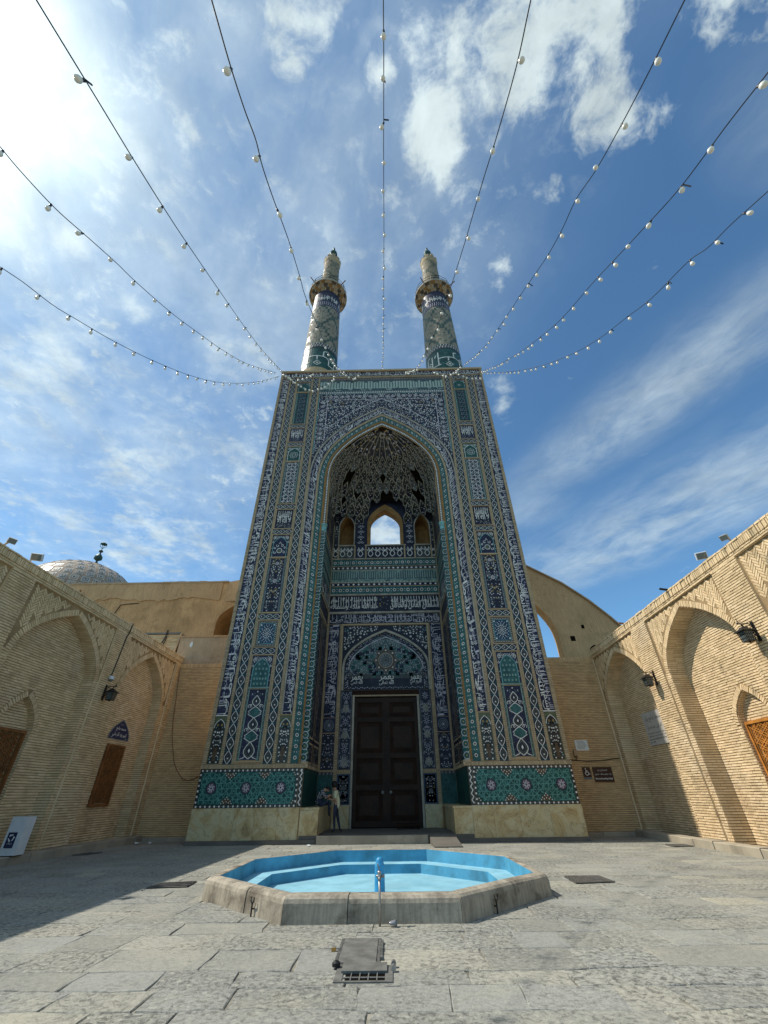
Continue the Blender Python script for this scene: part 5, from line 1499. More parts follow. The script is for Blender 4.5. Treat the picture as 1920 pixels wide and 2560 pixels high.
# -- arch bands
leg = lambda a, s, p, base: [(-a, base)] + arch_pts(0.0, a, s, p, 3) + [(a, base)]
a_open = leg(3.37, 18.5, 22.95, 14.85)
a_in = leg(3.63, 18.5, 23.42, Z0); a_mid0 = leg(4.13, 18.4, 24.10, Z0); a_mid1 = leg(4.20, 18.4, 24.22, 4.62); a_out0 = leg(4.64, 18.6, 24.85, 4.62); a_out1 = leg(4.72, 18.7, 24.98, 4.62)
part('rosette_band', lambda b: p_rosettes(b, PathBand(FP, leg(3.72, 18.5, 23.52, Z0), leg(4.06, 18.4, 24.0, Z0)), .43))
part('bead_moulding', lambda b: p_bricks(b, PathBand(FP, a_in, leg(3.715, 18.5, 23.515, Z0)), .10, 'ochre_brick', .03, .14, rnP))
part('bead_moulding', lambda b: p_bricks(b, PathBand(FP, leg(4.065, 18.4, 24.005, Z0), leg(4.195, 18.4, 24.20, Z0)), .09, 'tan', .03, .14, rnP))
part('inscription_band', lambda b: p_script(b, PathBand(FP, a_mid1, a_out0), A_ALL[6:] + A_DIN, 'white', 'lilac', rnP, 'navy', unit=.80))
part('bead_moulding', lambda b: p_bricks(b, PathBand(FP, a_out0, a_out1), .12, 'rib', .03, .10, rnP))
part('bead_band', lambda b: p_beads(b, PathBand(FP, leg(3.43, 18.5, 23.06, 14.85), leg(3.57, 18.5, 23.32, 14.85)), .125, 'black', 'white', .62))
part('bead_moulding', lambda b: [p_base(b, PathBand(FP, i_, o_), M['ochre_brick'], .018) for i_, o_ in ((a_open, leg(3.425, 18.5, 23.05, 14.85)), (leg(3.575, 18.5, 23.33, 14.85), leg(3.628, 18.5, 23.415, 14.85)))])

# -- spandrels, frieze, top inscription, cornice
sq = horz(-4.72, 4.72, 18.0, 26.55)
def in_sp(a, c): return abs(a - 4.72) > arch_hw(4.74, 18.7, 25.02, c + 18.0) and c > .8
def spandrel(b):
    arch_wall(b, FP, -4.72, 4.72, 18.0, 26.55, 0, 4.719, 18.7, 24.99, -.004, M['navy'])
part('spandrel', spandrel)
def sp_flow(b):
    inn = lambda a, c: in_sp(a, c) and abs(a - 4.72) < 4.0 and c < 7.85 and abs(a - 4.72) > arch_hw(5.35, 18.7, 25.85, c + 18.0)
    p_floral(b, Sub(sq, .0, 9.44, 0, 8.55), None, 0, do_base=False)
    S = Swap(sq)                         # mirror about the vertical axis: t runs along x
    p_floral(b, S, lambda a, c: inn(c, a), dens=17, do_base=False, rmin=.034, rmax=.095, rnd=random.Random(8), vine='dull')
part('spandrel_flowers', sp_flow, kind=None)
def sp_border(b):
    S = Swap(sq); bd = lambda a, c: in_sp(c, a) and not (abs(c - 4.72) < 3.95 and a < 7.8 and abs(c - 4.72) > arch_hw(5.40, 18.7, 25.9, a + 18.0))
    p_floral(b, S, bd, dens=15, do_base=False, rmin=.03, rmax=.05, rnd=random.Random(9), vine='dull')
    for sx in (-1, 1):
        for dx, mt in ((4.00, 'lilac'), (4.66, 'turq_lt')):
            p_line(b, sq, [(4.72 + sx * dx, c) for c in (3.6 if dx < 4.5 else 2.6, 7.82 if dx < 4.5 else 8.5)], .05, M[mt], .010)
        P = [(4.72 + sx * x, z - 18.0) for x, z in [(-q[0], q[1]) for q in arch_pts(0, 5.37, 18.7, 25.88, 2) if q[0] <= 0 and -q[0] < 4.02]]; p_line(b, sq, P, .05, M['lilac'], .011)
        for i in range(9): z = 3.9 + i * .46; p_ring(b, sq, (4.72 + sx * 4.33, z), .10, .14, M['lilac'], .009, 8); p_disc(b, sq, (4.72 + sx * 4.33, z), .05, M['white'], .010, 6)
    p_line(b, sq, [(.72, 7.82), (8.72, 7.82)], .05, M['lilac'], .0115); p_line(b, sq, [(.06, 8.5), (9.38, 8.5)], .05, M['turq_lt'], .010)
    for i in range(19): x = .95 + i * .42; p_ring(b, sq, (x, 8.16), .10, .14, M['lilac'], .009, 8); p_disc(b, sq, (x, 8.16), .05, M['white'], .010, 6)
part('spandrel_border', sp_border)


def kufic(b, S, line, base, seed, fat=.40):
    """tall upright shafts joined along the foot, the square script of the friezes"""
    p_base(b, S, M[base]); r = random.Random(seed); pitch = S.W * .165; n = int(S.L / pitch)
    for i in range(n):
        x = pitch * (i + .5); h0 = .26 + (.06 if i % 5 == 2 else 0); h1 = r.choice((.90, .90, .86, .78, .9)); wd = pitch * fat
        p_line(b, S, [(x, S.W * h0), (x, S.W * h1)], wd, M[line], .006)
        if i % 4 != 3: p_line(b, S, [(x, S.W * .30), (x + pitch, S.W * .30)], S.W * .05, M[line], .0075)
        if i % 7 == 3: p_ring(b, S, (x + pitch * .5, S.W * .24), pitch * .3, pitch * .62, M[line], .009, 8)
        if i % 6 == 1: p_line(b, S, [(x, S.W * h1), (x + pitch * .9, S.W * h1)], S.W * .05, M[line], .0085)
        if i % 9 == 5: p_line(b, S, [(x, S.W * .30), (x + pitch * .5, S.W * .14), (x + pitch * 2.2, S.W * .14)], S.W * .05, M[line], .0105)
    for k in range(int(S.L / .21)): p_disc(b, S, (.1 + k * .21, S.W * .045), .035, M['white'], .006, 4)


part('kufic_frieze', lambda b: kufic(b, horz(-4.72, 4.72, 26.72, 28.02), 'frieze_lt', 'frieze_dk', 3, .70))
part('chain_border', lambda b: p_beads(b, horz(-4.72, 4.72, 26.56, 26.71), .16, 'navy', 'white', .7)); part('chain_border', lambda b: p_beads(b, horz(-4.72, 4.72, 28.03, 28.30), .20, 'brownt', 'dull', .7))
part('brick_strip', lambda b: p_bricks(b, horz(-4.72, 4.72, 28.31, 28.42), .075, 'tan', .025, .2, rnP)); part('brick_strip', lambda b: p_bricks(b, horz(-7.66, 7.66, 28.43, 28.53), .075, 'tan', .03, .2, rnP))
part('inscription_band', lambda b: p_script(b, horz(-7.66, 7.66, 28.54, 29.06), A_DIN + A_ALL, 'white', 'lilac', rnP, 'navy_dk', unit=.75))
part('cornice', lambda b: [b.box((-7.88, -.10, 29.09), (7.88, .30, 29.26), M['tan']), b.box((-7.86, -.03, 29.26), (7.86, 5.2, 29.34), M['mud_smooth'])])

# -- dado: turquoise girih between black-and-white bead borders
part('brick_ledge', lambda b: (p_bricks(b, horz(-7.86, -3.30, 2.54, 2.69, .02), .068, 'tan', .035, .16, rnP), p_bricks(b, horz(3.30, 7.86, 2.54, 2.69, .02), .068, 'tan', .035, .16, rnP),
                               [b.box((min(sx * 7.86, sx * 3.3), -.02, 2.53), (max(sx * 7.86, sx * 3.3), .12, 2.695), M['tan_gap']) for sx in (-1, 1)]))
for sx in (-1, 1):
    S = horz(min(sx * 3.46, sx * 7.84), max(sx * 3.46, sx * 7.84), 1.18, 2.525, .012)
    Lx, H_ = S.L, S.W; zig0, zig1 = (Lx - .17, Lx) if sx < 0 else (0.0, .17)
    f0, f1 = (0.0, Lx - .19) if sx < 0 else (.19, Lx)
    Q = Sub(S, f0, f1, 0, H_); e = .125
    cs = [(Q.L * (.14 + .345 * i) if sx < 0 else Q.L * (.86 - .345 * i), H_ * .5) for i in range(3)]
    hs = [(c[0] + sg * Q.L * .1725, q) for c in cs for sg in (1,) for q in (e, H_ - e)] if sx < 0 else [(c[0] - Q.L * .1725, q) for c in cs for q in (e, H_ - e)]
    free = lambda a, c: e < a < Q.L - e and e < c < H_ - e and all((a - x) ** 2 + (c - y) ** 2 > .215 ** 2 for x, y in cs) and all((a - x) ** 2 + (c - y) ** 2 > .235 ** 2 for x, y in hs)
    part('girih_panel', lambda b: (p_base(b, Q, M['teal']), p_girih(b, Q, M['teal_lt'], .19, .022, free)))
    def med(b, i, c):
        if True:
            p_disc(b, Q, c, .215, M['navy_dk'], .008, 14); p_disc(b, Q, c, .195, M['purple'], .010, 14)
            for k in range(7): t = 2 * PI * k / 7 + i; p_line(b, Q, curl((c[0] + .115 * math.cos(t), c[1] + .125 * math.sin(t)), .062, t + 1, .8), .022, M['lilac'], .014)
            p_ring(b, Q, c, .04, .068, M['lilac'], .013, 9)
    for i_, c_ in enumerate(cs): part('round_medallion', lambda b: med(b, i_, c_))
    def half(b, x, y):
        if True:
            up = 1 if y < H_ / 2 else -1; x = min(max(x, .24), Q.L - .24) if False else x
            pts = []
            for k in range(9):
                t = PI * k / 8; r = .235 if k % 2 == 0 else .175; xx = min(max(x + r * math.cos(t), e), Q.L - e); pts.append((xx, y + up * r * math.sin(t)))
            p_fill(b, Q, pts, M['brownt'], .009)
            for k, (dx, dy) in enumerate(((0, .09), (-.10, .05), (.10, .05), (-.16, .10), (.16, .10), (-.06, .17), (.06, .17), (0, .235), (-.215, .03), (.215, .03))):
                if e - .02 < x + dx < Q.L - e + .02: p_disc(b, Q, (x + dx, y + up * dy), .026, M['white'], .013, 4, PI / 4)
    for x_, y_ in hs: part('half_star', lambda b: half(b, x_, y_))
    def bord(b):
        for (a0, a1, c0, c1) in ((0, Q.L, 0, e - .02), (0, Q.L, H_ - e + .02, H_), (0, e - .02, e - .02, H_ - e + .02), (Q.L - e + .02, Q.L, e - .02, H_ - e + .02)):
            T = Sub(Q, a0, a1, c0, c1); p_base(b, T, M['black'], .004)
            if T.L > T.W:
                n = int(T.L / .185)
                for i in range(n): p_disc(b, T, (T.L * (i + .5) / n, T.W / 2), .046, M['white'], .010, 4, PI / 4 + .2 * (i % 3)); p_disc(b, T, (T.L * (i + 1.0) / n, T.W / 2), .022, M['dull'], .009, 4) if i < n - 1 else None
            else:
                n = int(T.W / .185)
                for i in range(n): p_disc(b, T, (T.L / 2, T.W * (i + .5) / n), .046, M['white'], .010, 4, PI / 4)
    part('bead_border', bord)
    Zg = Sub(S, zig0, zig1, 0, H_)
    part('zigzag_strip', lambda b: (p_base(b, Zg, M['black'], .004), p_line(b, Zg, [(Zg.L * (.5 + .26 * (-1) ** i), H_ * (i + .5) / 12) for i in range(12)], .045, M['white'], .010), p_disc(b, Zg, (Zg.L / 2, H_ - .06), .05, M['white'], .012, 4)))
    # marble facing below, with a bench block that stands in front of the recess
    xs = [7.86, 6.1, 5.28, 4.35, 3.50] if sx < 0 else [7.86, 6.55, 5.35, 4.30, 3.46]
    for a, c in zip(xs[:-1], xs[1:]): part('marble_slab', lambda b: b.box((min(sx * a, sx * c) + .003, -.06, .14), (max(sx * a, sx * c) - .003, .02, 1.175), M['marble']))
    part('bench_block', lambda b: b.box((min(sx * 3.455, sx * 2.72), -.055, .14), (max(sx * 3.455, sx * 2.72), .72, 1.08), M['marble']))
    part('bench_slab', lambda b: b.box((min(sx * 3.455, sx * 2.69), -.075, 1.083), (max(sx * 3.455, sx * 2.69), 3.88, 1.165), M['marble']))
    part('bench_block', lambda b: b.box((min(sx * 3.455, sx * 2.74), .726, .14), (max(sx * 3.455, sx * 2.74), 3.88, 1.08), M['marble']))
    part('footing', lambda b: b.box((min(sx * 7.9, sx * 2.75), -.16, -.03), (max(sx * 7.9, sx * 2.75), .0, .137), M['step']))

# -- floor of the recess, step, ramp
part('threshold_floor', lambda b: b.box((-3.44, -.06, .0), (3.44, 3.9, .27), M['step']))
for x0, x1 in ((-2.70, -1.55), (-1.545, .02), (.025, 1.62)): part('step_stone', lambda b: b.box((x0, -.34, -.03), (x1, -.062, .262), M['kerb']))
tag(part('step_stone', lambda b: b.box((2.66, -.34, -.03), (2.72, -.062, .2), M['kerb'])))
def ramp(b):
    P = [V((1.66, -.07, .262)), V((2.66, -.07, .262)), V((2.72, -1.85, .035)), V((1.72, -1.85, .035))]; Q = [V((p.x, p.y, -.03)) for p in P]
    b.mesh(P + Q, [(0, 1, 2, 3), (3, 2, 6, 7), (0, 3, 7, 4), (1, 5, 6, 2), (0, 4, 5, 1)], M['step'])
part('ramp', ramp)
bx = thing('wooden_step', 'low dark wooden step box standing before the right door leaf', 'step', (.95, 3.05, .27))
part('top', lambda b: b.box((.42, 2.75, .42), (1.48, 3.35, .47), M['wood_dk']), parent=bx)
for x in (.46, 1.40): part('leg', lambda b: b.box((x, 2.78, .27), (x + .05, 3.32, .42), M['wood_dk']), parent=bx)

# -- side walls of the recess
for sx in (-1, 1):
    X = sx * 3.455
    def sw(y0, y1, z0, z1, w=0.0): return Flat((X - sx * w, y0 if sx < 0 else y1, z0), (0, 1 if sx < 0 else -1, 0), (0, 0, 1), y1 - y0, z1 - z0, (-sx, 0, 0))
    part('reveal_wall', lambda b: [p_base(b, sw(.26, 3.9, 1.165, 23.4), M['navy_dk'], .0)])
    part('girih_panel', lambda b: (p_base(b, sw(.02, 3.89, 1.18, 2.52), M['teal'], .006), p_girih(b, sw(.02, 3.89, 1.18, 2.52), M['teal'], .19, .02, w=.010)))
    part('brick_ledge', lambda b: p_bricks(b, sw(.0, 3.89, 2.54, 2.69, .0), .07, 'tan', .05, .16, rnP))
    for z0, z1 in ((2.72, 3.55), (3.7, 9.7), (14.6, 17.2)):
        for y0, y1 in ((.32, 1.6), (1.9, 3.6)):
            S = sw(y0, y1, z0, z1, .006)
            part('tile_panel', lambda b: p_floral(b, S, dens=17, base='navy_dk', rmin=.022, rmax=.05, rnd=rnP, mirror=False))
            def frm(b):
                for a0, a1, c0, c1 in ((0, .10, 0, S.W), (S.L - .10, S.L, 0, S.W), (.1, S.L - .1, 0, .08), (.1, S.L - .1, S.W - .08, S.W)): p_base(b, S, M['tan'], .022, a0, a1, c0, c1)
            part('panel_frame', frm)
    part('rosette_band', lambda b: p_rosettes(b, sw(.3, 3.88, 14.02, 14.50, .004), .46)); part('rosette_band', lambda b: p_rosettes(b, sw(.3, 3.88, 12.05, 12.56, .004), .46))
    part('kufic_frieze', lambda b: kufic(b, sw(.3, 3.88, 12.83, 13.73, .004), 'frieze_dk', 'frieze', 4))
    part('inscription_band', lambda b: p_script(b, sw(.3, 3.88, 10.94, 11.92, .004), A_DIN, 'white', 'lilac', rnP, 'navy_dk', unit=1.2))
    for q in (9.82, 10.77, 14.55): part('brick_strip', lambda b: p_bricks(b, sw(.0, 3.89, q, q + .11, .006), .08, 'tan', .03, .16, rnP))
    part('brick_strip', lambda b: p_bricks(b, Flat((X, 3.88 if sx < 0 else 3.72, 2.7), (0, 0, 1), (0, -1 if sx < 0 else 1, 0), 14.5, .16, (-sx, 0, 0)), .075, 'tan', .04, .16, rnP))

# -- back wall of the recess
bz = lambda x0, x1, z0, z1, w=0.0: Flat((x0, YB - w, z0), (1, 0, 0), (0, 0, 1), x1 - x0, z1 - z0, (0, -1, 0))
bv = lambda sx, a, b, z0, z1, w=0.0: Flat((sx * a, YB - w, z0), (0, 0, 1), (sx, 0, 0), z1 - z0, b - a, (0, -1, 0))
part('rosette_band', lambda b: p_rosettes(b, bz(-3.45, 3.45, 14.02, 14.50), .40)); part('rosette_band', lambda b: p_rosettes(b, bz(-3.45, 3.45, 12.05, 12.56), .42))
part('chain_border', lambda b: (p_beads(b, bz(-3.45, 3.45, 13.76, 13.97), .30, 'black', 'white', .5, False), p_beads(b, bz(-3.45, 3.45, 12.60, 12.80), .33, 'navy', 'white', .5, False)))
part('kufic_frieze', lambda b: kufic(b, bz(-3.45, 3.45, 12.83, 13.73), 'frieze_dk', 'frieze', 5))
part('moulding', lambda b: [b.fbox(FB, (-3.45, z0, 0), (3.45, z1, .05), M['rib']) for z0, z1 in ((11.94, 12.04), (10.76, 10.88), (13.985, 14.015), (14.51, 14.585))])
def bigcal(b):
    S = bz(-3.45, 3.45, 10.90, 11.93); p_base(b, S, M['navy_dk'])
    p_text(b, S, shape_arabic(A_SUL[0]), .08, 3.05, .10, .62, M['white'], .010, .010); p_text(b, S, shape_arabic(A_SUL[1]), 3.80, 6.82, .10, .62, M['white'], .010, .010)
    p_text(b, S, shape_arabic(' '.join(A_ALL[8:12])), .10, 3.0, .52, .93, M['white'], .016, .006); p_text(b, S, shape_arabic(' '.join(A_DIN[3:7])), 3.85, 6.8, .52, .93, M['white'], .016, .006)
    r = random.Random(2)
    for x0, x1 in ((.15, 3.0), (3.85, 6.8)):
        for k in range(17): x = x0 + (x1 - x0) * (k + r.random() * .5) / 17; p_line(b, S, [(x + .03, .25 + .1 * r.random()), (x, .96)], .032, M['white'], .022)
    for k in range(70): p_disc(b, S, (r.uniform(.05, 6.85), r.uniform(.04, .99)), .018, M['lilac'], .006, 5)
    for k in range(10): p_flower(b, S, (3.45 + r.uniform(-.3, .3), r.uniform(.1, .95)), .05, M['ochre' if k % 3 else 'dull'], .012)
part('inscription_band', bigcal)
part('inscription_band', lambda b: p_script(b, bz(-3.36, 3.36, 10.12, 10.75), A_DIN, 'lilac', 'lilac', rnP, 'navy_dk', unit=.85))
for sx in (-1, 1):
    part('inscription_band', lambda b: p_script(b, Flat((sx * 2.70, YB, 10.1 if sx > 0 else 5.0), (0, 0, -sx), (sx, 0, 0), 5.1, .66, (0, -1, 0)), A_ALL[3:], 'lilac', 'lilac', rnP, 'navy', unit=.8))
    part('medallion_panel', lambda b: (p_base(b, bv(sx, 2.70, 3.36, 4.28, 4.98), M['navy']), [p_ring(b, bv(sx, 2.70, 3.36, 4.28, 4.98), (.35, .33), r_, r_ + .035, M['dull'], .008, 12) for r_ in (.08, .16, .24)], p_flower(b, bv(sx, 2.70, 3.36, 4.28, 4.98), (.35, .33), .06, M['lilac'])))
    part('tile_panel', lambda b: p_floral(b, bv(sx, 2.70, 3.36, 2.62, 4.25), dens=44, base='navy_dk', flower='lilac', rmin=.018, rmax=.042, rnd=rnP))
    part('brick_strip', lambda b: p_bricks(b, bv(sx, 3.37, 3.45, 2.6, 10.75), .08, 'tan', .04, .16, rnP)); part('brick_strip', lambda b: p_bricks(b, bv(sx, 2.50, 2.68, 1.18, 10.1), .075, 'tan', .03, .2, rnP)); part('brick_strip', lambda b: p_bricks(b, bv(sx, 1.70, 1.82, .3, 6.3), .09, 'tan', .05, .3, rnP))
    def jamb_panel(b):
        S = bv(sx, 1.83, 2.49, 2.62, 6.35); p_floral(b, S, dens=30, base='navy_dk', flower='lilac', rmin=.016, rmax=.036, rnd=rnP, vine='lilac')
        for i in range(6):
            c = (S.L * (i + .5) / 6, S.W / 2); p_fill(b, S, [(c[0] + (.17 if k % 2 else .25) * math.cos(k * PI / 8), c[1] + (.15 if k % 2 else .22) * math.sin(k * PI / 8)) for k in range(16)], M['navy' if i % 2 else 'dull'], .010)
            for k in range(8): t = k * PI / 4; p_line(b, S, [(c[0] + .05 * math.cos(t), c[1] + .05 * math.sin(t)), (c[0] + .19 * math.cos(t), c[1] + .17 * math.sin(t))], .02, M['lilac' if i % 2 else 'ochre'], .014)
        p_line(b, S, [(0.02, .05), (S.L - .02, .05)], .02, M['dull'], .012); p_line(b, S, [(0.02, S.W - .05), (S.L - .02, S.W - .05)], .02, M['dull'], .012)
    part('floral_jamb', jamb_panel)
    part('brick_strip', lambda b: p_bricks(b, bz(min(sx * 1.83, sx * 2.49), max(sx * 1.83, sx * 2.49), 2.46, 2.60, .0), .085, 'tan', .03, .25, rnP))
    part('vase_panel', lambda b: (p_base(b, bv(sx, 1.83, 2.49, 1.18, 2.44), M['blue']), p_floral(b, Sub(bv(sx, 1.83, 2.49, 1.18, 2.44), .06, 1.2, .07, .59), dens=60, base='navy_dk', flower='lilac', rmin=.016, rmax=.036, rnd=rnP, vine='dull')))
    part('girih_panel', lambda b: (p_base(b, bz(min(sx * 2.69, sx * 3.44), max(sx * 2.69, sx * 3.44), 1.18, 2.52), M['teal']), p_girih(b, bz(min(sx * 2.69, sx * 3.44), max(sx * 2.69, sx * 3.44), 1.18, 2.52), M['turq'], .2, .02),
                                   p_beads(b, bz(min(sx * 2.69, sx * 3.44), max(sx * 2.69, sx * 3.44), 2.40, 2.52, .008), .19, 'black', 'dull', .7)))
    part('brick_ledge', lambda b: p_bricks(b, bz(min(sx * 2.69, sx * 3.44), max(sx * 2.69, sx * 3.44), 2.53, 2.61), .085, 'tan', .05, .2, rnP))
    part('marble_slab', lambda b: b.box((min(sx * 1.83, sx * 2.66), YB - .10, .27), (max(sx * 1.83, sx * 2.66), YB - .01, 1.17), M['marble']))

# arch over the door
def door_sp(b):
    arch_wall(b, FB, -2.49, 2.49, 7.3, 10.0, 0.03, 2.47, 7.55, 9.74, .002, M['navy_dk'])
    S = Flat((0.03, YB - .004, 7.3), (0, 0, 1), (1, 0, 0), 2.7, 0.0001, (0, -1, 0))
    S2 = Flat((-2.46, YB - .004, 7.3), (0, 0, 1), (1, 0, 0), 2.7, 4.98, (0, -1, 0))
    p_floral(b, S2, lambda a, c: abs(c - 2.49) > arch_hw(2.66, 7.55, 9.95, a + 7.3), dens=22, do_base=False, rmin=.03, rmax=.075, rnd=random.Random(14), vine='dull')
part('door_spandrel', door_sp)
part('door_arch_moulding', lambda b: arch_frame(b, FB, .03, 2.37, 7.55, 9.62, 2.49, 7.55, 9.76, 6.35, -.01, .07, M['rib']))
part('moulding', lambda b: [b.fbox(FB, (x0, 6.35, 0), (x1, 10.02, .06), M['tan']) for x0, x1 in ((-2.60, -2.50), (2.50, 2.60))] + [b.fbox(FB, (-2.60, 10.02, 0), (2.60, 10.11, .06), M['tan'])])
def tymp(b):
    arch_fill(b, FB, .03, 2.37, 6.36, 7.55, 9.62, .004, M['navy_dk'])
    S = Flat((-2.34, YB - .006, 6.36), (0, 0, 1), (1, 0, 0), 3.26, 4.74, (0, -1, 0)); ins = lambda q: (lambda a, c: abs(c - 2.37) < arch_hw(2.37, 7.55, 9.62, a + 6.36) - q)
    P0 = [(6.4 - 6.36, 2.37 - 2.12)] + [(z - 6.36, 2.37 + x) for x, z in arch_pts(0, 2.12, 7.45, 9.30, 2)] + [(6.4 - 6.36, 2.37 + 2.12)]
    p_fill(b, S, [(max(a, .60), c) for a, c in P0], M['grey'], .003)
    p_floral(b, S, lambda a, c: not ins(.27)(a, c) and ins(.03)(a, c), dens=40, do_base=False, flower='lilac', rmin=.018, rmax=.036, rnd=random.Random(15), vine='lilac')
    p_floral(b, S, lambda a, c: ins(.3)(a, c) and a > .8, dens=60, do_base=False, flower='lilac', rmin=.016, rmax=.036, rnd=random.Random(16), vine='teal_lt', extra=('green', 'lilac'))
    r = random.Random(17)
    for i in range(60):
        a, c = r.uniform(.75, 2.6), r.uniform(.2, 2.2)
        if ins(.42)(a, c): [p_fill(b, S, [(a + .16 * math.cos(k * PI / 4) * (1 if k % 2 else .55), cc + .16 * math.sin(k * PI / 4) * (1 if k % 2 else .55)) for k in range(8)], M[('turq', 'teal', 'navy')[i % 3]], .009) for cc in (c, 4.74 - c)]
    p_line(b, S, [(a, c) for a, c in P0[1:-1]], .045, M['lilac'], .013)
    C = (7.95 - 6.36, 2.37)
    st = [(C[0] + (.78 if k % 2 == 0 else .56) * math.cos(k * PI / 8), C[1] + (.78 if k % 2 == 0 else .56) * math.sin(k * PI / 8)) for k in range(16)]
    p_fill(b, S, st, M['brownt'], .014); p_line(b, S, st, .025, M['dull'], .020, True)
    for k in range(8): p_flower(b, S, (C[0] + .56 * math.cos(k * PI / 4), C[1] + .56 * math.sin(k * PI / 4)), .055, M['white'], .020, 6, M['ochre'])
    p_disc(b, S, C, .42, M['rib'], .019, 22); p_disc(b, S, C, .38, M['grey'], .022, 22)
    for r_ in (.32, .22, .12): p_ring(b, S, C, r_ - .02, r_ + .02, M['dull'], .025, 18)
    for k in range(12): p_disc(b, S, (C[0] + .27 * math.cos(k * PI / 6), C[1] + .27 * math.sin(k * PI / 6)), .028, M['rib'], .026, 5)
    H_ = Flat((-2.34, YB - .006, 6.40), (1, 0, 0), (0, 0, 1), 4.74, .6, (0, -1, 0)); p_base(b, H_, M['navy_dk'], .006, .35, 4.4, .0, .16)
    for w_, x0, x1 in ((A_ALL[0] + ' ' + A_ALL[5], .40, 1.05), (A_DIN[1] + ' ' + A_DIN[2], 1.98, 2.80), (A_ALL[6] + ' ' + A_ALL[5], 3.72, 4.36)):
        p_text(b, H_, shape_arabic(w_), x0, x1, .20, .52, M['white'], .016, .0); p_text(b, H_, shape_arabic(A_DIN[4]), x0, x1, .40, .70, M['white'], .022, .0)
    for k in range(44): p_disc(b, H_, (.3 + k * .095, .07 + .03 * math.sin(k * 1.9)), .026, M['lilac'], .014, 5)
part('tympanum', tymp)

# -- the doors
part('lintel', lambda b: (b.fbox(FB, (-1.83, 6.12, -.2), (1.83, 6.33, .10), M['wood_dk']), b.fbox(FB, (-1.82, 6.02, -.3), (1.82, 6.10, .08), M['tan'])))
part('door_recess', lambda b: b.fbox(FB, (-1.70, .27, -.02), (1.70, 6.02, .004), M['dark']))
for sx in (-1, 1):
    b = MB(); x0, x1 = sorted((sx * .03, sx * 1.68)); b.fbox(FB, (x0, .31, .004), (x1, 5.95, .06), M['wood_dk']); leaf = b.build('door_leaf', portal)
    b = MB()
    for lo, hi in (((x0, .31), (x0 + .17, 5.95)), ((x1 - .17, .31), (x1, 5.95))): b.fbox(FB, (lo[0], lo[1], .06), (hi[0], hi[1], .115), M['wood_rail'])
    for z in (.31, 1.75, 3.1, 4.75, 5.70): b.fbox(FB, (x0 + .17, z, .06), (x1 - .17, z + .22, .112), M['wood_rail'])
    b.build('rails', leaf)
    for z0, z1 in ((.56, 1.72), (2.0, 3.07), (3.35, 4.72), (5.0, 5.67)):
        b = MB(); b.fbox(FB, (x0 + .25, z0 + .08, .06), (x1 - .25, z1 - .08, .088), M['wood_dk']); b.fbox(FB, (x0 + .36, z0 + .19, .088), (x1 - .36, z1 - .19, .105), M['wood_rail']); b.build('panel', leaf)
    b = MB(); p = FB @ V((sx * .20, 1.66, .12)); b.lathe(p, [(.0, -.02), (.07, -.02), (.075, .0), (.05, .015), (0, .02)], M['iron'], 10, (0, -1, 0)); b.build('knocker', leaf)
part('door_rebate', lambda b: b.fbox(FB, (-.07, .31, .1155), (.07, 5.95, .16), M['wood_rail']))
for sx in (-1, 1): part('door_jamb', lambda b: b.fbox(FB, (min(sx * 1.70, sx * 1.80), .27, .0), (max(sx * 1.70, sx * 1.80), 6.02, .09), M['rib']))

# -- panels below the high window
for x0, x1, mt in ((-3.40, -3.12, 'black'), (-3.02, -2.08, 'grey'), (-1.86, -1.30, 'navy'), (-1.15, 1.30, 'navy_dk'), (1.48, 2.00, 'navy'), (2.16, 3.15, 'grey'), (3.22, 3.44, 'black')):
    S = bz(x0, x1, 14.62, 15.50, .006)
    def pan(b):
        p_base(b, S, M[mt]); n = max(1, int(round(S.L / .5)))
        for i in range(n):
            c = (S.L * (i + .5) / n, S.W * .5)
            for k in (1, -1): p_line(b, S, [(c[0] + k * .17 * math.sin(PI * t * 1.5) * (1 - .2 * t), S.W * (.1 + .8 * t)) for t in [j / 9.0 for j in range(10)]], .045, M['white'], .007 + .001 * (k > 0)); p_line(b, S, curl((c[0] + k * .14, S.W * .68), .10, 0, .9, k), .04, M['white'], .010)
    part('tile_panel', pan)
part('moulding', lambda b: [b.fbox(FB, (x - .05, 14.6, 0), (x + .05, 15.58, .05), M['tan']) for x in (-3.07, -1.97, -1.22, 1.39, 2.08, 3.19)] + [b.fbox(FB, (x0, 15.51, 0), (x1, 15.59, .09), M['rib']) for x0, x1 in ((-3.12, -1.95), (-1.3, 1.5), (2.1, 3.2))])
for x0, x1 in ((-1.83, -1.33), (1.54, 2.02)):
    S = bv(1, x0, x1, 15.62, 17.35, .004)
    part('tile_panel', lambda b: (p_base(b, S, M['navy_dk']), [p_line(b, S, curl((S.L * (i + .5) / 4, S.W / 2 + k * .10), .11, PI / 2 * k, .9, k), .04, M['lilac'], .008) for i in range(4) for k in (1, -1)], [p_flower(b, S, (S.L * i / 4, S.W / 2), .05, M['white'], .010) for i in range(1, 4)]))
for x0, x1 in ((-3.44, -3.14), (3.24, 3.44)): part('tile_panel', lambda b: p_floral(b, bv(1, x0, x1, 15.55, 18.3, .004), dens=40, base='black', rmin=.02, rmax=.04, rnd=rnP))

# -- muqarnas half-dome: honeycomb cells in corbelled tiers, pale ribs round dark glazed hollows
MZ0, MZ1 = 17.45, 22.75


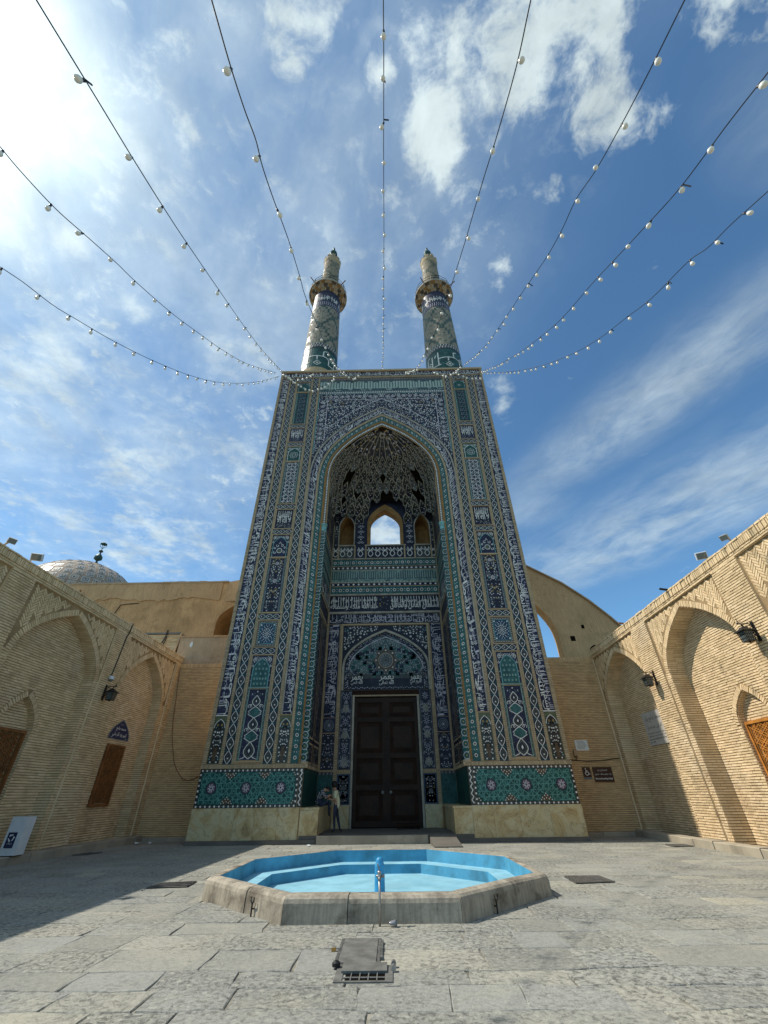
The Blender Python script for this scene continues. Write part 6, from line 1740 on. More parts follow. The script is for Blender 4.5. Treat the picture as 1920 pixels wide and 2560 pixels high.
def msurf(phi, z, out=0.0):
    z = min(z, 22.9); X = max(.05, arch_hw(3.40, 18.5, 22.98, z)) if z > 18.5 else 3.40
    k = min(1.0, max(0.0, (z - 16.6) / 6.3)); Yd = 3.86 * (1 - .93 * k ** 1.75); e = 5.5 - 3.5 * min(1.0, max(0.0, (z - 17.5) / 3.2))
    c, s = math.cos(PI - phi), math.sin(phi); r = 1.0 / ((abs(c) ** e + abs(s) ** e) ** (1 / e) or 1)
    return V(((X + out) * r * c, max(.02, (Yd + out) * r * s), z))


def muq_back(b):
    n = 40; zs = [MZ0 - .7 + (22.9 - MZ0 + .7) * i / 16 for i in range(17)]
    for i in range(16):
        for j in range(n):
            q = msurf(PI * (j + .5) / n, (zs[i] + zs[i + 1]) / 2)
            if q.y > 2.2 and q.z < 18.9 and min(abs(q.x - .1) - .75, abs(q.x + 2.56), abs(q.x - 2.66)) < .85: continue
            b.poly([msurf(PI * j / n, zs[i], .42), msurf(PI * (j + 1) / n, zs[i], .42), msurf(PI * (j + 1) / n, zs[i + 1], .30), msurf(PI * j / n, zs[i + 1], .30)], M['dark'])  # near-black backing: shade of the gaps put into its colour


part('vault_shade_backing', muq_back)
tiers = [(17.15, .60, 24), (17.70, .62, 26), (18.27, .60, 24), (18.82, .58, 24), (19.36, .56, 22), (19.88, .52, 20), (20.36, .48, 18), (20.80, .44, 16)]
holes = {(2, 6), (2, 17), (3, 7), (3, 16), (4, 5), (4, 16), (5, 9.5), (5, 4.5), (5, 14.5)}
rib_n = 0
for ti, (z, h, n) in enumerate(tiers):
    for j in range(-1, n + 1):
        b = MB(); off = .5 * (ti % 2); cc = j + .5 + off
        if not (.25 < cc < n - .25): continue
        alt = 1 if int(abs(cc - n / 2)) % 2 else -1
        ph0 = PI * cc / n; dp = PI / n * (1.0 + .10 * alt); zz = z + .05 * alt * (ti % 3 - 1)
        mid = msurf(ph0, zz + h * .7)
        if mid.y > 2.6 and abs(mid.x - .1) < (1.45, 1.36, 1.10, .45, 0, 0, 0, 0)[ti]: continue                  # the high window
        if ti == 0 and mid.y > 2.7 and min(abs(mid.x + 2.56), abs(mid.x - 2.66)) < .62: continue                # the side niches
        if (ti, j) in holes or (ti, j + .5) in holes: continue
        H2 = h * 1.50
        R2 = lambda a_, q, o=0.0: msurf(min(max(ph0 + a_ * dp, 0.0), PI), zz + q * H2, o + .16 * (1 - q) - .10 * q)
        prof = [(0, 0), (-.24, .09), (-.49, .27), (-.49, .60), (-.36, .78), (-.18, .91), (0, 1.03), (.18, .91), (.36, .78), (.49, .60), (.49, .27), (.24, .09)]
        out_ = [R2(a_, q) for a_, q in prof]; inn = [R2(a_ * .88, .055 + (q - .04) * .90, .015) for a_, q in prof]; m = len(prof)
        deep = R2(0, .66, .34); low = R2(0, .26, .16)
        b.mesh(out_ + inn, [(i, (i + 1) % m, m + (i + 1) % m, m + i) for i in range(m)], M['rib'])
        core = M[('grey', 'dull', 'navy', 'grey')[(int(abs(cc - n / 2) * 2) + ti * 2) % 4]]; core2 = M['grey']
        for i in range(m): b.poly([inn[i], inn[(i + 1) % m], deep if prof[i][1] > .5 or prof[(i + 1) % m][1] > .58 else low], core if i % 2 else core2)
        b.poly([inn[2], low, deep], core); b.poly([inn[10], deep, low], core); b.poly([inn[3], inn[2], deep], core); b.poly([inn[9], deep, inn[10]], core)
        for sg_ in (-1, 1): b.tube([R2(.49 * sg_, .27, .0), low, ], .020, M['rib'], 4, False)
        b.tube([low, R2(0, .03, .0)], .020, M['rib'], 4, False)
        for k, (a_, q, o) in enumerate(((0, .50, .17), (-.22, .58, .12), (.22, .58, .12), (0, .80, .16), (-.2, .28, .08), (.2, .28, .08))):
            pq_ = R2(a_, q, o - .05); d = (V((0.2, -6, 3)) - pq_).normalized(); u = d.cross(V((0, 0, 1))).normalized(); v = u.cross(d); r = (.060, .034, .034, .04, .03, .03)[k]
            b.poly([pq_ + (u * math.cos(t) + v * math.sin(t)) * r for t in [w_ * PI / 3 for w_ in range(6)]], M['white' if k else 'lilac'])
        b.build('muqarnas_cell', portal)


def crown(b):
    n = 28; zs = [21.35, 21.75, 22.15, 22.5, 22.8]
    for i in range(4):
        for j in range(n):
            b.poly([msurf(PI * j / n, zs[i], -.02), msurf(PI * (j + 1) / n, zs[i], -.02), msurf(PI * (j + 1) / n, zs[i + 1], -.02), msurf(PI * j / n, zs[i + 1], -.02)], M['black' if (j + i) % 2 else 'navy_dk'])
    r = random.Random(6)
    for i in range(150):
        z = r.uniform(21.4, 22.75); ph = r.uniform(.12, PI - .12); p = msurf(ph, z, -.05); d = (V((0, -4, z - 5)) - p).normalized(); u = d.cross(V((0, 0, 1))).normalized(); v = u.cross(d); q = r.uniform(.025, .075)
        b.poly([p + (u * math.cos(t) + v * math.sin(t)) * q for t in [k * PI / 3 for k in range(6)]], M['lilac' if r.random() < .6 else ('ochre' if r.random() < .5 else 'dull')])
    for j in range(0, n, 2): b.tube([msurf(PI * (j + 1) / n, zz, -.04) for zz in zs[:4]], .022, M['rib'], 4, False)
    p = msurf(PI / 2, 22.55, -.10); d = V((0, -.6, -1)).normalized(); u = V((1, 0, 0)); v = u.cross(d)
    b.poly([p + (u * math.cos(t) + v * math.sin(t)) * .20 for t in [k * PI / 6 for k in range(12)]], M['rib']); p += d * .012
    b.poly([p + (u * math.cos(t) + v * math.sin(t)) * .09 for t in [k * PI / 4 for k in range(8)]], M['navy_dk'])
part('vault_crown', crown)

# ------------------------------------------------------------------ minarets
def minaret(name, label, x, dz):
    t = thing(name, label, 'minaret', (x, 2.5, 29.3)); C = (x, 2.5, 0); P = lambda nm, fn, **k: part(nm, fn, parent=t, **k)
    rz = lambda z: 1.65 + (1.27 - 1.65) * (z - 29.3) / (45.6 + dz - 29.3)
    def col(z0, z1, a0=-PI, a1=PI, o=0.0): return Cyl(C, rz(z0) + o, z0, z1 - z0, a0, a1, rz(z1) + o)
    z1, z2, z3, z4, z5 = 30.9 + dz, 33.7 + dz, 34.3 + dz, 40.7 + dz, 43.7 + dz
    P('base_drum', lambda b: b.lathe(C, [(rz(29.3), 29.3), (rz(z1), z1)], M['tan'], 32))
    def band(b):
        S = col(z1, z2); Q = Swap(S, False, False); b.lathe(C, [(rz(z1), z1), (rz(z2), z2)], M['teal'], 40)
        # square lettering: the strokes as straight bars; seen from the court only the front half counts
        r0 = rz(z1); per = 2 * PI * r0; front = lambda u, v, o=0.022: S.at(v, (u / per + .25) * S.W if False else (u + per * .25), o)
        class Fr: pass
        T = Fr(); T.at = lambda a, c, w=0.0: S.at(c, (a + per * .25) % S.W, w); T.L = per; T.W = z2 - z1; T.step = .2
        W_ = .11
        for (u, v), (u2, v2) in (((-1.35, .55), (-1.35, 2.1)), ((-1.35, .55), (-.55, .55)), ((-.75, .55), (-.75, 2.35)), ((-.75, 1.45), (.85, 1.45)), ((.10, 1.45), (.10, .95)), ((.62, 1.45), (.62, 2.15)), ((.62, 2.15), (.95, 2.30)),
                                 ((.85, 1.45), (1.15, 1.2)), ((1.15, 1.2), (1.15, .5)), ((1.15, .5), (1.75, .5)), ((1.75, .5), (1.75, 2.2)), ((-1.9, .6), (-1.9, 2.2)), ((-1.9, 2.2), (-1.6, 2.35)), ((-1.1, 1.75), (-.95, 2.05))):
            n = 6; p_line(b, T, [(u + (u2 - u) * i / n, .1 + .98 * (v + (v2 - v) * i / n)) for i in range(n + 1)], W_, M['white'], .02)
        for c in ((.15, .55), (1.45, 1.55), (-1.62, 1.2)):
            q = [(c[0], c[1] - .33), (c[0] + .30, c[1]), (c[0], c[1] + .33), (c[0] - .30, c[1])]; p_line(b, T, q, .09, M['white'], .024, True); p_fill(b, T, [(c[0] + (a - c[0]) * .4, c[1] + (d - c[1]) * .4) for a, d in q], M['white'], .024)
        r = random.Random(int(x)); [p_line(b, T, curl((r.uniform(-2.4, 2.4), r.uniform(.3, 2.3)), .22, r.random() * 6, .8), .03, M['teal_lt'], .012) for i in range(40)]
    P('kufic_band', band)
    def chain(b):
        b.lathe(C, [(rz(z2) + .015, z2), (rz(z3) + .015, z3)], M['black'], 40)
        S = col(z2, z3, o=.015)
        for i in range(40):
            u = S.W * i / 40; p_line(b, S, [(.12, u + .02), (.40, u + .02), (.40, u + .12), (.68, u + .12)], .05, M['white'], .012); p_disc(b, S, (.25, u + .16), .035, M['white'], .012, 4)
    P('chain_border', chain)
    def shaft(b):
        b.lathe(C, [(rz(z3), z3), (rz(z4), z4)], M['tan'], 40)
        S = col(z3, z4); n = 40; hN = int((z4 - z3) / .16); r = random.Random(3)
        # stepped zigzag brickwork: thin raised courses, turquoise glazed ones forming big lozenges
        for i in range(hN):
            z = .16 * i + .08
            for j in range(n):
                ph = abs(((i * 1.0 + 4) % 22) - 11) / 11.0; pos = (j % 10) / 10.0; d = abs(abs(pos - .45) * 2 - ph)
                zz = z + (.10 if (j % 2) else 0) * .0; turq = d < .15 or (d > .45 and d < .56 and (i + j) % 2)
                sl = .07 * (1 if (j % 10) < 5 else -1)
                u0, u1 = S.W * j / n, S.W * (j + .92) / n
                p_line(b, S, [(zz - sl, u0), (zz + sl, u1)], .10, M['turq' if turq else 'rib'], .022 if not turq else .016)
    P('shaft', shaft)
    def insc(b):
        b.lathe(C, [(rz(z4) + .012, z4), (rz(z5) + .012, z5)], M['navy'], 40); S = col(z4, z5, o=.012)
        class Fr: pass
        T = Fr(); T.W = z5 - z4; T.L = S.W; T.step = .2; T.at = lambda a, c, w=0.0: S.at(c, (a + S.W * .25) % S.W, w)
        for k in range(5):
            a = -2.6 + k * 1.05
            p_text(b, T, shape_arabic(A_ALL[k + 4]), a, a + 1.0, 1.05, 1.9, M['white'], .014, .012)
            for q in range(3): p_line(b, T, [(a + .2 + .3 * q, 1.1), (a + .2 + .3 * q, 2.0)], .05, M['white'], .020)
        for k in range(26): p_line(b, T, [(-2.6 + .2 * k, .15), (-2.5 + .2 * k, .45), (-2.55 + .2 * k, .8)], .05, M['lilac'], .014)
    P('inscription_band', insc)
    zb = 43.65 + dz
    def bal(b):
        n = 20
        for ti, (r0, r1, q0, q1) in enumerate(((1.25, 1.50, 0, .36), (1.50, 1.74, .34, .68), (1.72, 1.92, .66, .98))):
            for j in range(n):
                a0, a1 = 2 * PI * (j + .5 * (ti % 2)) / n, 2 * PI * (j + 1 + .5 * (ti % 2)) / n; am = (a0 + a1) / 2
                pt = lambda a, r, z: V((C[0] + r * math.cos(a), C[1] + r * math.sin(a), zb + z))
                A_, B_, T0, T1, Tm = pt(a0, r0, q0), pt(a1, r0, q0), pt(a0, r1, q1), pt(a1, r1, q1), pt(am, r1 + .03, q1); D = pt(am, r0 - .02, (q0 + q1) / 2)
                for P_ in ((A_, B_, D), (B_, T1, D), (T1, Tm, D), (Tm, T0, D), (T0, A_, D)): b.poly(list(P_), M[('brownt', 'ochre_brick', 'mud_grey')[(j + ti) % 3]])
                b.tube([A_, T0], .03, M['rib'], 4, False)
        b.lathe(C, [(1.1, zb + .97), (1.94, zb + .97), (1.98, zb + .99), (1.98, zb + 1.16), (1.90, zb + 1.20), (.9, zb + 1.20)], M['rib'], 40)
    P('balcony', bal)
    def rail(b):
        n = 14
        for j in range(n):
            a = 2 * PI * j / n; pp = V((C[0] + 1.86 * math.cos(a), C[1] + 1.86 * math.sin(a), zb + 1.2)); p2 = V((C[0] + 1.86 * math.cos(a + 2 * PI / n), C[1] + 1.86 * math.sin(a + 2 * PI / n), zb + 1.2))
            b.tube([pp, pp + V((0, 0, .95))], .028, M['blackiron'], 5)
            for h in (.5, .95): b.tube([pp + V((0, 0, h)), p2 + V((0, 0, h))], .022, M['blackiron'], 4)
        for a in (-2.2, -.7): pp = V((C[0] + 1.9 * math.cos(a), C[1] + 1.9 * math.sin(a), zb + 1.1)); b.tube([pp, pp + V((.7 * math.cos(a), .7 * math.sin(a), .12))], .05, M['wood_br'], 5)
    P('railing', rail)
    zu = zb + 1.2; zt_ = 52.3 + dz
    def up(b):
        r0, r1 = .94, .84; b.lathe(C, [(r0, zu), (r1, zt_ - .9), (r1 + .02, zt_ - .88), (r1 + .10, zt_ - .55), (r1 + .10, zt_ - .1), (r1, zt_ - .1), (.5, zt_ - .1)], M['tan'], 28)
        S = Cyl(C, r0, zu, zt_ - .9 - zu, -PI, PI, r1); n = 24
        for i in range(int(S.L / .17)):
            for j in range(n):
                ph = abs((i % 16) - 8) / 8.0; d = abs(abs((j % 8) / 8.0 - .45) * 2 - ph); sl = .06 * (1 if (j % 8) < 4 else -1)
                p_line(b, S, [(.17 * i + .1 - sl, S.W * j / n), (.17 * i + .1 + sl, S.W * (j + .9) / n)], .07, M['turq' if d < .2 else 'rib'], .02)
        for a in (-PI / 2 + .12, -PI / 2 + 2.2): an = (a + PI) / (2 * PI) * S.W; p_base(b, S, M['teal'], .03, .2, 1.9, an - .38, an + .38); p_line(b, S, [(.2, an - .3), (1.5, an - .3), (1.85, an), (1.5, an + .3), (.2, an + .3)], .07, M['turq_lt'], .036)
    P('upper_shaft', up)
    def crn(b):
        for j in range(10):
            a = 2 * PI * j / 10; pp = V((C[0] + .89 * math.cos(a), C[1] + .89 * math.sin(a), zt_ - .1)); u = V((-math.sin(a), math.cos(a), 0)); b.obox(pp + V((0, 0, .14)), u * .17, V((math.cos(a), math.sin(a), 0)) * .07, V((0, 0, .10 + .08 * ((j * 7) % 3))), M['mud_grey'])
        b.lathe(C, [(.80, zt_ - .09), (.62, zt_ + .6), (.40, zt_ + 1.3), (.30, zt_ + 1.7), (.46, zt_ + 2.1), (.40, zt_ + 2.5), (.16, zt_ + 2.9), (.10, zt_ + 3.3), (.14, zt_ + 3.5), (0, zt_ + 4.1)], M['verdigris'], 16)
    P('crown', crn)


minaret('minaret', 'left of the two tiled minarets on top of the portal, at the hazier sky', -5.58, .25)
minaret('minaret', 'right of the two tiled minarets on top of the portal, at the deep blue sky', 5.56, -.35)

# ------------------------------------------------------------------ buildings beyond the court
ad = thing('mud_brick_building', 'long mud plastered wall of a building behind the left corner, with a ragged plaster edge', 'building', (-20, 8, 0))
FA = frame(V((0, 8, 0)), (1, 0, 0), (0, 0, 1), (0, -1, 0))
b = MB(); arch_wall(b, FA, -45, -7.0, 0, 14.95, -10.15, 1.95, 11.7, 13.5, 0, M['mud'], 8.0); arch_reveal(b, FA, -10.15, 1.95, 8.0, 11.7, 13.5, 0, -3.0, M['mud']); arch_fill(b, FA, -10.15, 1.95, 8.0, 11.7, 13.5, -3.0, M['dark'])
b.fbox(FA, (-45, 14.94, -6), (-7, 15.0, 0), M['mud_smooth']); b.build('wall', ad)
b = MB(); r = random.Random(5); n = 110; P = []
zl = [13.62 + .10 * math.sin(i * .37) + r.uniform(-.10, .10) for i in range(n + 1)]; X = lambda i: -45 + 38.0 * i / n
for i in range(n):
    if X(i + 1) > -11.9: break
    b.poly([FA @ V((X(i), zl[i], .07)), FA @ V((X(i + 1), zl[i + 1], .07)), FA @ V((X(i + 1), 14.9, .06)), FA @ V((X(i), 14.9, .06))], M['mud_smooth']); b.poly([FA @ V((X(i), zl[i], 0)), FA @ V((X(i + 1), zl[i + 1], 0)), FA @ V((X(i + 1), zl[i + 1], .07)), FA @ V((X(i), zl[i], .07))], M['mud'])
b.build('plaster_band', ad)
b = MB(); n = 60
for i in range(n): x0, x1 = -45 + 33.2 * i / n, -45 + 33.2 * (i + 1) / n; b.fbox(FA, (x0, 14.90, -.5), (x1, 15.03 + r.uniform(-.025, .03), .10 + r.uniform(-.02, .03)), M['mud_grey'])
b.build('coping', ad)
b = MB(); zz = [(-11.75, 14.95), (-11.0, 15.05), (-10.2, 15.35), (-9.3, 16.1), (-8.5, 17.2), (-7, 18.5)]
for (x0, q0), (x1, q1) in zip(zz[:-1], zz[1:]): b.poly([FA @ V((x0, 13.4, .05 + (x0 + 11.75) * .10)), FA @ V((x1, 13.4, .05 + (x1 + 11.75) * .10)), FA @ V((x1, q1, .05 + (x1 + 11.75) * .10)), FA @ V((x0, q0, .05 + (x0 + 11.75) * .10))], M['mud_smooth']); b.poly([FA @ V((x0, q0, .05 + (x0 + 11.75) * .1)), FA @ V((x1, q1, .05 + (x1 + 11.75) * .1)), FA @ V((x1, q1, -3)), FA @ V((x0, q0, -3))], M['mud_smooth'])
b.build('corner_pier', ad)
b = MB(); b.tube([FA @ V(p) for p in ((-22.9, 14.0, .0), (-22.4, 14.2, .6))], .07, M['wood_br'], 6); b.build('water_spout', ad)
b = MB(); b.tube([FA @ V(p) for p in ((-20.1, 12.0, .04), (-19.61, 12.68, .04), (-19.42, 13.25, .05), (-18.8, 13.32, .05), (-18.11, 13.36, .05))], .03, M['cable'], 5); b.build('wire', ad)

gb = thing('mud_block', 'grey mud plastered parapet block above the left corner wall', 'wall', (-9.6, 2.8, 7.5))
b = MB(); b.box((-11.45, 2.36, 7.505), (-7.86, 4.2, 8.96), M['mud_grey']); b.build('core', gb)
b = MB(); x = -11.45
while x < -7.9: l = r.uniform(.3, .6); b.box((x, 2.32, 8.965), (min(x + l - .02, -7.86), 3.0, 9.0 + r.uniform(0, .05)), M['mud_smooth']); x += l
b.build('coping', gb)
b = MB(); b.poly([V((-10.85, 2.352, 8.55)), V((-10.78, 2.352, 8.4)), V((-10.7, 2.352, 8.42)), V((-10.66, 2.352, 8.6)), V((-10.74, 2.352, 8.75))], M['paper']); b.build('plaster_scar', gb)
bb = thing('brick_parapet', 'small yellow brick parapet with a dark flat coping above the left arcade roof', 'wall', (-13, 2.6, 7.8))
b = MB(); b.box((-15.0, 2.5, 7.6), (-11.6, 3.6, 9.2), M['brick_gap']); b.build('core', bb)
out = []; rows(frame(V((0, 2.5, 0)), (1, 0, 0), (0, 0, 1), (0, -1, 0)), 0, lambda z: [(-15, -11.6)], 7.8, 9.2, out, r); lay_bricks(bb, out, M['brick'], 'p', 60)
b = MB(); b.box((-15.0, 2.44, 9.205), (-11.56, 3.65, 9.29), M['iron']); b.build('coping', bb)
b = MB(); b.tube([(-12.35, 2.42, 9.4), (-12.36, 2.42, 9.0), (-12.5, 2.40, 8.6), (-12.75, 2.38, 8.35)], .03, M['cable'], 5); b.tube([(-12.28, 2.42, 9.4), (-12.30, 2.42, 8.9), (-12.45, 2.40, 8.2)], .025, M['cable'], 5); b.build('wire', bb)
b = MB(); b.tube([(-11.5, 2.44, 9.22), (-11.52, 2.40, 8.9), (-11.6, 2.38, 8.2), (-11.75, 2.36, 7.86)], .05, M['mud_grey'], 6); b.build('conduit', bb)

bu = thing('curved_screen_wall', 'brown plastered wall with a sweeping curved top and an arched opening behind the right corner', 'wall', (13, 8, 0))
TP = [(7.3, 18.2), (9, 17.0), (11, 15.70), (13.08, 14.40), (14.72, 12.98), (15.85, 11.74), (16.41, 11.03), (17.6, 9.6), (20, 6.4), (22, 3.4)]
def tpz(x):
    for (x0, q0), (x1, q1) in zip(TP[:-1], TP[1:]):
        if x <= x1: return q0 + (q1 - q0) * (x - x0) / (x1 - x0)
    return TP[-1][1]
b = MB(); hc, ha, hs, hp = 10.0, 2.0, 10.1, 13.55
xs = sorted(set([7.3 + .35 * i for i in range(42)] + [p[0] for p in arch_pts(hc, ha, hs, hp)] + [p[0] for p in TP]))
for x0, x1 in zip(xs[:-1], xs[1:]):
    def zb_(x):
        if abs(x - hc) >= ha - 1e-6: return 8.0
        lo, hi = hs, hp
        for _ in range(24):
            m = (lo + hi) / 2
            if arch_hw(ha, hs, hp, m) > abs(x - hc): lo = m
            else: hi = m
        return lo
    inside = abs((x0 + x1) / 2 - hc) < ha
    z0_, z1_ = (max(zb_(x0), hs), max(zb_(x1), hs)) if inside else (8.0, 8.0)
    if not inside: z0_ = z1_ = 0.0
    for y_ in (8.0, 8.92): b.poly([V((x0, y_, z0_)), V((x1, y_, z1_)), V((x1, y_, tpz(x1))), V((x0, y_, tpz(x0)))], M['mud_smooth'])
    b.poly([V((x0, 8.0, tpz(x0))), V((x1, 8.0, tpz(x1))), V((x1, 8.92, tpz(x1))), V((x0, 8.92, tpz(x0)))], M['mud_smooth'])
FBu = frame(V((0, 8, 0)), (1, 0, 0), (0, 0, 1), (0, -1, 0)); arch_reveal(b, FBu, hc, ha, 0, hs, hp, 0, -.92, M['mud']); b.build('wall', bu)
b = MB()
for (x0, q0), (x1, q1) in zip(TP[:-1], TP[1:]): b.obox(V(((x0 + x1) / 2, 8.40, (q0 + q1) / 2 + .02)), V((x1 - x0, 0, q1 - q0)) / 2, V((0, .56, 0)), V((-(q1 - q0), 0, x1 - x0)).normalized() * .045, M['mud_grey'])
b.build('coping', bu)
b = MB()
for x, z, w_, h in ((13.78, 11.11, .10, .13), (12.88, 10.29, .16, .17)): b.fbox(FBu, (x - w_, z - h, -.02), (x + w_, z + h, .012), M['dark'])
arch_fill(b, FBu, 14.25, .42, 9.0, 9.5, 9.85, .012, M['dark']); b.build('putlog_hole', bu)

# tiled dome far off
dm = thing('tiled_dome', 'pale tiled dome with diamond pattern and a dark finial, far behind the left arcade', 'dome', (-40.8, 30, 0)); DC = V((-40.8, 30, 19.95)); DR = 8.05
b = MB(); b.lathe(DC, [(DR * 1.0, -1.5)] + [(DR * math.cos(a), DR * math.sin(a)) for a in [PI / 2 * i / 16 for i in range(16)]] + [(.01, DR)], M['domebrick'], 48); b.build('shell', dm, True)
b = MB(); b.lathe((-40.8, 30, 0), [(8.4, 0), (8.4, 19.4), (8.0, 19.6)], M['domebrick'], 32); b.build('drum', dm)
b = MB(); sp_ = lambda la, lo, rr_: DC + V((math.cos(la) * math.cos(lo), math.cos(la) * math.sin(lo), math.sin(la))) * rr_
for k, la in enumerate([.30 + .135 * i for i in range(9)]):
    n = max(8, int(44 * math.cos(la)))
    for j in range(n):
        lo = 2 * PI * (j + .5 * (k % 2)) / n
        for q, (f, mt) in enumerate(((.50, 'dometile'), (.36, 'domebrick' if (j + k) % 2 else 'dull'), (.24, 'dometile'), (.11, 'grey'))):
            dla, dlo = .135 * f * 1.0, 2 * PI / n * f * .92; b.poly([sp_(la - dla * .8, lo - dlo * .8, DR + .015 + .012 * q), sp_(la - dla * .8, lo + dlo * .8, DR + .015 + .012 * q), sp_(la + dla * .8, lo + dlo * .8, DR + .015 + .012 * q), sp_(la + dla * .8, lo - dlo * .8, DR + .015 + .012 * q)], M[mt])
b.build('tile_pattern', dm)
b = MB()
for j in range(60): lo = 2 * PI * j / 60; b.poly([sp_(1.22, lo, DR + .06), sp_(1.22, lo + .07, DR + .06), sp_(1.30, lo + .07, DR + .06), sp_(1.30, lo, DR + .06)], M['dometile'])
b.build('tile_ring', dm)
b = MB(); b.lathe((-40.3, 30, 27.9), [(.12, 0), (.12, .15), (.34, .35), (.34, .55), (.12, .8), (.14, .95), (.52, 1.25), (.50, 1.6), (.12, 2.1), (.08, 2.25), (.28, 2.42), (.26, 2.55), (.05, 2.7), (.04, 3.0)], M['verdigris'], 14)
for k in range(4): a = PI / 2 * k + .4; b.tube([(-40.3, 30, 30.8), (-40.3 + .38 * math.cos(a), 30 + .38 * math.sin(a), 31.15), (-40.3 + .40 * math.cos(a), 30 + .40 * math.sin(a), 31.5)], .03, M['verdigris'], 4)
b.lathe((-40.3, 30, 31.5), [(.44, 0), (.44, .03), (.25, .2), (.0, .3)], M['verdigris'], 12); b.build('finial', dm)

# ------------------------------------------------------------------ things on the walls
def text_on(F, body, u0, u1, v0, v1, w, mat, parent, name='lettering', off=.0, keep=True):
    b = MB(); S = Flat(F @ V((0, 0, 0)), F.to_3x3() @ V((1, 0, 0)), F.to_3x3() @ V((0, 1, 0)), 1, 1, F.to_3x3() @ V((0, 0, 1))); p_text(b, S, body, u0, u1, v0, v1, M[mat], w, off, 2, keep); return b.build(name, parent)


# blue pointed sign on the back of the left corner niche
FLb = frame(FL @ V((0, 0, -.488)), FL.to_3x3() @ V((1, 0, 0)), (0, 0, 1), FL.to_3x3() @ V((0, 0, 1)))
sg = thing('pointed_sign', 'dark blue pointed arch sign with white Persian writing above the shaded lattice window', 'sign', FLb @ V((-.5, 3.65, 0)))
SA = [(-.72, 0), (-.70, .16), (-.60, .32), (-.44, .46), (-.22, .60), (.0, .72)]
SA = SA + [(-x, z) for x, z in reversed(SA[:-1])]
b = MB(); P = [FLb @ V((-.5 + x, 3.66 + z, .03)) for x, z in SA]; Q = [FLb @ V((-.5 + x, 3.66 + z, .0)) for x, z in SA]; n = len(SA); b.mesh(P + Q + [FLb @ V((-.5, 3.9, .03))], [(i, (i + 1) % n, 2 * n) for i in range(n)] + [(i, (i + 1) % n, n + (i + 1) % n, n + i) for i in range(n)], M['signblue']); b.build('panel', sg)
b = MB(); P2 = [FLb @ V((-.5 + x * 1.06, 3.66 + (z * 1.06 if z else -.03), .033)) for x, z in SA]; P1 = [FLb @ V((-.5 + x * .985, 3.66 + max(.0, z * .985), .036)) for x, z in SA]; b.mesh(P2 + P1, [(i, (i + 1) % n, n + (i + 1) % n, n + i) for i in range(n)], M['dull']); b.build('border', sg)
text_on(FLb, shape_arabic('\u0628\u0633\u0645\u0647 \u062a\u0639\u0627\u0644\u06cc'), -.62, -.38, 4.16, 4.27, .034, 'signwhite', sg)
text_on(FLb, shape_arabic('\u0645\u0633\u062c\u062f \u062c\u0627\u0645\u0639'), -.86, -.14, 3.94, 4.14, .034, 'signwhite', sg, off=.01)
text_on(FLb, shape_arabic('\u06a9\u0628\u06cc\u0631 \u06cc\u0632\u062f \u0627\u062b\u0631 \u0645\u0644\u06cc'), -1.05, .05, 3.74, 3.91, .034, 'signwhite', sg, off=.01)
for u0, u1 in ((-1.16, -.92), (-.08, .16)): text_on(FLb, shape_arabic('\u0634\u0645\u0627\u0631\u0647'), u0, u1, 3.675, 3.735, .034, 'signwhite', sg)

# signs on the right corner wall
FC2 = frame(V((0, 2.284, 0)), (1, 0, 0), (0, 0, 1), (0, -1, 0))
pn = thing('paper_notice', 'white laminated paper notice high on the right corner wall', 'notice', (9.38, 2.28, 3.2)); b = MB(); b.fbox(FC2, (9.08, 3.20, .0), (9.69, 3.64, .012), M['paper']); b.build('sheet', pn)
b = MB(); r = random.Random(8)
for i in range(7): b.fbox(FC2, (9.15 + r.uniform(0, .05), 3.27 + .05 * i, .0125), (9.62 - r.uniform(0, .12), 3.285 + .05 * i, .0135), M['ink'])
b.build('print', pn)
ws = thing('wheelchair_sign', 'small dark brown sign with a white wheelchair symbol', 'sign', (9.31, 2.28, 2.12)); b = MB(); b.fbox(FC2, (9.13, 2.13, .0), (9.50, 2.53, .02), M['signbrown']); b.build('panel', ws)
b = MB(); S = Flat((9.13, 2.284, 2.13), (1, 0, 0), (0, 0, 1), .37, .40, (0, -1, 0))
p_disc(b, S, (.155, .335), .024, M['signwhite'], .023, 10); p_line(b, S, [(.16, .30), (.168, .205), (.245, .205), (.285, .115), (.325, .13)], .026, M['signwhite'], .023); p_line(b, S, [(.165, .255), (.235, .255)], .02, M['signwhite'], .024); p_ring(b, S, (.185, .155), .062, .084, M['signwhite'], .0225, 16, PI * .62, PI * 1.98)
b.build('symbol', ws); b = MB(); b.fbox(FC2, (9.13, 2.05, 0), (9.50, 2.125, .018), M['ink']); b.build('strip', ws)
bs = thing('parking_sign', 'wider dark brown sign with three lines of white writing', 'sign', (10.04, 2.28, 1.92)); b = MB(); b.fbox(FC2, (9.60, 1.93, .0), (10.49, 2.53, .02), M['signbrown']); b.build('panel', bs)
b = MB()
for lo, hi in (((9.60, 1.93), (10.49, 1.965)), ((9.60, 2.495), (10.49, 2.53)), ((9.60, 1.965), (9.635, 2.495)), ((10.455, 1.965), (10.49, 2.495))): b.fbox(FC2, (lo[0], lo[1], .02), (hi[0], hi[1], .026), M['brownt'])
b.build('border', bs)
text_on(FC2, shape_arabic('\u0634\u0647\u0631\u062f\u0627\u0631\u06cc \u06cc\u0632\u062f'), 9.72, 10.36, 2.36, 2.45, .023, 'signwhite', bs); text_on(FC2, shape_arabic('\u067e\u0627\u0631\u06a9 \u0645\u0648\u062a\u0648\u0631\u0633\u06cc\u06a9\u0644\u062a \u0645\u0645\u0646\u0648\u0639'), 9.68, 10.42, 2.18, 2.30, .023, 'signwhite', bs)
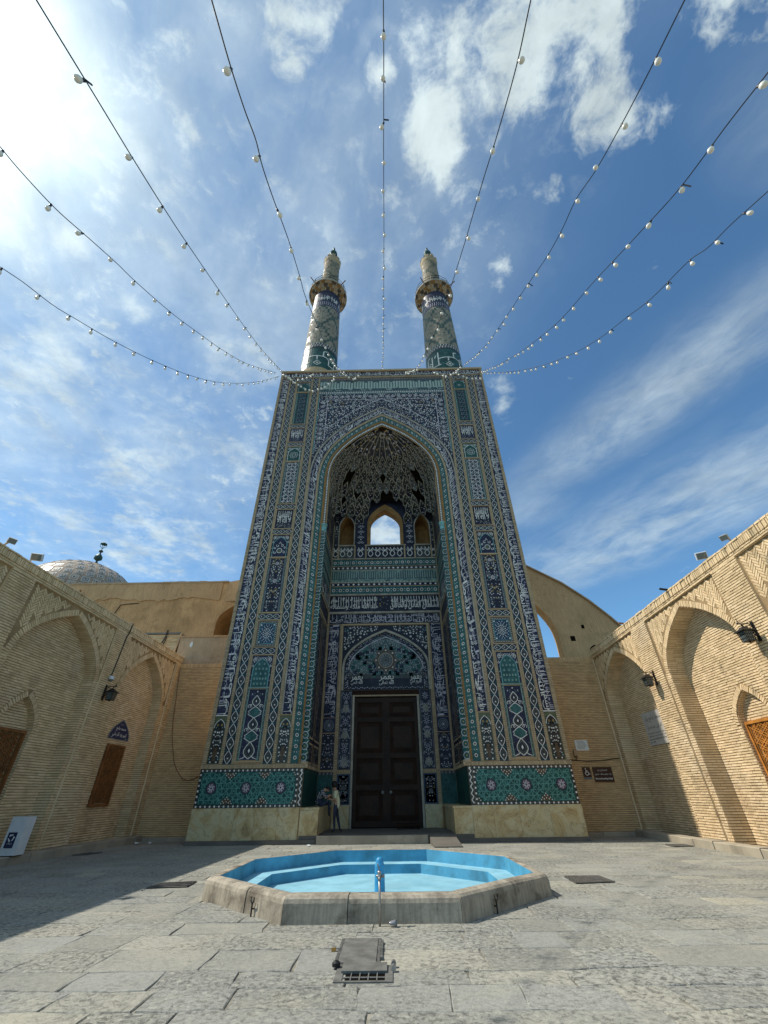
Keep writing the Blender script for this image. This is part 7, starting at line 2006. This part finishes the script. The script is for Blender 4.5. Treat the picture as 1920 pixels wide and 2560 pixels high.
text_on(FC2, 'Motorcycle parking is illegal', 9.66, 10.43, 2.02, 2.11, .023, 'signwhite', bs, off=.02, keep=False)
fx = thing('wall_fixture', 'small grey box fixture on the right corner wall under the paper notice', 'fixture', (8.98, 2.28, 2.88)); b = MB(); b.fbox(FC2, (8.90, 2.98, 0), (9.05, 3.22, .13), M['mud_grey']); b.fbox(FC2, (8.93, 2.92, .02), (9.03, 2.98, .10), M['brownt']); b.build('housing', fx)
b = MB(); b.tube([(8.98, 2.23, 2.95), (8.97, 2.24, 2.82)], .012, M['cable'], 5); b.build('lead', fx)
b = MB(); b.tube([(8.3, 2.25, 2.86), (8.9, 2.25, 2.81), (9.5, 2.25, 2.76), (10.1, 2.25, 2.78), (10.98, 2.25, 2.87)], .018, M['cable'], 5); tag(b.build('wall_cable'), 'dark cable strung along the right corner wall above the brown signs', 'cable')
b = MB(); b.tube([V((x, 2.255, z)) for x, z in ((-11.0, 7.4), (-10.9, 6.6), (-10.78, 5.75), (-10.65, 4.76), (-10.52, 4.1), (-10.33, 3.55), (-10.1, 2.95), (-9.87, 2.61), (-9.56, 2.31), (-9.31, 2.21), (-9.05, 2.24), (-8.84, 2.34), (-8.0, 2.5))], .016, M['wood_br'], 5); tag(b.build('hanging_cable'), 'thin brown cable hanging in a curve down the left corner wall', 'cable')

# stone plaque in the far right niche
FRb = frame(FR @ V((0, 0, -.672)), FR.to_3x3() @ V((1, 0, 0)), (0, 0, 1), FR.to_3x3() @ V((0, 0, 1)))
pq = thing('stone_plaque', 'grey stone plaque with Persian and English lettering in the shaded right niche', 'plaque', FRb @ V((.5, 3.2, 0)))
b = MB(); b.fbox(FRb, (-.40, 3.20, 0), (1.32, 4.46, .035), M['slate']); b.build('slab', pq)
for k, (t, v0, v1) in enumerate((('\u0645\u0633\u062c\u062f \u062c\u0627\u0645\u0639 \u06cc\u0632\u062f', 4.05, 4.33), ('\u0627\u0632 \u0622\u062b\u0627\u0631 \u0642\u0631\u0646 \u0646\u0647\u0645 \u0647\u062c\u0631\u06cc', 3.74, 4.0))): text_on(FRb, shape_arabic(t), -.2, 1.2, v0, v1, .037, 'engrave', pq)
for k, t in enumerate(('The Jameh mosque of Yazd was', 'registered on the list of the', 'national monuments of Iran', 'no. 206')): text_on(FRb, t, -.30, (1.22, 1.2, 1.1, .1)[k], 3.60 - .105 * k, 3.675 - .105 * k, .037, 'engrave', pq, off=.012, keep=False)

# lanterns
def lantern(loc_u, z, F, label, cam_above=False):
    o = F @ V((loc_u, z, 0)); t = thing('wall_lantern', label, 'lantern', o, 'black lanterns on wall brackets'); A = lambda u, v, w: F @ V((loc_u + u, z + v, w)); R = F.to_3x3()
    b = MB(); b.fbox(F, (loc_u - .05, z + .02, .012), (loc_u + .05, z + .58, .04), M['blackiron']); b.build('wall_plate', t)
    b = MB(); b.tube([A(0, .50, .04), A(0, .53, .18), A(0, .52, .36), A(0, .53, .46)], .016, M['blackiron'], 6)
    for (u, v, w, r_, a0) in ((0, .40, .13, .09, 0), (0, .42, .25, .06, 2), (0, .30, .10, .06, 1)):
        b.tube([A(u, v + r_ * (1 - .06 * i) * math.sin(a0 + i * .6), w + r_ * (1 - .06 * i) * math.cos(a0 + i * .6)) for i in range(11)], .011, M['blackiron'], 5)
    b.tube([A(0, .10, .04), A(0, .22, .10), A(0, .36, .22), A(0, .50, .34)], .014, M['blackiron'], 6); b.tube([A(-.10, .56, .40), A(.10, .56, .40)], .010, M['blackiron'], 5); b.tube([A(0, .53, .40), A(0, .68, .41)], .010, M['blackiron'], 5); b.build('bracket', t)
    c = .34; hw, h0, h1 = .135, .02, .30
    b = MB(); b.tube([A(0, .52, c), A(0, .42, c)], .012, M['blackiron'], 6)
    pr_ = [(.20, .29), (.19, .31), (.09, .38), (.06, .42), (.0, .44)]
    for (r0, q0), (r1, q1) in zip(pr_[:-1], pr_[1:]):
        for k in range(4):
            cs = lambda r_, q_, m: A(r_ * (1, 1, -1, -1)[m % 4], q_, c + r_ * (1, -1, -1, 1)[m % 4]); b.poly([cs(r0, q0, k), cs(r0, q0, k + 1), cs(r1, q1, k + 1), cs(r1, q1, k)], M['blackiron'])
    b.poly([cs(.20, .29, m) for m in range(4)], M['blackiron']); b.build('roof', t)
    b = MB(); tp = lambda v: hw * (.80 + .20 * (v - h0) / (h1 - h0))
    for k in range(4): b.poly([A(tp(h0) * .9 * (1, 1, -1, -1)[k], h0, c + tp(h0) * .9 * (1, -1, -1, 1)[k]), A(tp(h0) * .9 * (1, 1, -1, -1)[(k + 1) % 4], h0, c + tp(h0) * .9 * (1, -1, -1, 1)[(k + 1) % 4]), A(tp(h1) * .9 * (1, 1, -1, -1)[(k + 1) % 4], h1, c + tp(h1) * .9 * (1, -1, -1, 1)[(k + 1) % 4]), A(tp(h1) * .9 * (1, 1, -1, -1)[k], h1, c + tp(h1) * .9 * (1, -1, -1, 1)[k])], M['lampglass'])
    b.build('glass', t)
    b = MB(); e = .009
    crn_ = lambda k, v, f=1.0: A(tp(v) * f * (1, 1, -1, -1)[k % 4], v, c + tp(v) * f * (1, -1, -1, 1)[k % 4])
    for k in range(4):
        b.tube([crn_(k, h0), crn_(k, h1)], .012, M['blackiron'], 4)
        for v in (h0, h0 + .09, h0 + .19, h1): b.tube([crn_(k, v), crn_(k + 1, v)], .010 if v in (h0, h1) else .006, M['blackiron'], 4)
        for f in (.25, .5, .75): b.tube([crn_(k, h0).lerp(crn_(k + 1, h0), f), crn_(k, h1).lerp(crn_(k + 1, h1), f)], .006, M['blackiron'], 4)
    b.poly([crn_(k, h0) for k in range(4)], M['blackiron']); b.lathe(A(0, h0 - .05, c), [(0, 0), (.025, .01), (.03, .05)], M['blackiron'], 8); b.build('cage', t)
    return t


lantern(2.88, 5.02, FR, 'black iron lantern on the first sunlit pier, beside the grey plaque niche'); lantern(8.62, 5.02, FR, 'largest black iron lantern, on the nearer sunlit pier at the right edge')
lantern(-3.15, 4.72, FL, 'black iron lantern on the shaded left pier, under a small white camera')
cm = thing('security_camera', 'small white security camera above the left lantern', 'camera', FL @ V((-3.12, 5.5, .0))); b = MB(); b.lathe(FL @ V((-3.12, 5.62, .10)), [(.0, .03), (.07, .02), (.085, -.05), (.09, -.09), (.08, -.10)], M['binwhite'], 14); b.fbox(FL, (-3.16, 5.56, .012), (-3.08, 5.66, .08), M['binwhite']); b.build('housing', cm)
b = MB(); b.lathe(FL @ V((-3.12, 5.62, .10)), [(.078, -.10), (.065, -.15), (.03, -.18), (0, -.185)], M['lampglass'], 14); b.build('dome', cm)
b = MB(); b.tube([FL @ V(p) for p in ((-3.10, 5.62, .04), (-3.02, 6.4, .03), (-2.96, 7.3, .03), (-2.93, 7.42, .06), (-2.90, 7.9, .09), (-2.88, 7.95, -.2))], .022, M['cable'], 6); tag(b.build('conduit_cable'), 'straight black conduit running up from the camera to the left cornice', 'cable')

# floodlights and stubs on the parapets
def flood(F, u, z, label, big, turn=0.0):
    t = thing('floodlight', label, 'floodlight', F @ V((u, z, -.2)), 'floodlights on the parapets'); s = .16 if big else .11; c = F @ V((u, z + .22, .02)); R = F.to_3x3() @ Matrix.Rotation(turn, 3, 'Y') @ Matrix.Rotation(.5, 3, 'X')
    b = MB(); b.obox(c, R @ V((s, 0, 0)), R @ V((0, s * .75, 0)), R @ V((0, 0, .055)), M['binwhite' if big else 'slate']); b.build('housing', t)
    b = MB(); b.obox(c + R @ V((0, 0, .058)), R @ V((s * .86, 0, 0)), R @ V((0, s * .62, 0)), R @ V((0, 0, .006)), M['lampglass']); b.build('glass', t)
    b = MB(); [b.obox(c - R @ V((0, 0, .08)), R @ V((.012, 0, 0)), R @ V((0, s * .6, 0)), R @ V((0, 0, .03)), M['slate']) for q in (0,)]; b.tube([F @ V((u, z + .0, -.25)), F @ V((u, z + .15, -.1)), c], .03, M['slate'], 6); b.build('bracket', t)


flood(FR, 8.05, 7.86, 'white square floodlight on the right parapet, the farther one', True, 1.1); flood(FR, 9.25, 7.86, 'small dark floodlight on the right parapet, nearest the camera', False, .6)
flood(FL, -9.8, 7.86, 'small floodlight on the left parapet, at the left edge of the view', False, -.6); flood(FL, -8.75, 7.86, 'pale floodlight panel seen edge-on on the left parapet in front of the dome', True, -1.2)
b = MB(); b.tube([FR @ V((5.72, 7.82, -.3)), FR @ V((5.72, 7.92, .28))], .045, M['blackiron'], 8); tag(b.build('roof_spout'), 'black pipe stub sticking out over the middle of the right parapet', 'pipe')
b = MB(); b.tube([FR @ V((2.0, 7.82, -.3)), FR @ V((2.0, 7.90, .25))], .04, M['wood_br'], 8); tag(b.build('roof_spout'), 'brown pipe stub sticking out over the far end of the right parapet', 'pipe')

# recycling bin
bn = thing('recycling_bin', 'white metal recycling bin with a blue recycling label, on the left kerb', 'bin', (-10.8, -5.27, .22))
b = MB(); b.box((-11.02, -5.45, .235), (-10.56, -5.08, 1.13), M['binwhite']); b.build('body', bn)
b = MB(); b.box((-11.0, -5.43, 1.13), (-10.58, -5.10, 1.145), M['slate']); b.build('lid', bn); b = MB(); b.box((-11.0, -5.43, .215), (-10.58, -5.10, .235), M['dark']); b.build('foot', bn)
FBn = frame(V((-11.02, -5.452, .235)), (1, 0, 0), (0, 0, 1), (0, -1, 0)); b = MB(); b.fbox(FBn, (.07, .17, .0), (.33, .53, .004), M['signblue']); b.build('label_panel', bn)
b = MB(); S = Flat((-11.02, -5.457, .235), (1, 0, 0), (0, 0, 1), .46, .9, (0, -1, 0)); C_ = (.20, .40)
for k in range(3):
    a = PI / 2 + k * 2 * PI / 3; p = lambda r_, t: (C_[0] + r_ * math.cos(a + t), C_[1] + r_ * math.sin(a + t))
    p_line(b, S, [p(.080, -.42), p(.066, 0.15), p(.080, .62)], .030, M['signwhite'], .003 + .001 * k); q = p(.080, .80); b.poly([S.at(*p(.045, .55), .005), S.at(*p(.115, .60), .005), S.at(*p(.075, 1.15), .005)], M['signwhite'])
b.build('recycling_symbol', bn)
text_on(FBn, shape_arabic('\u0628\u0627\u0632\u06cc\u0627\u0641\u062a'), .11, .29, .245, .295, .006, 'signwhite', bn); text_on(FBn, shape_arabic('\u0632\u0628\u0627\u0644\u0647 \u062e\u0634\u06a9'), .10, .30, .19, .235, .006, 'dull', bn)

# ------------------------------------------------------------------ strings of bulbs
STR = {1:[[-7.83,-0.35,28.32],[-8.08,-3.42,23.68],[-8.32,-6.42,19.78],[-8.51,-8.7,17.36],[-8.69,-10.89,15.45],[-8.82,-12.56,14.17],[-8.92,-13.72,13.4],[-8.97,-14.43,12.94],[-9.04,-15.22,12.59],[-9.08,-15.76,12.28],[-9.14,-16.62,11.78]],2:[[-8.19,-0.35,28.72],[-7.7,-5.72,22.35],[-7.42,-8.73,19.18],[-7.22,-10.92,17.08],[-7.04,-12.78,15.34],[-6.88,-14.54,13.88],[-6.8,-15.36,13.26],[-6.72,-16.27,12.52],[-6.65,-17.05,11.88],[-6.57,-17.83,11.38],[-6.54,-18.25,11.18],[-6.49,-18.92,10.86]],3:[[-7.75,-0.35,28.9],[-6.39,-6.84,21.82],[-5.76,-9.87,18.69],[-5.37,-11.73,16.83],[-4.99,-13.55,15.05],[-4.65,-15.15,13.48],[-4.35,-16.6,12.09],[-4.06,-17.95,10.85],[-3.83,-19.05,9.9],[-3.64,-20.0,9.09],[-3.34,-21.52,7.79]],4:[[-2.88,-0.35,28.4],[-2.5,-6.6,21.13],[-2.3,-10.01,17.6],[-2.2,-11.65,16.12],[-2.05,-14.0,13.84],[-2.0,-14.93,13.23],[-1.92,-16.21,12.25],[-1.85,-17.34,11.21],[-1.81,-18.02,10.66],[-1.78,-18.41,10.45],[-1.76,-18.86,10.04],[-1.72,-19.37,9.61],[-1.69,-19.95,9.29],[-1.64,-20.88,8.78]],5:[[0.12,-0.35,28.79],[0.26,-8.47,21.95],[0.3,-11.92,19.05],[0.33,-14.69,16.71],[0.34,-16.91,14.84],[0.36,-18.84,13.22],[0.36,-19.67,12.52],[0.36,-21.0,11.4]],6:[[1.91,-0.35,28.58],[2.08,-5.52,21.92],[2.17,-8.36,18.98],[2.28,-11.76,15.97],[2.34,-13.5,14.72],[2.4,-15.51,13.39],[2.43,-16.37,12.9],[2.46,-17.25,12.39],[2.49,-18.05,11.89],[2.52,-19.01,11.39],[2.54,-19.73,11.26],[2.57,-20.88,11.05]],7:[[6.48,-0.35,29.23],[5.84,-6.64,22.12],[5.45,-10.45,18.39],[5.2,-12.91,16.1],[5.02,-14.72,14.38],[4.91,-15.77,13.54],[4.83,-16.6,13.02],[4.75,-17.38,12.25],[4.67,-18.12,11.65],[4.59,-18.93,11.08],[4.51,-19.74,10.57],[4.38,-21.04,9.75]],8:[[7.67,-0.35,28.39],[7.26,-4.24,23.7],[6.84,-8.33,19.17],[6.56,-11.0,16.43],[6.39,-12.64,14.89],[6.2,-14.42,13.46],[6.08,-15.6,12.46],[5.98,-16.5,11.69],[5.88,-17.47,10.9],[5.77,-18.51,10.25],[5.71,-19.14,9.83],[5.61,-20.15,9.16]],9:[[7.72,-0.35,28.29],[7.79,-4.48,22.76],[7.85,-7.83,18.73],[7.89,-10.2,16.25],[7.92,-11.82,14.83],[7.94,-13.09,13.93],[7.96,-14.11,13.21],[7.98,-15.36,12.58],[7.99,-15.86,12.18],[8.0,-16.47,11.88],[8.02,-17.2,11.45],[8.05,-18.37,10.76]]}
FES = {'a':[[-7.67,-0.3,28.83],[-7.06,-0.3,28.31],[-6.39,-0.3,28.05],[-5.67,-0.3,28.31],[-5.13,-0.3,28.83]],'b':[[-7.53,-0.3,28.76],[-6.53,-0.3,27.67],[-5.41,-0.3,26.85],[-4.69,-0.3,26.91],[-3.97,-0.3,27.45],[-3.38,-0.3,28.63]],'c':[[-2.98,-0.3,28.98],[-2.51,-0.3,28.31],[-2.03,-0.3,28.05],[-1.62,-0.3,28.63]],'d':[[1.86,-0.3,28.8],[2.25,-0.3,28.51],[2.74,-0.3,28.87],[2.94,-0.3,29.16]],'e':[[3.92,-0.3,28.68],[4.6,-0.3,28.22],[5.46,-0.3,28.4],[6.23,-0.3,29.2]],'f':[[5.68,-0.3,28.62],[6.19,-0.3,28.07],[6.93,-0.3,27.83],[7.66,-0.3,27.88]]}
b = MB(); b.lathe((0, 0, 0), [(.019, -.07), (.027, -.083), (.043, -.112), (.050, -.147), (.044, -.180), (.027, -.20), (.0, -.208)], M['bulb'], 10); bulb_o = b.build('bulb', smooth=True); bulb_me = bulb_o.data; bpy.data.objects.remove(bulb_o)
b = MB(); b.lathe((0, 0, 0), [(.0, .03), (.017, .02), (.023, -.015), (.025, -.075), (.0, -.08)], M['plastic'], 8); so = b.build('socket', smooth=True); sock_me = so.data; bpy.data.objects.remove(so)


def spline(P, n=8):
    P = [V(p) for p in P]; out = []
    for i in range(len(P) - 1):
        p0, p1, p2, p3 = P[max(i - 1, 0)], P[i], P[i + 1], P[min(i + 2, len(P) - 1)]
        for k in range(n):
            t = k / n; out.append(.5 * (2 * p1 + (p2 - p0) * t + (2 * p0 - 5 * p1 + 4 * p2 - p3) * t * t + (3 * p1 - p0 - 3 * p2 + p3) * t ** 3))
    out.append(P[-1]); return out


def light_string(pts, spacing, label, group, seed, rad=.010, name='string_light'):
    r = random.Random(seed); P = spline(pts); t = thing(name, label, 'string lights', P[0], group)
    b = MB(); b.tube(P, rad, M['cable'], 5)
    ds = [0.0]
    for p, q in zip(P[:-1], P[1:]): ds.append(ds[-1] + (q - p).length)
    d = spacing * .5; j = 0; bulbs = []; odd = []
    while d < ds[-1]:
        while ds[j + 1] < d: j += 1
        bulbs.append(P[j].lerp(P[j + 1], (d - ds[j]) / (ds[j + 1] - ds[j]))); d += spacing * r.uniform(.86, 1.14)
        if r.random() < .25 and spacing > .5 and d < ds[-1] - 1: odd.append(bulbs[-1].lerp(P[j + 1], .4))
    for p in odd: b.tube([p, p + V((r.uniform(-.08, .12), r.uniform(-.05, .05), r.uniform(-.16, -.05)))], .015, M['cable'], 4)      # taped joints and empty leads
    b.build('cable', t)
    for p in bulbs:
        o = bpy.data.objects.new('bulb', bulb_me); COL.objects.link(o); o.parent = t; o.location = p - P[0] - V((0, 0, .01)); o.scale = (1.55,) * 3 if spacing < .5 else (1, 1, 1); o.rotation_euler = (r.gauss(0, .22), r.gauss(0, .22), r.random() * 6)
        s = bpy.data.objects.new('socket', sock_me); COL.objects.link(s); s.parent = o
    return t


names = {1: 'lowest string of white bulbs sweeping out to the left edge from the portal corner', 2: 'second string of white bulbs from the left, leaving the frame high on the left edge', 3: 'string of bulbs running to the top left corner of the view', 4: 'string of bulbs crossing the left minaret up to the top edge',
         5: 'string of bulbs running straight up the middle of the sky', 6: 'string of bulbs crossing the right minaret and the big cloud', 7: 'string of bulbs beside the right minaret running to the top right corner', 8: 'upper of the two bulb strings that leave by the right edge', 9: 'lowest string of bulbs sweeping out to the right edge from the portal corner'}
gapn = {1: .92, 2: 1.05, 3: 1.45, 4: 1.35, 5: 1.05, 6: 1.25, 7: 1.1, 8: .92, 9: .88}
for k, p in STR.items(): light_string(p, gapn[k], names[k], 'strings of bulbs from the portal top', k)
fn = {'a': 'shallow loop of bulbs under the left end of the portal cornice', 'b': 'deepest loop of bulbs hanging over the left pier of the portal', 'c': 'short loop of bulbs left of the middle of the portal cornice', 'd': 'shortest loop of bulbs right of the middle of the portal cornice', 'e': 'loop of bulbs under the right minaret', 'f': 'loop of bulbs at the right end of the portal cornice'}
for k, p in FES.items(): light_string(p, .34, fn[k], 'loops of bulbs along the portal cornice', ord(k), .010)
b = MB(); b.tube([V(p) for p in ((7.2, -15.9, 12.38), (7.22, -15.9, 12.0), (7.15, -15.9, 11.75), (7.18, -15.9, 11.4))], .02, M['cable'], 4); bpy.data.objects.remove(b.build('loose_end'))

# ------------------------------------------------------------------ two people by the left bench
def skin(name, J, E, parent, matfn, sub=2, root=0):
    import bmesh
    me = bpy.data.meshes.new(name); bm = bmesh.new(); sl = bm.verts.layers.skin.verify(); vs = []
    for p, r_ in J:
        v = bm.verts.new(p); v[sl].radius = (r_, r_) if not isinstance(r_, tuple) else r_; vs.append(v)
    vs[root][sl].use_root = True
    for a, c in E: bm.edges.new((vs[a], vs[c]))
    bm.to_mesh(me); bm.free(); o = bpy.data.objects.new(name, me); COL.objects.link(o)
    m = o.modifiers.new('s', 'SKIN'); m.use_smooth_shade = True; m2 = o.modifiers.new('d', 'SUBSURF'); m2.levels = sub; m2.render_levels = sub
    dg = bpy.context.evaluated_depsgraph_get(); m3 = bpy.data.meshes.new_from_object(o.evaluated_get(dg)); bpy.data.objects.remove(o); bpy.data.meshes.remove(me)
    mats = []; idx = []
    for pl in m3.polygons:
        mt = matfn(pl.center)
        if mt not in mats: mats.append(mt)
        idx.append(mats.index(mt))
    off = LOC[parent]; m3.materials.clear()
    for mt in mats: m3.materials.append(mt)
    m3.polygons.foreach_set('material_index', idx); m3.polygons.foreach_set('use_smooth', [True] * len(m3.polygons))
    m3.name = name; m3.transform(Matrix.Translation(-off)); o = bpy.data.objects.new(name, m3); COL.objects.link(o); o.parent = parent; return o


def ball(name, c, rx, ry, rz, mat, parent, cut=-9.0, tilt=(0, 0, 0)):
    b = MB(); prof = [(math.sin(PI * i / 10), -math.cos(PI * i / 10)) for i in range(11)]; R = Matrix.Rotation(tilt[0], 3, 'X') @ Matrix.Rotation(tilt[1], 3, 'Y')
    b.lathe((0, 0, 0), prof, mat, 14); b.v = [V(c) + R @ V((p.x * rx, p.y * ry, max(p.z, cut) * rz)) for p in b.v]; return b.build(name, parent, True)


# standing, facing left towards the one who sits
st = thing('person', 'standing person in a pale green shirt and blue jeans, facing the seated one', 'person', (-2.22, 1.45, .27)); X0, Y0, Zf = -2.22, 1.45, .27
j = lambda x, y, z: (X0 + x, Y0 + y, Zf + z)
J = [(j(.02, 0, .93), (.125, .15)), (j(.05, 0, 1.12), (.10, .135)), (j(.03, 0, 1.32), (.105, .16)), (j(-.02, 0, 1.47), (.06, .08)), (j(-.05, 0, 1.53), .052), (j(-.10, 0, 1.63), (.082, .075)), (j(-.115, 0, 1.70), (.075, .07)),
     (j(.02, -.10, .86), .092), (j(-.01, -.12, .48), .062), (j(.02, -.12, .10), .042), (j(-.12, -.13, .035), .034), (j(.03, .10, .86), .092), (j(.12, .14, .48), .062), (j(.22, .15, .10), .042), (j(.32, .12, .035), .034),
     (j(.0, -.17, 1.40), .058), (j(.02, -.22, 1.13), .043), (j(-.20, -.16, 1.14), .034), (j(-.28, -.12, 1.18), .034), (j(.0, .17, 1.40), .058), (j(-.02, .22, 1.14), .043), (j(-.22, .15, 1.18), .034), (j(-.30, .10, 1.22), .034)]
E_ = [(0, 1), (1, 2), (2, 3), (3, 4), (4, 5), (5, 6), (0, 7), (7, 8), (8, 9), (9, 10), (0, 11), (11, 12), (12, 13), (13, 14), (2, 15), (15, 16), (16, 17), (17, 18), (2, 19), (19, 20), (20, 21), (21, 22)]
skin('body', J, E_, st, lambda c: M['jeans'] if c.z < Zf + .98 and c.z > Zf + .09 else (M['shoe'] if c.z <= Zf + .09 else M['skin']))
skin('shirt', [(j(.03, 0, .80), (.150, .185)), (j(.05, 0, .98), (.135, .17)), (j(.05, 0, 1.14), (.122, .158)), (j(.03, 0, 1.33), (.125, .18)), (j(-.01, 0, 1.45), (.085, .11)), (j(.0, -.17, 1.41), .078), (j(.02, -.22, 1.16), .060), (j(.0, .17, 1.41), .078), (j(-.02, .22, 1.17), .060)],
     [(0, 1), (1, 2), (2, 3), (3, 4), (3, 5), (5, 6), (3, 7), (7, 8)], st, lambda c: M['shirt'])
ball('hair', j(-.075, 0, 1.69), .128, .118, .150, M['hair'], st, -.75, (0, -.30))
for s_ in (-1, 1):
    for f in range(4): b = MB(); y_ = Y0 + s_ * .12 + (f - 1.5) * .02; z_ = Zf + 1.18 + .02 * s_; b.tube([(X0 - .28, y_, z_), (X0 - .325, y_, z_ - .01), (X0 - .35, y_, z_ - .035 - .004 * f)], .0095, M['skin'], 6); b.build('finger', st)
    b = MB(); b.tube([(X0 - .27, Y0 + s_ * .12 - .03, Zf + 1.18), (X0 - .30, Y0 + s_ * .12 - .055, Zf + 1.20), (X0 - .32, Y0 + s_ * .12 - .055, Zf + 1.205)], .010, M['skin'], 6); b.build('thumb', st)
b = MB(); b.tube([j(-.18, 0, 1.655), j(-.215, 0, 1.625), j(-.19, 0, 1.615)], .014, M['skin'], 6); b.build('nose', st)

# seated on the bench, doubled over towards the other
se = thing('person', 'seated person in a dark checked shirt bent forward on the bench', 'person', (-2.95, 1.35, 1.165)); X1, Y1, Zs = -2.95, 1.35, 1.165
k_ = lambda x, y, z: (X1 + x, Y1 + y, Zs + z)
J = [(k_(0, 0, .12), (.13, .15)), (k_(.02, 0, .30), (.12, .14)), (k_(.12, 0, .50), (.11, .165)), (k_(.25, 0, .60), (.065, .08)), (k_(.31, 0, .62), .052), (k_(.40, 0, .60), (.085, .075)), (k_(.46, 0, .585), (.07, .065)),
     (k_(.08, -.10, .10), .095), (k_(.42, -.15, .17), .066), (k_(.22, -.20, .06), .05), (k_(.10, -.24, .045), .038), (k_(.08, .10, .10), .095), (k_(.45, .12, .12), .066), (k_(.46, .12, -.28), .050), (k_(.52, .12, -.34), .036),
     (k_(.15, -.18, .52), .060), (k_(.32, -.24, .30), .046), (k_(.45, -.10, .38), .036), (k_(.50, -.05, .42), .034), (k_(.15, .18, .52), .060), (k_(.34, .22, .30), .046), (k_(.46, .10, .36), .036), (k_(.52, .05, .40), .034)]
skin('body', J, E_, se, lambda c: M['skin'] if (c.z > Zs + .28 and c.x > X1 + .22) else (M['shoe'] if c.z < Zs - .27 else M['jeans']))
skin('shirt', [(k_(-.01, 0, .06), (.155, .175)), (k_(0, 0, .20), (.148, .168)), (k_(.03, 0, .34), (.14, .165)), (k_(.12, 0, .50), (.135, .19)), (k_(.22, 0, .585), (.085, .11)), (k_(.15, -.18, .53), .082), (k_(.30, -.24, .33), .064), (k_(.40, -.14, .35), .055), (k_(.15, .18, .53), .082), (k_(.32, .22, .33), .064), (k_(.41, .13, .34), .055)],
     [(0, 1), (1, 2), (2, 3), (3, 4), (3, 5), (5, 6), (6, 7), (3, 8), (8, 9), (9, 10)], se, lambda c: M['check'])
ball('hair', k_(.395, 0, .645), .125, .105, .105, M['hair'], se, -.25, (0, .45))
for s_ in (-1, 1):
    for f in range(4): b = MB(); y_ = Y1 + s_ * .05 + (f - 1.5) * .019; z_ = Zs + .41; b.tube([(X1 + .50, y_, z_), (X1 + .545, y_, z_ - .005), (X1 + .57, y_, z_ - .03)], .0095, M['skin'], 6); b.build('finger', se)
    b = MB(); b.tube([(X1 + .49, Y1 + s_ * .05 - .03, Zs + .42), (X1 + .52, Y1 + s_ * .05 - .05, Zs + .435), (X1 + .54, Y1 + s_ * .05 - .05, Zs + .435)], .010, M['skin'], 6); b.build('thumb', se)
for o in (st, se): o['group'] = 'pair by the bench'
